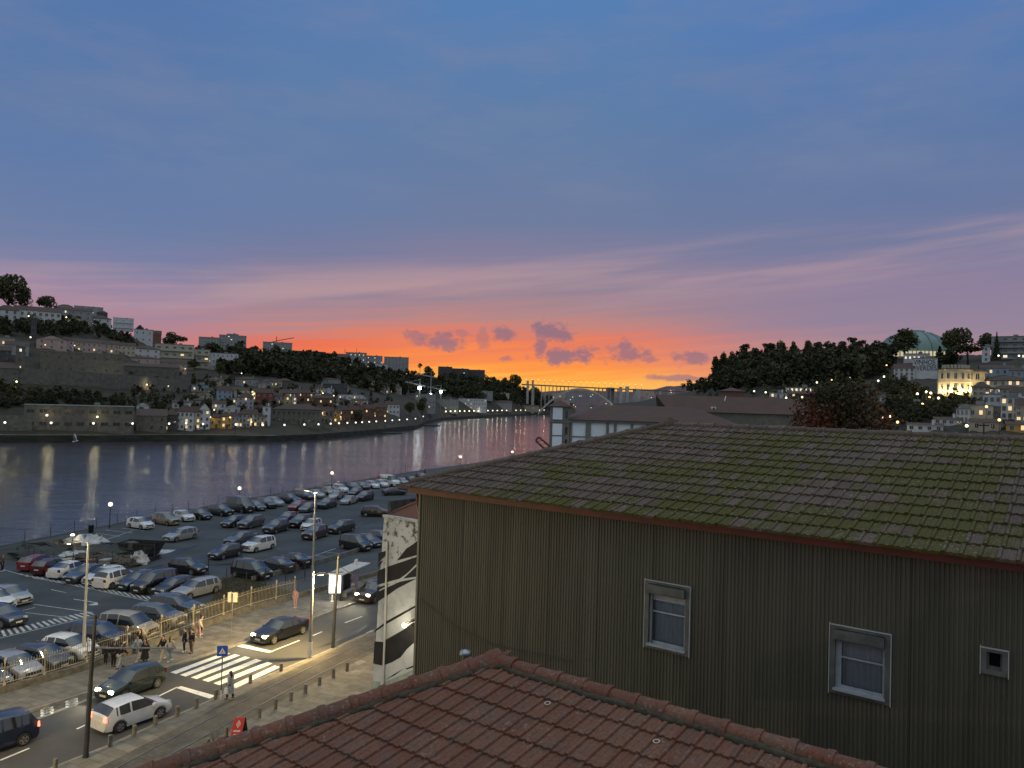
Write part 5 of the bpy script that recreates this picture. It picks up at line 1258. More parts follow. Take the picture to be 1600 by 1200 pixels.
# upper tier, far bank
T(-6, 26, 476, 506, 'hip', 'white', 3, 3, 'white hip-roofed pavilion at the left end of the long white hilltop building', wsz=(1.3, 1.8))
T(26, 90, 478, 508, 'gable', 'white', 2, 8, 'long white hilltop building with red tiled roof and two lit ground windows', lit=(0, 1, 2), wsz=(1.5, 2), name='long_building', cat='building')
T(-40, -8, 480, 508, 'hip', 'grey', 2, 3, 'grey hilltop house cut by the left edge of the photo')
T(88, 140, 479, 500, 'gable', 'grey', 2, 5, 'grey terrace on the ridge with lights on its top floor', lit=(5, 6), lc=2)
T(92, 112, 475, 486, 'hip', 'cream', 1, 3, 'pale penthouse with a row of lit lamps above the ridge terrace', lit=(0, 1, 2), lc=2)
T(118, 158, 479, 500, 'flat', 'grey', 3, 4, 'grey stepped apartment block right of the ridge terrace', lit=(9,), name='apartment_block', cat='building')
T(152, 167, 485, 497, 'hip', 'dark', 2, 2, 'small dark tower block behind the white gabled house on the ridge')
T(140, 172, 492, 512, 'hip', 'white', 2, 3, 'white hip-roofed house on the ridge right of the stepped grey block', lit=(0,), yaw=.2)
T(88, 108, 495, 508, 'hip', 'cream', 1, 3, 'small cream house with a lit front right of the long white building', lit=(2,))
T(106, 124, 493, 507, 'gable', 'tan', 1, 3, 'small floodlit tan house under the ridge terrace', lit=())
T(178, 207, 497, 513, 'flat', 'white', 2, 3, 'modern white two storey house with flat overhanging roofs on the ridge', balc=True)
T(210, 237, 515, 536, 'flat', 'white', 2, 3, 'white cubic house left of the brown gabled one on the ridge')
T(235, 251, 516, 536, 'gable', 'brick', 2, 2, 'brown gabled house left of the dome shaped tree')
T(311, 341, 527, 549, 'flat', 'grey', 5, 7, 'grey hospital slab, the smaller left one of the two on the skyline', name='hospital_block', cat='building', dep=16, wsz=(1.5, 1.2), D=1000)
T(343, 383, 524, 552, 'flat', 'grey', 6, 10, 'grey hospital slab, the larger right one of the two on the skyline', name='hospital_block', cat='building', dep=18, wsz=(1.5, 1.2), D=1020, lit=(44, 53), lc=2)
T(355, 372, 522, 527, 'flat', 'grey', 1, 1, 'low plant room on top of the larger hospital slab', D=1030, name='plant_room', cat='building')
T(411, 455, 535, 560, 'flat', 'grey', 4, 8, 'grey hotel slab under the tower crane with a bright roof edge', name='hotel_block', cat='building', dep=18, D=1050, lit=(11, 21, 26), lc=2)
T(455, 508, 549, 562, 'flat', 'dark', 1, 6, 'long low hall right of the hotel slab on the skyline', name='long_hall', cat='building', D=1100)
T(508, 545, 552, 566, 'gable', 'dark', 1, 6, 'long dark hall at the right end of the curved roofs on the skyline', name='long_hall', cat='building', D=1120, rf=.4)
T(540, 572, 551, 574, 'flat', 'grey', 3, 10, 'brightly lit terraces of a hilltop building left of the white slab', lit=tuple(range(2, 30, 1))[::2], lc=2, name='hilltop_building', cat='building', D=1180)
T(570, 597, 556, 577, 'flat', 'grey', 3, 8, 'lit dark hilltop building just left of the plain grey slab', lit=(1, 3, 6, 9, 12, 15, 17, 20), lc=2, name='hilltop_building', cat='building', D=1200)
T(600, 638, 558, 577, 'flat', 'grey', 6, 7, 'plain grey apartment slab on the skyline right of the lit terraces', name='apartment_block', cat='building', dep=16, wsz=(1.5, 1.1), D=1250)
T(578, 605, 569, 578, 'flat', 'white', 1, 5, 'low pale hall in front of the plain grey slab on the skyline', D=1180)
T(684, 706, 573, 596, 'flat', 'dark', 3, 5, 'left block of the long dark flats on the skyline before the bridge', name='apartment_block', cat='building', D=1560)
T(704, 732, 576, 598, 'flat', 'dark', 3, 6, 'middle block of the long dark flats on the skyline before the bridge', name='apartment_block', cat='building', D=1580)
T(731, 757, 578, 600, 'flat', 'dark', 3, 6, 'right block of the long dark flats on the skyline before the bridge', name='apartment_block', cat='building', D=1600)
# middle tier
T(60, 101, 524, 547, 'front', 'pink', 2, 3, 'pale pink house with a front gable at the left end of the hillside row', lit=())
T(-10, 20, 528, 545, 'flat', 'tan', 1, 3, 'tan house with a glowing edge at the left margin above the dark gardens', lit=(1,))
T(100, 114, 527, 547, 'gable', 'lilac', 2, 2, 'narrow lilac grey house right of the pink front gable')
T(114, 156, 529, 551, 'gable', 'pink', 2, 6, 'pink row house lit by orange lamps with outside stairs', lit=(1, 4))
T(156, 184, 532, 553, 'gable', 'pink', 2, 4, 'pink row house second from the right in the lamp-lit hillside row', lit=(2,))
T(184, 210, 535, 555, 'gable', 'cream', 2, 4, 'cream house at the right end of the lamp-lit hillside row')
T(203, 247, 539, 560, 'hip', 'white', 2, 4, 'white hip-roofed house between the hillside row and the modern apartments')
T(244, 300, 538, 571, 'flat', 'cream', 3, 5, 'left wing of the long modern cream apartments with dark balconies', lit=(1, 8), name='apartment_block', cat='building', wsz=(2.5, 1.6), balc=True)
T(296, 326, 546, 576, 'flat', 'cream', 3, 3, 'middle wing of the long modern cream apartments', name='apartment_block', cat='building', wsz=(2.5, 1.6), balc=True, lit=(5,))
T(318, 370, 552, 578, 'flat', 'white', 3, 8, 'right wing of the long modern cream apartments with many narrow windows', lit=(4, 9, 13), lc=2, name='apartment_block', cat='building')
T(200, 247, 556, 570, 'hip', 'pink', 1, 4, 'low pink house in front of the white hip-roofed one on the hillside')
T(232, 262, 562, 576, 'gable', 'grey', 1, 4, 'low grey house above the right end of the stone ruin')
T(262, 290, 563, 582, 'gable', 'tan', 2, 3, 'tan house with an orange lit doorway right of the stone ruin', lit=(0,))
T(-20, 14, 541, 566, 'gable', 'dark', 2, 3, 'dark gabled house at the left margin halfway up the hill')
T(10, 42, 533, 556, 'gable', 'grey', 2, 3, 'grey gabled house below the dark tower at left')
T(-10, 25, 566, 600, 'shed', 'stone', 2, 3, 'stone house with a sloping roof at the left margin above the gardens')
T(24, 36, 542, 596, 'flat', 'stone', 4, 1, 'narrow stone stair tower with three lit windows at left', lit=(0, 1, 3), lc=2, dep=5, name='stair_tower', cat='building')
T(48, 56, 497, 531, 'flat', 'dark', 1, 1, 'slim dark brick chimney tower standing before the long white building', dep=3.5, name='chimney_tower', cat='tower')
# stone ruin and walls
T(72, 186, 552, 588, 'flat', 'stone', 2, 7, 'long roofless stone ruin with small square windows above the lamp-lit wall', name='stone_ruin', cat='ruin', wsz=(1.2, 1.2), dep=12)
T(186, 276, 568, 592, 'gable', 'stone', 1, 8, 'lower stone wing of the ruin with a row of small windows', name='stone_ruin', cat='ruin', wsz=(1.2, 1.2), rf=.2)
def wallrun(name, pts, h, m, label, cat='wall', th=1.0):
    P_ = [hit(x, y) for x, y in pts]; b = MB()
    for i in range(len(P_) - 1):
        a, c = P_[i], P_[i + 1]; d = Vector((c.x - a.x, c.y - a.y, 0)); s_ = Vector((-d.y, d.x, 0)).normalized() * th
        b.add([a - Vector((0, 0, 5)), Vector((c.x, c.y, c.z - 5)), Vector((c.x, c.y, c.z + h)), Vector((a.x, a.y, a.z + h))] + [q + s_ for q in (a - Vector((0, 0, 5)), Vector((c.x, c.y, c.z - 5)), Vector((c.x, c.y, c.z + h)), Vector((a.x, a.y, a.z + h)))], [(0, 1, 2, 3), (4, 7, 6, 5), (3, 2, 6, 7), (0, 3, 7, 4), (1, 5, 6, 2)])
    return tag(b.build(name, m), label, cat)
wallrun('retaining_wall', [(20, 600), (80, 602), (150, 606), (230, 610), (298, 613)], 8.5, HM['stone'], 'long stone retaining wall with four lamps below the ruin')
wallrun('boundary_wall', [(-40, 675), (50, 675)], 7, HM['stone'], 'plain stone wall on the quay at the left margin')
T(50, 200, 637, 675, 'flat', 'stone', 2, 9, 'huge stone warehouse ruin on the far quay with two rows of dark openings', name='warehouse_ruin', cat='ruin', wsz=(4, 1.5), dep=14)
b_ = bpy.data.objects
T(215, 258, 640, 675, 'shed', 'stone', 2, 3, 'stone house ruin on the quay right of the huge warehouse ruin', name='stone_ruin', cat='ruin')
T(214, 231, 629, 646, 'front', 'white', 1, 1, 'small white gabled house behind the stone house ruin on the quay')
# riverside village: (x0,x1,yt,yb,roof,col,fl,nc,lit,extra words)
V_ = [(257, 275, 640, 674, 'hip', 'dark', 3, 3, (), 'dark three storey house beside the stone house ruin'),
 (275, 300, 634, 673, 'hip', 'white', 3, 4, (2,), 'white quay house with tall dark windows right of the dark three storey one'),
 (298, 312, 636, 672, 'gable', 'cream', 3, 2, (1, 3), 'narrow cream quay house lit by a warm lamp'),
 (310, 327, 630, 671, 'front', 'white', 3, 2, (), 'tall white quay house with a front gable left of the ochre lit one'),
 (326, 347, 647, 670, 'hip', 'ochre', 1, 2, (), 'ochre quay house strongly lit by warm lamps'),
 (345, 362, 644, 670, 'hip', 'ochre', 2, 2, (0,), 'ochre balcony house right of the strongly lit ochre one'),
 (360, 374, 645, 669, 'gable', 'blue', 2, 2, (), 'slate blue narrow quay house right of the ochre balcony house'),
 (373, 390, 640, 668, 'hip', 'grey', 3, 3, (0,), 'grey three storey quay house right of the slate blue one'),
 (388, 402, 641, 667, 'gable', 'cream', 3, 2, (0, 1, 2), 'cream quay house with glowing lower floors before the white balcony house'),
 (400, 413, 646, 667, 'shed', 'tan', 2, 2, (1,), 'tan lean-to house beside the cream glowing one'),
 (410, 421, 636, 666, 'flat', 'white', 3, 1, (), 'white balcony house left of the long stone warehouse'),
 (270, 300, 626, 640, 'gable', 'white', 1, 3, (), 'white house roof tier above the quay houses, beside the round dark bush'),
 (300, 330, 622, 636, 'hip', 'grey', 1, 3, (), 'grey hipped house above the tall white front gable'),
 (332, 352, 626, 646, 'gable', 'white', 2, 2, (2,), 'white gabled house directly above the ochre lit house'),
 (352, 374, 632, 648, 'front', 'white', 1, 2, (), 'white front-gabled cottage above the slate blue quay house'),
 (372, 395, 614, 640, 'hip', 'lilac', 3, 3, (), 'lilac house with white balconies in the middle of the village'),
 (340, 362, 603, 630, 'gable', 'blue', 3, 3, (), 'tall blue-grey house in the upper village'),
 (322, 342, 606, 618, 'gable', 'green', 1, 2, (), 'small green house left of the tall blue-grey one'),
 (300, 325, 602, 614, 'flat', 'blue', 1, 3, (), 'low blue house at the upper left of the village'),
 (320, 354, 590, 604, 'hip', 'cream', 1, 4, (), 'cream hip-roofed house at the top of the village'),
 (360, 388, 605, 622, 'gable', 'cream', 2, 3, (2,), 'cream gabled house above the lilac one'),
 (368, 404, 589, 603, 'hip', 'grey', 1, 4, (1,), 'grey hip-roofed house on the top tier of the village'),
 (404, 424, 592, 606, 'front', 'grey', 1, 2, (), 'grey front-gabled house on the top tier, left of the stone villa'),
 (422, 440, 593, 606, 'gable', 'tan', 1, 3, (), 'tan house between the front gable and the stone villa on the top tier'),
 (436, 455, 591, 606, 'hip', 'stone', 1, 3, (), 'stone villa at the right end of the top tier of the village'),
 (392, 402, 612, 626, 'flat', 'yellow', 2, 1, (0, 1), 'narrow yellow house with lit front beside the red house'),
 (400, 426, 607, 633, 'gable', 'red', 2, 3, (), 'plain dark red house in the middle of the village'),
 (424, 440, 614, 632, 'gable', 'grey', 2, 2, (1,), 'grey house between the two dark red ones'),
 (438, 468, 609, 630, 'gable', 'red', 2, 5, (1, 3), 'long red row house with pale window frames'),
 (466, 484, 609, 629, 'gable', 'red', 2, 3, (2,), 'red end house of the red row in the village'),
 (440, 452, 620, 634, 'flat', 'yellow', 2, 2, (), 'yellow house front below the long red row house'),
 (452, 463, 621, 634, 'flat', 'white', 2, 2, (1,), 'white house front right of the yellow one below the red row'),
 (425, 500, 632, 664, 'hip', 'stone', 2, 10, (), 'long stone warehouse with tall dark windows on the far quay'),
 (500, 520, 636, 662, 'gable', 'stone', 2, 3, (3,), 'stone gabled annex right of the long stone warehouse'),
 (518, 530, 640, 661, 'gable', 'ochre', 2, 1, (0,), 'narrow ochre house lit by a wall lamp right of the stone annex'),
 (490, 520, 618, 634, 'gable', 'brick', 1, 4, (1,), 'brick shed above the stone annex with one lit window'),
 (482, 532, 590, 600, 'hip', 'grey', 1, 6, (), 'grey mansion with a long roof in the woods above the village'),
 (500, 542, 600, 616, 'flat', 'dark', 2, 6, (), 'dark terraced building in the woods below the grey mansion'),
 (528, 565, 617, 626, 'flat', 'white', 1, 5, (0, 3), 'white flat-roofed modern hall above the red brick sheds'),
 (529, 548, 634, 660, 'gable', 'brick', 2, 3, (3,), 'left red brick shed on the far quay'),
 (547, 566, 634, 659, 'gable', 'brick', 2, 4, (), 'second red brick shed on the far quay'),
 (565, 585, 632, 657, 'gable', 'brick', 2, 4, (5,), 'third red brick shed on the far quay with an orange glow'),
 (583, 604, 630, 655, 'gable', 'brick', 2, 4, (), 'right red brick shed on the far quay'),
 (602, 624, 627, 648, 'gable', 'white', 2, 4, (0,), 'small white house with red dormered roof at the end of the far quay'),
 (598, 624, 598, 610, 'hip', 'grey', 1, 4, (), 'grey hipped villa in the woods left of the cranes'),
 (648, 680, 616, 640, 'flat', 'grey', 3, 5, (), 'concrete building site shell under the tower cranes'),
 (682, 716, 624, 641, 'flat', 'grey', 3, 6, (2,), 'grey riverside office block right of the cranes'),
 (716, 760, 623, 640, 'flat', 'white', 3, 10, (14,), 'banded white and dark riverside office block'),
 (735, 770, 611, 622, 'flat', 'grey', 2, 6, (8,), 'grey house row on the slope above the banded office block'),
 (770, 800, 626, 639, 'gable', 'grey', 2, 5, (), 'grey gabled riverside house right of the banded office block'),
 (775, 795, 614, 624, 'flat', 'cream', 1, 4, (1, 2), 'pale lit house on the wooded point'),
 (800, 842, 633, 640, 'gable', 'tan', 1, 7, (), 'long low riverside warehouse nearest the bridge'),
]
for (x0, x1, yt, yb, rf_, col, fl, nc, lt, lab) in V_: T(x0, x1, yt, yb, rf_, col, fl, nc, lab, lit=lt, yaw=random.uniform(-.15, .15), door=(yb > 655), chim=random.random() < .4, rf=.26, grp='houses of the riverside village')
rr = random.Random(21)
for i in range(26):
    x = 292 + i * 12.6 + rr.uniform(-4, 4); yb = rr.choice((606, 613, 620, 627, 631)) + (0 if x < 480 else 2); w = rr.uniform(11, 19); cn = rr.choice(('cream', 'white', 'grey', 'tan', 'blue', 'pink')); fl = rr.choice((1, 2))
    T(x, x + w, yb - 6 - 4 * fl, yb, rr.choice(('gable', 'hip', 'gable', 'front')), cn, fl, rr.choice((2, 3)), 'small %s house squeezed between the upper village rows, %s of these from the left' % (cn, ordn(i + 1)), lit=(rr.randrange(4),) if rr.random() < .4 else (), yaw=rr.uniform(-.5, .5), chim=True, grp='small houses of the upper village')
for (x, yt, yb, lab) in ((655, 602, 640, 'left tower crane with a floodlight on the far bank'), (672, 589, 640, 'tallest middle tower crane on the far bank'), (688, 609, 640, 'right tower crane with a floodlight on the far bank')):
    p = hit(x, yb); sc = p.y / FPX; H = (yb - yt) * sc; o = empty('tower_crane', p, 0, lab, 'crane', 'tower cranes'); b = MB(); b.tube([(0, 0, -2), (0, 0, H)], .9, 4); b.build('mast', M_grey, o)
    b = MB(); s_ = -1 if x < 680 else -.9; b.tube([(-s_ * 9 * sc, 0, H - 1), (s_ * 24 * sc, 6, H + 3)], .8, 4); b.tube([(0, 0, H + 6), (s_ * 20 * sc, 5, H + 3)], .2, 4); b.tube([(0, 0, H), (0, 0, H + 6)], .5, 4); b.build('jib', M_grey, o)
    b = MB(); b.box((0, -1.6, H * .45 if x == 672 else H - 3), (3.4, .8, 3.0)); b.build('floodlight', emit('floodlight_glow', (.9, 1, .97), 14), o); point_light('crane_flood', (0, -4, H * .45 if x == 672 else H - 3), 1500, (.9, 1, .97), 1.6, o)
p = atY(432, 536, 1060); o = empty('tower_crane', p, 0, 'thin tower crane silhouette above the hotel slab', 'crane', 'tower cranes'); b = MB(); b.tube([(0, 0, -3), (0, 0, 9)], .5, 4); b.build('mast', M_dkmetal, o); b = MB(); b.tube([(-7, 0, 1), (0, 0, 3), (24, 0, 8)], .5, 4); b.build('jib', M_dkmetal, o)
for (px, yb, h, lab) in ((539, 552, 7, 'thin aerial mast on the skyline left of the lit terraces'), (557, 553, 9, 'thinner aerial mast on the skyline above the lit terraces')):
    p = atY(px, yb, 1190); b = MB(); b.tube([p, p + Vector((0, 0, h))], .35, 4); tag(b.build('aerial_mast', M_dkmetal), lab, 'mast')
# ---- right bank
p = atY(1428, 556, 600); R = 54 / FPX * 600
o = empty('domed_hall', p, 0, 'big green-blue dome of the round hall on the right skyline', 'building')
b = MB(); zb = (CAMH + (hz(1428) - 552) / FPX * 600) - p.z; zt = (hz(1428) - 517) / FPX * 600 + CAMH - p.z - zb
b.lathe([(R, zb), (R * .93, zb + zt * .30), (R * .72, zb + zt * .66), (R * .42, zb + zt * .90), (R * .3, zb + zt * .93), (R * .28, zb + zt), (0, zb + zt * 1.03)], n=40); b.build('dome', mat('copper_green_roof', (.13, .21, .20), (.10, .16, .155), rough=.5, scale=.1), o, smooth=True, sharp=30)
for k in range(16):
    a = math.pi * 2 * k / 16; b = MB(); b.tube([(R * f * 1.01 * math.cos(a), R * f * 1.01 * math.sin(a), zb + zt * g + .15) for f, g in ((1, 0), (.93, .3), (.72, .66), (.42, .9))], .18, 4); b.build('rib', mat('dome_rib', (.08, .12, .12), rough=.6), o)
b = MB(); b.lathe([(R * 1.02, zb - 12), (R * 1.02, zb - 4)], n=40); b.build('wall', HM['cream'], o)
b = MB(); b.lathe([(R * .98, zb - 4), (R * .98, zb)], n=40); b.build('lit_gallery', emit('lit_gallery_glow', (1, .84, .45), .5), o)
b = MB()
for k in range(60):
    a = math.pi * 2 * k / 60; b.box((R * 1.0 * math.cos(a), R * 1.0 * math.sin(a), zb - 2), (.5, .5, 4), a)
b.build('gallery_columns', M_dkmetal, o)
o = T(1428, 1462, 560, 592, 'flat', 'white', 1, 1, 'white building whose plain side wall carries big blue capital letters', side='r', name='lettered_building', cat='building', wsz=(.6, .5), dep=12)
# letters on that wall
def text_mesh(txt, size, m, parent, loc_, rot=(math.pi / 2, 0, 0)):
    cu = bpy.data.curves.new('lettering', 'FONT'); cu.body = txt; cu.size = size; cu.extrude = .03; cu.resolution_u = 3; ob = bpy.data.objects.new('lettering', cu); COL.objects.link(ob)
    bpy.context.view_layer.update(); me = bpy.data.meshes.new_from_object(ob.evaluated_get(bpy.context.evaluated_depsgraph_get())); bpy.data.objects.remove(ob)
    me.materials.clear(); me.materials.append(m); q = link('lettering', me, parent, loc_); q.rotation_euler = rot; return q
sc = o.location.y / FPX; hh = (592 - 560) * sc; M_ink = mat('blue_letter_paint', (.015, .03, .07), rough=.7)
t1 = text_mesh('VINHOS', 11.5 * sc, M_ink, o, (-16 * sc, -.12, hh - 10 * sc)); t2 = text_mesh('VERDES', 11.5 * sc, M_ink, o, (-12 * sc, -.12, hh - 19 * sc))
for t_ in (t1, t2): t_.scale = (.72, 1, 1)
T(1398, 1427, 568, 594, 'gable', 'white', 3, 4, 'white house with tiled roof adjoining the lettered building', side='r', lit=())
T(1414, 1450, 553, 566, 'flat', 'white', 1, 6, 'low modern white building under the dome', side='r', lit=(0, 1, 2, 3), lc=2)
T(1553, 1603, 526, 562, 'flat', 'grey', 4, 4, 'white apartment block with balconies on the right skyline', side='r', lit=(1, 3), lc=2, name='apartment_block', cat='building', balc=True, wsz=(2, 1.6))
T(1535, 1546, 542, 566, 'flat', 'white', 3, 1, 'narrow white block left of the balconied apartments on the right skyline', side='r')
# floodlit round mansion
p = hit(1511, 615, 'r'); sc = p.y / FPX; o = empty('round_mansion', p, -.1, 'floodlit cream mansion with curved front and roof balustrade on the right hillside', 'mansion')
Rm = 24 * sc; Hm = 36 * sc; b = MB(); cx_ = -8 * sc; b.lathe([(Rm, -6), (Rm, Hm * .48), (Rm * 1.02, Hm * .49), (Rm * 1.02, Hm * .51), (Rm, Hm * .52), (Rm, Hm), (Rm * 1.05, Hm * 1.02), (Rm * 1.05, Hm * 1.05)], (cx_, Rm, 0), 28); b.box((14 * sc, Rm + 2, Hm / 2 - 3), (44 * sc, 2 * Rm - 4, Hm + 6), 0); b.build('wall', HM['cream'], o)
b = MB(); b.lathe([(Rm * 1.08, Hm * 1.05), (Rm * .5, Hm * 1.14), (0, Hm * 1.15)], (cx_, Rm, 0), 28); b.box((15 * sc, Rm + 2, Hm * 1.06), (46 * sc, 2 * Rm - 2, Hm * .1), 0, taper=.8); b.build('roof', M_rt, o)
for k in range(12):
    a = math.pi * (1.05 + .9 * k / 11); b = MB(); b.box((cx_ + Rm * .8 * math.cos(a), Rm + Rm * .8 * math.sin(a), Hm * 1.17), (.8, .8, 1.6)); b.build('pinnacle', HM['cream'], o)
for f in range(2):
    for k in range(6):
        a = math.pi * (1.12 + .66 * k / 5); q = link('window', winmesh(1, 2.5, 0), o, (cx_ + Rm * 1.01 * math.cos(a), Rm + Rm * 1.01 * math.sin(a), Hm * (.25 + .5 * f))); q.rotation_euler.z = a + math.pi / 2
    for k in range(2): link('window', winmesh(1.5, 2.5, 0), o, ((18 + 14 * k) * sc, 1.9, Hm * (.25 + .5 * f)))
for a in (1.1, 1.3, 1.5, 1.72): point_light('facade_flood', (cx_ + Rm * 1.25 * math.cos(math.pi * a), Rm + Rm * 1.25 * math.sin(math.pi * a), 1.2), 2600, (1, .70, .28), .3, o)
for k in range(2): point_light('facade_flood', ((16 + 16 * k) * sc, -2.5, 1.5), 1700, (1, .70, .28), .3, o)
RV = [(1536, 1582, 570, 588, 'gable', 'blue', 1, 5, (), 'long pale blue house right above the floodlit mansion'),
 (1580, 1604, 574, 590, 'gable', 'blue', 1, 3, (), 'pale blue house at the right margin above the stepped terrace'),
 (1543, 1602, 587, 614, 'hip', 'cream', 2, 6, (), 'long cream house with many small windows right of the floodlit mansion'),
 (1521, 1545, 597, 626, 'hip', 'tan', 3, 3, (), 'tan three storey house just below and right of the floodlit mansion'),
 (1548, 1602, 602, 624, 'hip', 'grey', 2, 6, (), 'grey house with a wide dark roof at the right margin'),
 (1580, 1604, 604, 636, 'gable', 'white', 3, 2, (), 'white gabled house end at the right margin'),
 (1538, 1562, 617, 634, 'flat', 'white', 1, 3, (), 'low white annex under the tan three storey house'),
 (1566, 1590, 622, 656, 'flat', 'white', 3, 3, (), 'white house with tall dark windows near the right margin'),
 (1588, 1606, 624, 660, 'gable', 'tan', 3, 2, (1,), 'tan house with one lit window at the right margin'),
 (1504, 1548, 634, 658, 'flat', 'cream', 1, 4, (), 'plain cream block in the lower right hillside'),
 (1495, 1512, 640, 662, 'flat', 'white', 2, 3, (), 'small white house left of the plain cream block'),
 (1462, 1500, 652, 664, 'gable', 'white', 1, 4, (), 'low white house with several roofs above the lower road'),
 (1517, 1560, 655, 674, 'gable', 'tan', 1, 2, (), 'tan low house behind the iron cross'),
 (1575, 1604, 660, 676, 'gable', 'ochre', 1, 2, (1,), 'ochre glowing house at the right margin behind the ridge'),
 (1548, 1572, 641, 655, 'gable', 'grey', 1, 3, (), 'small grey house between the cream block and the white one with tall windows'),
 (1376, 1405, 617, 630, 'gable', 'white', 1, 3, (), 'white house with layered roofs right of the big dark tree'),
 (1376, 1410, 627, 640, 'hip', 'white', 1, 7, (), 'low house with a row of white pillars right of the big dark tree'),
 (1418, 1440, 631, 643, 'flat', 'cream', 1, 2, (), 'small cream block beside the bright street lamp'),
 (1404, 1430, 648, 660, 'gable', 'white', 1, 3, (), 'small white house at the foot of the sloping lane'),
 (1420, 1470, 661, 674, 'shed', 'white', 1, 4, (), 'low house with a pale sheet roof just behind the ridge'),
 (1310, 1333, 569, 581, 'hip', 'tan', 1, 3, (), 'tan hipped house in the trees below the right skyline'),
 (1228, 1268, 606, 614, 'flat', 'cream', 1, 6, (0, 1, 2, 3, 4, 5), 'pavilion with a brightly lit roof edge below the wooded ridge'),
 (1230, 1272, 611, 627, 'gable', 'brick', 2, 6, (2,), 'brown long house below the brightly lit pavilion'),
 (1203, 1229, 615, 630, 'flat', 'white', 2, 3, (), 'white cubic house left of the brown long house'),
 (1240, 1260, 568, 577, 'flat', 'cream', 1, 4, (1, 2), 'lit small house on the wooded ridge'),
 (1212, 1226, 568, 577, 'flat', 'white', 1, 3, (1,), 'small white house at the left of the wooded ridge'),
 (1268, 1284, 568, 576, 'flat', 'cream', 1, 3, (0,), 'small cream house in the middle of the wooded ridge')]
for (x0, x1, yt, yb, rf_, col, fl, nc, lt, lab) in RV: T(x0, x1, yt, yb, rf_, col, fl, nc, lab, lit=lt, side='r', yaw=random.uniform(-.2, .25), chim=random.random() < .4, lc=2 if len(lt) > 2 else 1, grp='houses on the right hillside')
# iron cross
p = atY(1537, 676, 60); o = empty('iron_cross', p, 0, 'dark iron cross standing just behind the mossy ridge', 'cross'); zc = atY(1537, 661, 60).z - p.z
b = MB(); b.box((0, 0, zc / 2 - 4), (.09, .06, zc + 8)); b.box((0, 0, zc * .75), (.8, .06, .1)); b.build('cross', M_dkmetal, o)
# distant lit blocks below the bridge
rr = random.Random(12); proto_ = None
for i in range(34):
    px = rr.uniform(868, 1075); py = rr.uniform(607, 634) ; D_ = rr.uniform(2150, 2350); q = atY(px, py, D_); w, h = rr.uniform(18, 40), rr.uniform(14, 34)
    o = empty('distant_block', (q.x, q.y, q.z), 0, 'far hazy apartment block on the slope behind and below the bridge', 'building', 'far blocks behind the bridge'); b = MB(); b.box((0, 8, -h / 2), (w, 16, h)); b.build('wall', HM['pink' if i % 3 else 'grey'], o)
    for k in range(2): b = MB(); b.box((rr.uniform(-w / 3, w / 3), -.3, rr.uniform(-h * .7, -2)), (2.4, .3, 2.0)); b.build('lit_window', [E_win, E_winc][k], o)
# ---------------------------------------------------------------- lamps on the banks
def make_lamp(em, power, col, hgt, r=.42, name='street_lamp'):
    b = MB(); b.tube([(0, 0, 0), (0, 0, hgt)], .1, 5); c_ = b.build('column', M_dkmetal); b = MB(); b.lathe([(r * math.sin(math.pi * k / 6), -r * math.cos(math.pi * k / 6)) for k in range(7)], (0, 0, 0), 8); g = b.build('lamp', em, smooth=True)
    cm, gm = c_.data, g.data; bpy.data.objects.remove(c_); bpy.data.objects.remove(g); ld = bpy.data.lights.new('lamp_light', 'POINT'); ld.energy = power; ld.color = col; ld.shadow_soft_size = r * 1.05
    return cm, gm, ld, hgt
LT = dict(a=make_lamp(E_lamp, 5500, (1, .80, .38), 3, .45), q=make_lamp(E_cool, 750, (1, .86, .56), 5.5, .5), w=make_lamp(E_warm, 1300, (1, .66, .26), 5.5, .45), f=make_lamp(E_lamp, 2600, (1, .86, .58), 8, .9), y=make_lamp(E_lamp, 1500, (1, .82, .42), 6, .45), o=make_lamp(E_warm, 700, (1, .5, .14), 4.5, .35))
def far_lamp(px, py, kind, label, base=None, grp=None, fwd=2.5, side=None, h=None):
    cm, gm, ld, hg = LT[kind]; hg = h or hg
    if base is None:
        p = hit(px, py + 12, side)
        for _ in range(3): p = hit(px, py + hg / p.y * FPX, side)
        p = p - Vector((p.x, p.y, 0)).normalized() * fwd
    else: p = base
    o = empty('street_lamp', p, 0, label, 'street lamp', grp); c_ = link('column', cm, o); c_.scale.z = hg / LT[kind][3]; g = link('lamp', gm, o, (0, 0, hg + .2)); l = bpy.data.objects.new('lamp_light', ld); COL.objects.link(l); l.parent = o; l.location = (0, 0, hg + .2); return o
qp = [11, 83, 149, 210, 267, 320, 371, 413, 447, 478, 500, 519, 532, 545, 558, 568, 579, 590, 604, 615, 626, 638, 651, 663]
for i, c in enumerate(qp):
    D_ = float(LD0(c)) + 5; far_lamp(c, 0, 'q', 'white quay lamp reflected in the river, %s from the left' % ordn(i + 1), Vector(((c - 800) / FPX * D_, D_, -2)), 'lamps along the far quay')
for i in range(22):
    c = 698 + i * 7.3; D_ = float(LD0(c)) + 6; far_lamp(c, 0, 'f', 'distant waterfront lamp between the cranes and the bridge, %s from the left' % ordn(i + 1), Vector(((c - 800) / FPX * D_, D_, -2)), 'lamps along the distant waterfront')
for (px, py, lab) in ((60, 586, 'first from the left'), (165, 596, 'second from the left'), (229, 603, 'third from the left'), (262, 605, 'fourth from the left')): far_lamp(px, py - 1, 'a', 'yellow wall lamp on the retaining wall below the ruin, ' + lab, grp='lamps on the retaining wall', fwd=2.6, h=3)
for (px, lab) in ((72, 'left'), (151, 'right')):
    p = hit(px, 675); p = p - Vector((p.x, p.y, 0)).normalized() * 2.2; far_lamp(px, 0, 'y', lab + ' yellow lamp before the huge warehouse ruin on the quay', p + Vector((0, 0, 0)), 'lamps before the warehouse ruin', h=7)
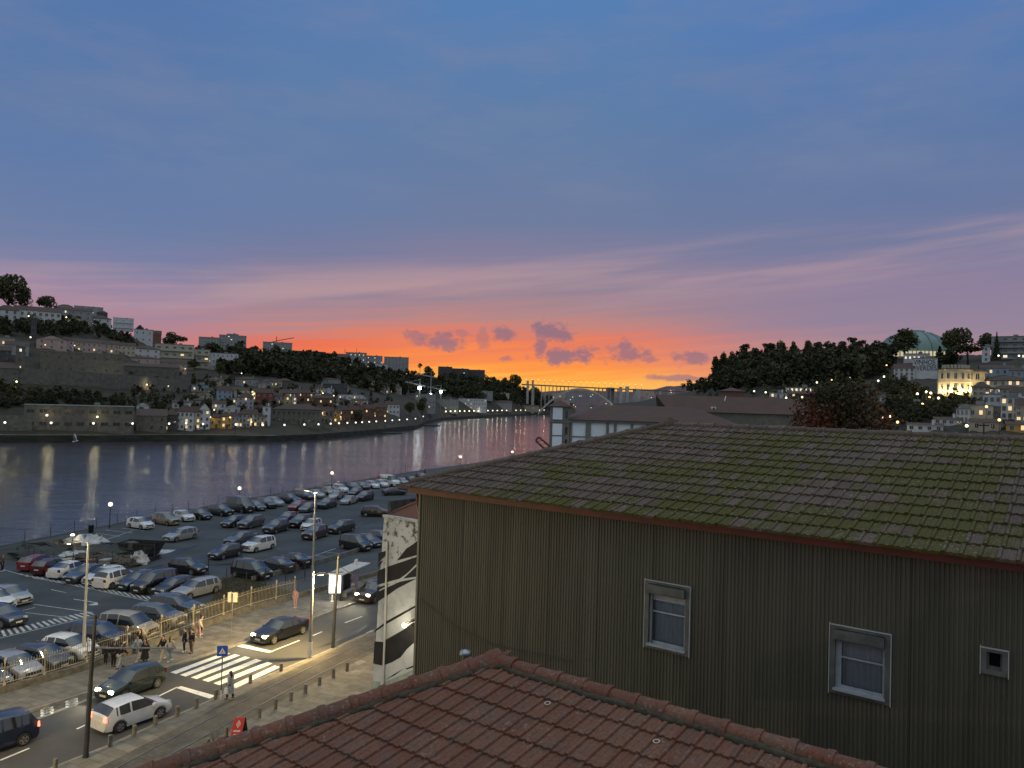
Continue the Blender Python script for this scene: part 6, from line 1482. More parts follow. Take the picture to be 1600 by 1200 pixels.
M_ = [(103, 497, 'y', 'lamp on the ridge right of the long white building'), (137, 492, 'y', 'lamp under the stepped grey block'), (44, 495, 'y', 'lamp at the wall of the long white building'), (145, 489, 'q', 'white lamp above the small floodlit tan house'), (70, 540, 'o', 'orange lamp left below the pink front gable'), (116, 541, 'o', 'orange lamp at the left stair of the hillside row'), (140, 537, 'w', 'warm lamp on the middle of the hillside row'), (179, 537, 'w', 'warm lamp on the right part of the hillside row'), (205, 540, 'w', 'warm lamp at the right end of the hillside row'), (263, 522, 'y', 'lamp in front of the dome shaped tree'), (279, 558, 'w', 'warm lamp on the wing of the modern apartments'), (287, 560, 'y', 'lamp under the modern apartments'), (47, 528, 'q', 'white lamp at the foot of the dark tower'), (289, 577, 'o', 'orange lamp by the tan house right of the ruin'), (383, 566, 'y', 'yellow lamp in the trees right of the modern apartments'), (377, 584, 'q', 'white lamp on the slope under the modern apartments'), (394, 613, 'w', 'warm lamp beside the plain dark red house'), (302, 652, 'w', 'warm lamp on the narrow cream quay house'), (316, 652, 'w', 'warm lamp on the tall white front gable'), (328, 653, 'w', 'warm lamp at the left of the ochre quay house'), (359, 653, 'w', 'warm lamp at the right of the ochre balcony house'), (334, 641, 'w', 'warm lamp above the ochre quay house'), (392, 660, 'w', 'warm lamp before the cream glowing quay house'), (484, 612, 'q', 'white lamp right of the red end house'), (504, 615, 'y', 'yellow lamp left of two above the brick sheds'), (521, 619, 'y', 'yellow lamp right of two above the brick sheds'), (503, 646, 'w', 'warm lamp on the stone annex'), (520, 646, 'w', 'warm lamp on the narrow ochre house'), (532, 652, 'o', 'orange lamp on the left red brick shed'), (585, 646, 'o', 'orange lamp on the third red brick shed'), (600, 640, 'w', 'warm lamp left of the small white red-roofed house'), (643, 640, 'w', 'warm lamp near the end of the far quay'), (395, 617, 'y', 'yellow lamp beside the narrow yellow house'), (25, 598, 'y', 'yellow lamp by the stair tower'), (797, 617, 'y', 'lamp on the slope of the wooded point'), (806, 613, 'y', 'second lamp on the slope of the wooded point'), (780, 620, 'q', 'white lamp beside the pale lit house on the point'), (290, 664, 'y', 'yellow lamp among the white quay houses'), (622, 573, 'q', 'white lamp on the skyline by the plain grey slab'), (725, 583, 'y', 'lamp in the wood under the long dark flats')]
for (px, py, k, lab) in M_: far_lamp(px, py, k, lab, grp='lamps on the far bank hillside')
MR = [(1208, 573, 'y', 'lamp left of the small houses on the wooded ridge'), (1245, 571, 'y', 'lamp on the lit small house on the wooded ridge'), (1283, 576, 'y', 'lamp in the middle of the wooded ridge'), (1304, 575, 'y', 'lamp left of the tan hipped house in the trees'), (1347, 565, 'y', 'lamp high in the trees right of the tan hipped house'), (1276, 599, 'y', 'twin lamp over the lit pavilion'), (1299, 595, 'w', 'warm lamp right of the lit pavilion'), (1328, 592, 'y', 'lamp above the big dark tree'), (1385, 572, 'w', 'warm lamp left of the white house with tiled roof'), (1381, 590, 'y', 'lamp at the foot of the white house with tiled roof'), (1372, 596, 'q', 'white lamp right above the big dark tree'), (1433, 617, 'y', 'left lamp of the group on the sloping lane'), (1447, 614, 'y', 'upper lamp of the group on the sloping lane'), (1454, 616, 'y', 'third lamp of the group on the sloping lane'), (1452, 622, 'w', 'warm lower lamp of the group on the sloping lane'), (1466, 624, 'y', 'right lamp of the group on the sloping lane'), (1441, 633, 'w', 'brightest warm lamp on the small cream block'), (1380, 655, 'y', 'lamp at the left of the lights below the big tree'), (1390, 652, 'y', 'lamp in the middle of the lights below the big tree'), (1402, 661, 'w', 'lamp at the right of the lights below the big tree'), (1541, 637, 'w', 'warm lamp on the cream block'), (1228, 623, 'y', 'lamp by the white cubic house'), (1253, 622, 'y', 'lamp on the brown long house'), (1561, 658, 'w', 'warm lamp between the tan low house and the ochre one'), (1510, 668, 'y', 'lamp before the small white house on the lower slope'), (1560, 557, 'q', 'left lamp under the balconied apartments'), (1592, 557, 'q', 'right lamp under the balconied apartments'), (1127, 566, 'q', 'white lamp in the trees at the left end of the ridge'), (1174, 576, 'q', 'second white lamp in the trees of the ridge'), (1178, 612, 'q', 'white lamp above the long brown roof'), (1196, 614, 'q', 'second white lamp above the long brown roof')]
for (px, py, k, lab) in MR: far_lamp(px, py, k, lab, grp='lamps on the right bank', side='r')
# scattered faint lights of the far shore
# ---------------------------------------------------------------- river warehouse with tower, long brown roof, sheds
M_roofW = mat('warehouse_roof', (.088, .050, .040), (.068, .040, .034), rough=.9, scale=.25, bump=.4, bscale=3)
M_pan = mat('white_wall_panel', (.66, .69, .73), (.56, .60, .64), rough=.85, scale=.2)
M_pil = mat('grey_stone_pilaster', (.17, .165, .14), (.12, .115, .1), rough=.9, scale=.6)
o = empty('river_warehouse', atY(862, 700, 240), 0, 'white river warehouse with grey pilasters, corner tower and low red hip roof', 'building'); wo_ = Off(o)
def wx(px, D=240): return (px - 800) / FPX * D
def zpy(px, py, D=240): return atY(px, py, D).z
xa, xb = wx(893), wx(1150); ze = zpy(893, 659); zm = zpy(893, 682)
b = MB(); b.box(((xa + xb) / 2, 240 + 16, ze / 2), (xb - xa, 32, ze)); wo_(b.build('wall', M_pan))
b = MB(); b.box(((xa + xb) / 2, 256, ze + .3), (xb - xa + 1.2, 33.2, .9)); b.box(((xa + xb) / 2, 239.9, zm), (xb - xa, .3, .35)); wo_(b.build('cornice', M_pil))
for (p0, p1) in ((893, 896), (917, 925), (949, 953), (961, 965), (987, 991), (1012, 1016), (1040, 1044), (1068, 1072), (1096, 1100), (1124, 1128)):
    b = MB(); b.box(((wx(p0) + wx(p1)) / 2, 239.85, ze / 2), (wx(p1) - wx(p0), .5, ze - .2)); wo_(b.build('pilaster', M_pil))
b = MB(); zr_ = zpy(960, 633, 256); e = .8
v = [(xa - e, 239, ze + .75), (xb + e, 239, ze + .75), (xb + e, 273, ze + .75), (xa - e, 273, ze + .75), (wx(945, 256), 256, zr_), (wx(1085, 256), 256, zr_)]
b.add(v, [(0, 1, 5, 4), (1, 2, 5), (2, 3, 4, 5), (3, 0, 4)]); wo_(b.build('roof', M_roofW))
tx0, tx1 = wx(862), wx(892); zt_ = zpy(876, 635)
b = MB(); b.box(((tx0 + tx1) / 2, 240 + 2.6, zt_ / 2), (tx1 - tx0, 6, zt_)); tw = wo_(b.build('tower', M_pil))
for (z0, z1) in ((zpy(876, 655.5), zpy(876, 637)), (zpy(876, 680), zpy(876, 662)), (zpy(876, 698), zpy(876, 682))):
    b = MB(); b.box(((wx(865) + wx(880)) / 2, 239.45, (z0 + z1) / 2), (wx(880) - wx(865), .3, z1 - z0)); wo_(b.build('wall_panel', M_pan)); b = MB(); b.box((wx(886.5), 239.5, (z0 + z1) / 2 - .2), (.6, .3, (z1 - z0) * .62)); wo_(b.build('slit_window', M_pane))
b = MB(); b.box(((tx0 + tx1) / 2, 242.6, zpy(876, 659)), (tx1 - tx0 + .6, 6.6, .5)); wo_(b.build('string_course', M_pil))
b = MB(); cx_ = (tx0 + tx1) / 2; h_ = (tx1 - tx0) / 2 + .8; b.add([(cx_ - h_, 238.8, zt_), (cx_ + h_, 238.8, zt_), (cx_ + h_, 246.4, zt_), (cx_ - h_, 246.4, zt_), (cx_, 242.6, zpy(876, 625))], [(0, 1, 4), (1, 2, 4), (2, 3, 4), (3, 0, 4), (0, 3, 2, 1)]); wo_(b.build('tower_roof', M_roofW))
o = empty('long_warehouse', atY(1130, 660, 300), 0, 'long low building with a dark brown roof and small dormer behind the river warehouse', 'building'); wo_ = Off(o)
x0_, x1_ = wx(1050, 300), wx(1262, 300); z0_, z1_ = zpy(1140, 645, 300), zpy(1140, 620, 312)
b = MB(); b.box(((x0_ + x1_) / 2, 312, z0_ / 2), (x1_ - x0_, 22, z0_)); wo_(b.build('wall', M_pil)); b = MB(); b.add([(x0_ - 1, 300, z0_), (x1_ + 1, 300, z0_), (x1_ + 1, 324, z0_), (x0_ - 1, 324, z0_), (x0_ - 4, 312, z1_), (x1_ + 1, 312, z1_)], [(0, 1, 5, 4), (2, 3, 4, 5), (3, 0, 4), (1, 2, 5)]); wo_(b.build('roof', M_roofW))
b = MB(); q = atY(1114, 639, 303.5); b.box((q.x, q.y, q.z), (1.8, 2.4, 1.7)); dm = wo_(b.build('dormer', M_pan)); b = MB(); b.box((q.x, q.y - 1.25, q.z), (.9, .1, 1.1)); pn = b.build('pane', M_pane); wo_(pn)
b = MB(); q0_ = atY(1128, 642, 303.5); q1_ = atY(1134, 619, 311.5); b.tube([q0_, q1_], .15, 4); wo_(b.build('ladder', M_white))
o = empty('brick_block', atY(1147, 624, 420), 0, 'square brown block with hip roof above the long brown roof', 'building'); q = o.location; b = MB(); b.box((0, 5, 0), (11, 10, 9)); b.build('wall', HM['brick'], o); b = MB(); b.add([(-6.2, -.8, 4.5), (6.2, -.8, 4.5), (6.2, 10.8, 4.5), (-6.2, 10.8, 4.5), (0, 5, 6.6)], [(0, 1, 4), (1, 2, 4), (2, 3, 4), (3, 0, 4)]); b.build('roof', M_roofW, o)
# pale sheet roof seen over the hip of the mossy roof, and the rusty crane arm
M_sheet = mat('pale_sheet_roof', (.40, .46, .55), (.32, .38, .46), rough=.4, scale=.8, metal=.2)
o = empty('sheet_roofed_shed', at(700, 741, 0), 0, 'low shed with pale blue corrugated sheet roof behind the hip of the mossy roof', 'shed'); so = Off(o)
z_s = 5.0; pl_ = [at(668, 742, z_s), at(760, 724, z_s), at(850, 702, z_s), at(905, 700, z_s + .6), at(905, 716, z_s), at(850, 722, z_s), at(760, 744, z_s), at(690, 756, z_s)]
pA_, pB_ = at(672, 741, z_s), at(850, 703, z_s); dd_ = (pB_ - pA_).normalized(); pr = Vector((dd_.y, -dd_.x, 0))
L_ = (pB_ - pA_).length + 12; W_ = 16
b = MB()
n_ = int(W_ / .5)
for i in range(n_ * 2):
    w0, w1 = i * .25, (i + 1) * .25; b.quad(pA_ + pr * w0 + Vector((0, 0, .06 * (i % 2) - w0 * .04)), pA_ + dd_ * L_ + pr * w0 + Vector((0, 0, .06 * (i % 2) - w0 * .04)), pA_ + dd_ * L_ + pr * w1 + Vector((0, 0, .06 * ((i + 1) % 2) - w1 * .04)), pA_ + pr * w1 + Vector((0, 0, .06 * ((i + 1) % 2) - w1 * .04)))
so(b.build('roof', M_sheet, fix=False)); b = MB(); b.obox(Vector((pA_.x, pA_.y, 0)) + pr * .3, dd_ * L_, pr * (W_ - .6), Vector((0, 0, z_s - .9))); so(b.build('wall', HM['white']))
p = atY(862, 706, 170); q = atY(840, 686, 170); o = empty('crane_arm', p, 0, 'rust red lattice crane arm pointing up left beside the tower', 'crane'); v = q - p; sd = Vector((.5, 0, .6)).normalized() * .62
b = MB(); b.tube([-v * .25 + sd, v + sd * .9], .26, 6); b.tube([-v * .25 - sd, v - sd * .9], .26, 6); b.tube([v + sd * .9, v * 1.04, v - sd * .9], .26, 6)
for k in range(4): b.tube([v * (k * .25) + sd, v * (k * .25 + .2) - sd], .07, 4)
b.tube([(-.2, 0, -14), -v * .2], .35, 6)
b.build('arm', mat('rust_red_steel', (.16, .035, .025), (.08, .03, .025), rough=.7, scale=1.5), o)
# ---------------------------------------------------------------- cars
M_cglass = mat('car_glass', (.010, .012, .015), rough=.06, spec=1.0, coat=.5)
M_tyre = mat('tyre_rubber', (.014, .014, .014), rough=.85)
M_rim = mat('alloy_rim', (.36, .36, .37), rough=.35, metal=.7)
M_hl = mat('headlight_glass', (.40, .42, .44), rough=.15, spec=.9, coat=.6)
M_tl = mat('tail_light_red', (.16, .008, .008), rough=.2, coat=.5)
E_hl = emit('headlight_on', (1, .90, .55), 22); E_tl = emit('tail_light_on', (1, .10, .05), 4)
M_plate = mat('number_plate', (.5, .5, .46), rough=.5)
M_trim = mat('black_plastic', (.015, .015, .016), rough=.6)
PAINT = dict(black=(.008, .009, .011), navy=(.010, .018, .045), darkgrey=(.032, .035, .040), grey=(.085, .092, .10), silver=(.30, .31, .32), white=(.60, .61, .62), red=(.16, .010, .014), darkred=(.07, .008, .012), champagne=(.30, .265, .20), tan=(.24, .20, .13), blue=(.02, .045, .10), green=(.010, .026, .024), brown=(.045, .030, .024), slate=(.045, .06, .08))
PM = {}
for k, c in PAINT.items():
    PM[k] = mat('car_paint_' + k, c, tuple(v * .85 for v in c), rough=.28, metal=.25 if k not in ('white', 'red') else 0, scale=2, spec=.6, coat=.8)
CT = dict(
 hatch=dict(W=1.74, belt=.93, p=[(-2.0, .7), (-1.98, .98), (-1.88, 1.06), (-1.5, 1.40), (-.5, 1.48), (.25, 1.43), (1.0, .99), (1.75, .80), (2.0, .58)], wi=(5, 6), ri=(2, 3), pil=[-.55, -1.25]),
 mini=dict(W=1.66, belt=.92, p=[(-1.8, .7), (-1.78, .98), (-1.72, 1.05), (-1.45, 1.42), (-.5, 1.49), (.3, 1.43), (1.0, .99), (1.6, .82), (1.8, .6)], wi=(5, 6), ri=(2, 3), pil=[-.5]),
 sedan=dict(W=1.80, belt=.93, p=[(-2.32, .7), (-2.28, .99), (-1.65, 1.05), (-.95, 1.38), (-.35, 1.44), (.35, 1.40), (1.05, .98), (2.0, .80), (2.32, .58)], wi=(5, 6), ri=(2, 3), pil=[-.45]),
 estate=dict(W=1.78, belt=.93, p=[(-2.3, .7), (-2.28, .98), (-2.18, 1.06), (-1.85, 1.43), (-.5, 1.50), (.35, 1.44), (1.1, .99), (2.0, .82), (2.3, .58)], wi=(5, 6), ri=(2, 3), pil=[-.35, -1.3]),
 suv=dict(W=1.86, belt=1.05, p=[(-2.2, .75), (-2.17, 1.08), (-2.08, 1.16), (-1.78, 1.58), (-.5, 1.67), (.3, 1.60), (1.0, 1.12), (1.9, .97), (2.2, .7)], wi=(5, 6), ri=(2, 3), pil=[-.4, -1.3]),
 mpv=dict(W=1.82, belt=1.03, p=[(-2.2, .7), (-2.19, 1.0), (-2.12, 1.10), (-1.97, 1.70), (-.5, 1.82), (.6, 1.74), (1.4, 1.10), (1.95, .92), (2.2, .62)], wi=(5, 6), ri=(2, 3), pil=[-.3, -1.3]),
 van=dict(W=2.0, belt=1.35, p=[(-2.75, .8), (-2.75, 1.2), (-2.73, 1.45), (-2.66, 2.28), (-.5, 2.42), (1.25, 2.32), (1.95, 1.45), (2.55, 1.12), (2.75, .7)], wi=(5, 6), ri=(9, 9), pil=[]))
def car_meshes(ty):
    T_ = CT[ty]; P_ = T_['p']; L2 = P_[-1][0]; W = T_['W'] / 2; belt = T_['belt']; R = .33 if ty != 'van' else .35
    xs_, zs_ = [q[0] for q in P_], [q[1] for q in P_]; xw = (L2 - .82, -(L2 - .80)); ws, rs_ = T_['wi'], T_['ri']
    xwf, xwb = xs_[ws[1]], xs_[ws[0]]; has_r = rs_[0] < 9
    xrt = xs_[rs_[1]] if has_r else xs_[3]; xrb = xs_[rs_[0]] if has_r else xs_[2]
    st = set(xs_)
    for c in xw:
        for d in (-.40, -.395, -.34, -.22, -.1, 0, .1, .22, .34, .395, .40): st.add(round(c + d, 3))
    s0, s1 = xrt - (.1 if ty == 'sedan' else -.12), xwf - .22
    if ty == 'van': s0 = .35
    for q in T_['pil']: st.add(q - .05); st.add(q + .05)
    st |= {s0, s1, -.9, .0}; st = sorted(x for x in st if -L2 <= x <= L2)
    def ring(x):
        t = abs(x / L2); w = W * (1 - .13 * t ** 6 - .035 * t * t); top = float(np.interp(x, xs_, zs_)); zb = .20
        for c in xw:
            d = abs(x - c)
            if d < .398: zb = max(zb, R - .02 + math.sqrt(max(0, .40 ** 2 - d * d)) * .98)
        if abs(x) > L2 - .06: zbt = .30
        else: zbt = .20
        zb = max(zb, zbt); bl = min(belt, top - .07); cab = top > belt + .10; mid = max(.58, zb + .04); mid = min(mid, bl - .03)
        if cab:
            f = min(1, (top - belt) / (max(zs_) - belt)); wr = w * .97 - (w * .97 - W * .76) * f
            p5 = (wr, top - .05); p6 = (wr * .88, top - .005); p7 = (0, top + .015); p4 = (w * .975, bl)
        else: p4 = (w * .97, bl); p5 = (w * .93, top - .025); p6 = (w * .80, top - .002); p7 = (0, top + .02)
        return [(0, .22), (w * .80, .22 if zb < .3 else .22), (w * .96, zb), (w, max(zb + .02, .40) if zb < .4 else zb + .02), (w, mid), p4, p5, p6, p7], cab
    B_ = dict(body=MB(), windscreen=MB(), rear_window=MB(), side_left=MB(), side_right=MB()); rings = [ring(x) for x in st]
    def add(nm, vs): B_[nm].add(vs, [tuple(range(len(vs)))])
    for i in range(len(st) - 1):
        (ra, ca), (rb_, cb) = rings[i], rings[i + 1]; xa, xb = st[i], st[i + 1]; xm = (xa + xb) / 2
        for sgn in (1, -1):
            for k in range(8):
                v = [(xa, sgn * ra[k][0], ra[k][1]), (xb, sgn * rb_[k][0], rb_[k][1]), (xb, sgn * rb_[k + 1][0], rb_[k + 1][1]), (xa, sgn * ra[k + 1][0], ra[k + 1][1])]
                if sgn > 0: v = v[::-1]
                nm = 'body'
                if k == 5 and ca and cb and s0 < xm < s1 and not any(abs(xm - q) < .05 for q in T_['pil']): nm = 'side_left' if sgn > 0 else 'side_right'
                if k == 7 or k == 6:
                    if xwb + .03 < xm < xwf - .0: nm = 'windscreen' if k == 7 or True else 'body'
                    if has_r and xrb < xm < xrt: nm = 'rear_window'
                add(nm, v)
    for (r, x, s_) in ((rings[0][0], st[0], 1), (rings[-1][0], st[-1], -1)):
        vs = [(x, y, z) for y, z in r] + [(x, -y, z) for y, z in reversed(r[1:-1])]; add('body', vs if s_ > 0 else vs[::-1])
    out = []
    for nm, b in B_.items():
        if not b.v: continue
        # weld so shading is smooth
        o = b.build({'side_left': 'side_window', 'side_right': 'side_window'}.get(nm, nm), PM['black'] if nm == 'body' else M_cglass, fix=False); me = o.data; bm = bmesh.new(); bm.from_mesh(me); bmesh.ops.remove_doubles(bm, verts=bm.verts, dist=.002); bm.to_mesh(me); bm.free()
        me.polygons.foreach_set('use_smooth', [True] * len(me.polygons)); me.set_sharp_from_angle(angle=math.radians(32)); bpy.data.objects.remove(o)
        out.append((({'side_left': 'side_window', 'side_right': 'side_window'}.get(nm, nm)), me, 'paint' if nm == 'body' else None, (0, 0, 0)))
    def tmp(b, nm, m, smooth=False):
        o = b.build(nm, m, smooth=smooth, sharp=40 if smooth else None); me = o.data; bpy.data.objects.remove(o); return me
    def yl(prof, mi=0, n=18):
        b = MB(); vs = [(r * math.cos(2 * math.pi * j / n), y, r * math.sin(2 * math.pi * j / n)) for r, y in prof for j in range(n)]; k = len(prof)
        b.add(vs, [(i * n + j, i * n + (j + 1) % n, (i + 1) * n + (j + 1) % n, (i + 1) * n + j) for i in range(k - 1) for j in range(n)]); return b
    tyre = tmp(yl([(0, -.1), (R - .03, -.1), (R, -.07), (R, .07), (R - .03, .1), (R * .68, .1), (R * .66, .06), (0, .06)]), 'wheel', M_tyre, True)
    rb2 = MB()
    for k in range(5):
        a = 2 * math.pi * k / 5; d = Vector((math.cos(a), 0, math.sin(a))); s_ = Vector((-math.sin(a), 0, math.cos(a))) * .045; rb2.obox(-s_ + Vector((0, .065, 0)), d * R * .67, s_ * 2, Vector((0, .03, 0)))
    y2 = yl([(R * .60, .07), (R * .67, .07), (R * .67, .105), (R * .60, .105), (R * .60, .07)]); rb2.add(y2.v, y2.f); rim = tmp(rb2, 'rim', M_rim)
    wheels = [(x, s * (W - .085), s) for x in xw for s in (1, -1)]
    hz_ = zs_[-2] - .12
    b = MB(); b.add([(0, 0, 0), (.0, .34, .0), (-.28, .42, .05), (-.34, .1, .075), (-.02, 0, .13), (-.02, .32, .14)], [(0, 1, 5, 4), (1, 2, 5), (4, 5, 2, 3)]); b = MB(); b.box((0, 0, 0), (.16, .36, .15), 0, taper=.8); hl = tmp(b, 'headlight', M_hl)
    b = MB(); b.box((0, 0, 0), (.10, .26, .26), 0, taper=.85); tl = tmp(b, 'tail_light', M_tl)
    b = MB(); b.box((0, 0, 0), (.03, .50, .11)); pl = tmp(b, 'number_plate', M_plate)
    b = MB(); b.box((0, 0, 0), (.16, .2, .13), 0, taper=.85); mi_ = tmp(b, 'mirror', PM['black'])
    b = MB(); b.box((0, 0, 0), (.05, .95, .16)); b.box((0, 0, -.2), (.05, 1.3, .12)); gr = tmp(b, 'grille', M_trim)
    yl_ = W * .62
    return dict(parts=out, tyre=tyre, rim=rim, wheels=wheels, R=R, hl=(hl, L2 - .10, yl_, hz_), tl=(tl, -L2 + .05, W * .76, .88 if ty not in ('van',) else 1.1), pl=(pl, L2), mi=(mi_, xwf - .25, W + .06, belt + .02), gr=(gr, L2 - .01, hz_ - .10), L2=L2, W=W)
CM = {k: car_meshes(k) for k in CT}
def car(ty, col, p, heading, label, group=None, lights=None, simple=False, dz=0.0):
    M_ = CM[ty]; nm = {'hatch': 'hatchback', 'mini': 'hatchback', 'sedan': 'saloon_car', 'estate': 'estate_car', 'suv': 'suv_car', 'mpv': 'minivan', 'van': 'panel_van'}[ty]
    o = empty(nm, Vector((p.x, p.y, p.z + dz)), heading, label, 'van' if ty == 'van' else 'car', group)
    def pt(n, me, m=None, loc=None, par=None):
        q = link(n, me, par or o, loc)
        if m: q.material_slots[0].link = 'OBJECT'; q.material_slots[0].material = m
        return q
    for (n, me, kind, lc) in M_['parts']: pt(n, me, PM[col] if kind == 'paint' else None)
    for (x, y, s) in M_['wheels']:
        w = pt('wheel', M_['tyre'], None, (x, y, M_['R'] - .01)); w.rotation_euler.z = 0 if s > 0 else math.pi
        if not simple: pt('rim', M_['rim'], None, None, w)
    me, x, y, z = M_['hl']
    for s in (1, -1): pt('headlight', me, E_hl if lights in ('front', 'both') else None, (x, s * y, z))
    me, x, y, z = M_['tl']
    for s in (1, -1): pt('tail_light', me, E_tl if lights in ('rear', 'both') else None, (x, s * y, z))
    if not simple:
        me, x = M_['pl']; pt('number_plate', me, None, (x + .012, 0, .42)); pt('number_plate', me, None, (-x - .0, 0, .62 if ty != 'sedan' else .7))
        me, x, y, z = M_['mi']
        for s in (1, -1): pt('mirror', me, PM[col], (x, s * y, z))
        me, x, z = M_['gr']; pt('grille', me, None, (x, 0, z))
    if lights in ('front', 'both'):
        for s in (1, -1): l = point_light('headlight_beam', (M_['L2'] + .05, s * .55, .62), 240, (1, .88, .6), .06, o, spot=75, rot=(math.radians(78), 0, -math.pi / 2))
    return o
def px_car(ty, col, F_, R_, label, group=None, lights=None, simple=False, z=.005, mode='w', dz=0):
    "F_, R_: ground contact pixels of the visible front and rear wheel"
    a, c = at(*F_, z), at(*R_, z); h = math.atan2(a.y - c.y, a.x - c.x); m = (a + c) / 2
    if mode == 'w':
        n = Vector((-math.sin(h), math.cos(h), 0)); n = n if n.dot(m) > 0 else -n; m = m + n * (CM[ty]['W'] - .03)
    return car(ty, col, m, h, label, group, lights, simple, dz)
GA = 'cars parked in the front row of the car park'; GB = 'cars parked nose to the railings'; GC = 'cars parked in the middle of the car park'; GF = 'cars parked along the river'
# the street
px_car('hatch', 'green', (190, 1097), (249, 1073.5), 'dark green hatchback with lit headlights just before the crossing', None, 'front', z=.01)
px_car('hatch', 'white', (248, 1123), (190, 1144), 'white hatchback with glowing tail lights driving right past the bollards', None, 'rear', z=.01)
px_car('suv', 'navy', (-42, 1191), (20, 1171), 'navy car leaving the lower left corner with red tail lights', None, 'rear', z=.01)
px_car('sedan', 'black', (431, 1006), (470.5, 992), 'black saloon with lit headlights just past the crossing', None, 'front', z=.01)
px_car('suv', 'brown', (583, 944), (612, 931), 'dark suv with bright headlights coming out from behind the mural wall', None, 'front', z=.01)
# front row (nearest the hatched markings)
px_car('estate', 'silver', (300, 936.5), (334, 927.5), 'silver estate at the right end of the hatched front row, beside the verge', GA)
px_car('hatch', 'black', (266, 933), (299, 924), 'black hatchback next to the silver estate in the front row', GA)
px_car('mpv', 'black', (236, 928), (269, 919), 'black minivan two places left of the silver estate', GA)
px_car('hatch', 'navy', (210, 923), (241, 914.5), 'navy hatchback between the white suv and the black minivan', GA)
px_car('suv', 'white', (210, 911.5), (178, 920), 'white suv showing its rear in the middle of the front row', GA)
px_car('hatch', 'white', (158, 915), (188, 907), 'white hatchback half hidden behind the white suv', GA)
px_car('sedan', 'slate', (131, 911), (163, 902), 'slate blue saloon right of the white saloon in the front row', GA)
px_car('sedan', 'white', (137, 895), (105, 904), 'white saloon showing its rear and number plate in the front row', GA)
px_car('hatch', 'darkred', (106, 891), (77, 899), 'dark red hatchback left of the white saloon', GA)
px_car('hatch', 'red', (84, 885), (56, 892.5), 'wine red hatchback at the left end of the front row', GA)
px_car('hatch', 'black', (303, 900), (266, 895), 'black hatchback parked behind the front row minivans', GA)
px_car('hatch', 'silver', (19, 949), (-18, 941), 'silver hatchback at the left edge above the dark one', 'cars at the left edge of the car park')
px_car('hatch', 'white', (-8, 957), (-44, 948), 'white car nose just showing at the left edge beside the silver one', 'cars at the left edge of the car park')
px_car('hatch', 'navy', (7, 983), (-34, 974), 'navy hatchback at the left edge below the silver one', 'cars at the left edge of the car park')
# nose to the railings: front centre and rear centre
def nose(ty, col, F_, lab, L_=None):
    f = at(*F_, 0); P_ = resample(WF, 300); k = min(range(300), key=lambda i: (P_[i] - f).length); t = (P_[min(k + 3, 299)] - P_[max(k - 3, 0)]).normalized(); n = Vector((t.y, -t.x, 0)); h = math.atan2(n.y, n.x) + .10
    d = Vector((math.cos(h), math.sin(h), 0)); car(ty, col, f - d * CM[ty]['L2'], h, lab, GB)
nose('suv', 'slate', (309, 964), 'slate blue suv nearest the verge in the row facing the railings')
nose('suv', 'grey', (283, 981), 'grey suv second from the verge in the row facing the railings')
nose('mpv', 'champagne', (239, 998), 'champagne minivan facing the railings behind the walking people')
nose('suv', 'navy', (193, 1013), 'navy suv facing the railings beside the champagne minivan')
nose('hatch', 'white', (144, 1031), 'white hatchback facing the railings beside the pale lamp column')
nose('hatch', 'darkgrey', (100, 1049), 'dark grey hatchback facing the railings left of the white one')
nose('hatch', 'silver', (52, 1066), 'silver hatchback facing the railings at the lower left')
nose('hatch', 'grey', (2, 1083), 'grey hatchback cut by the left edge facing the railings')
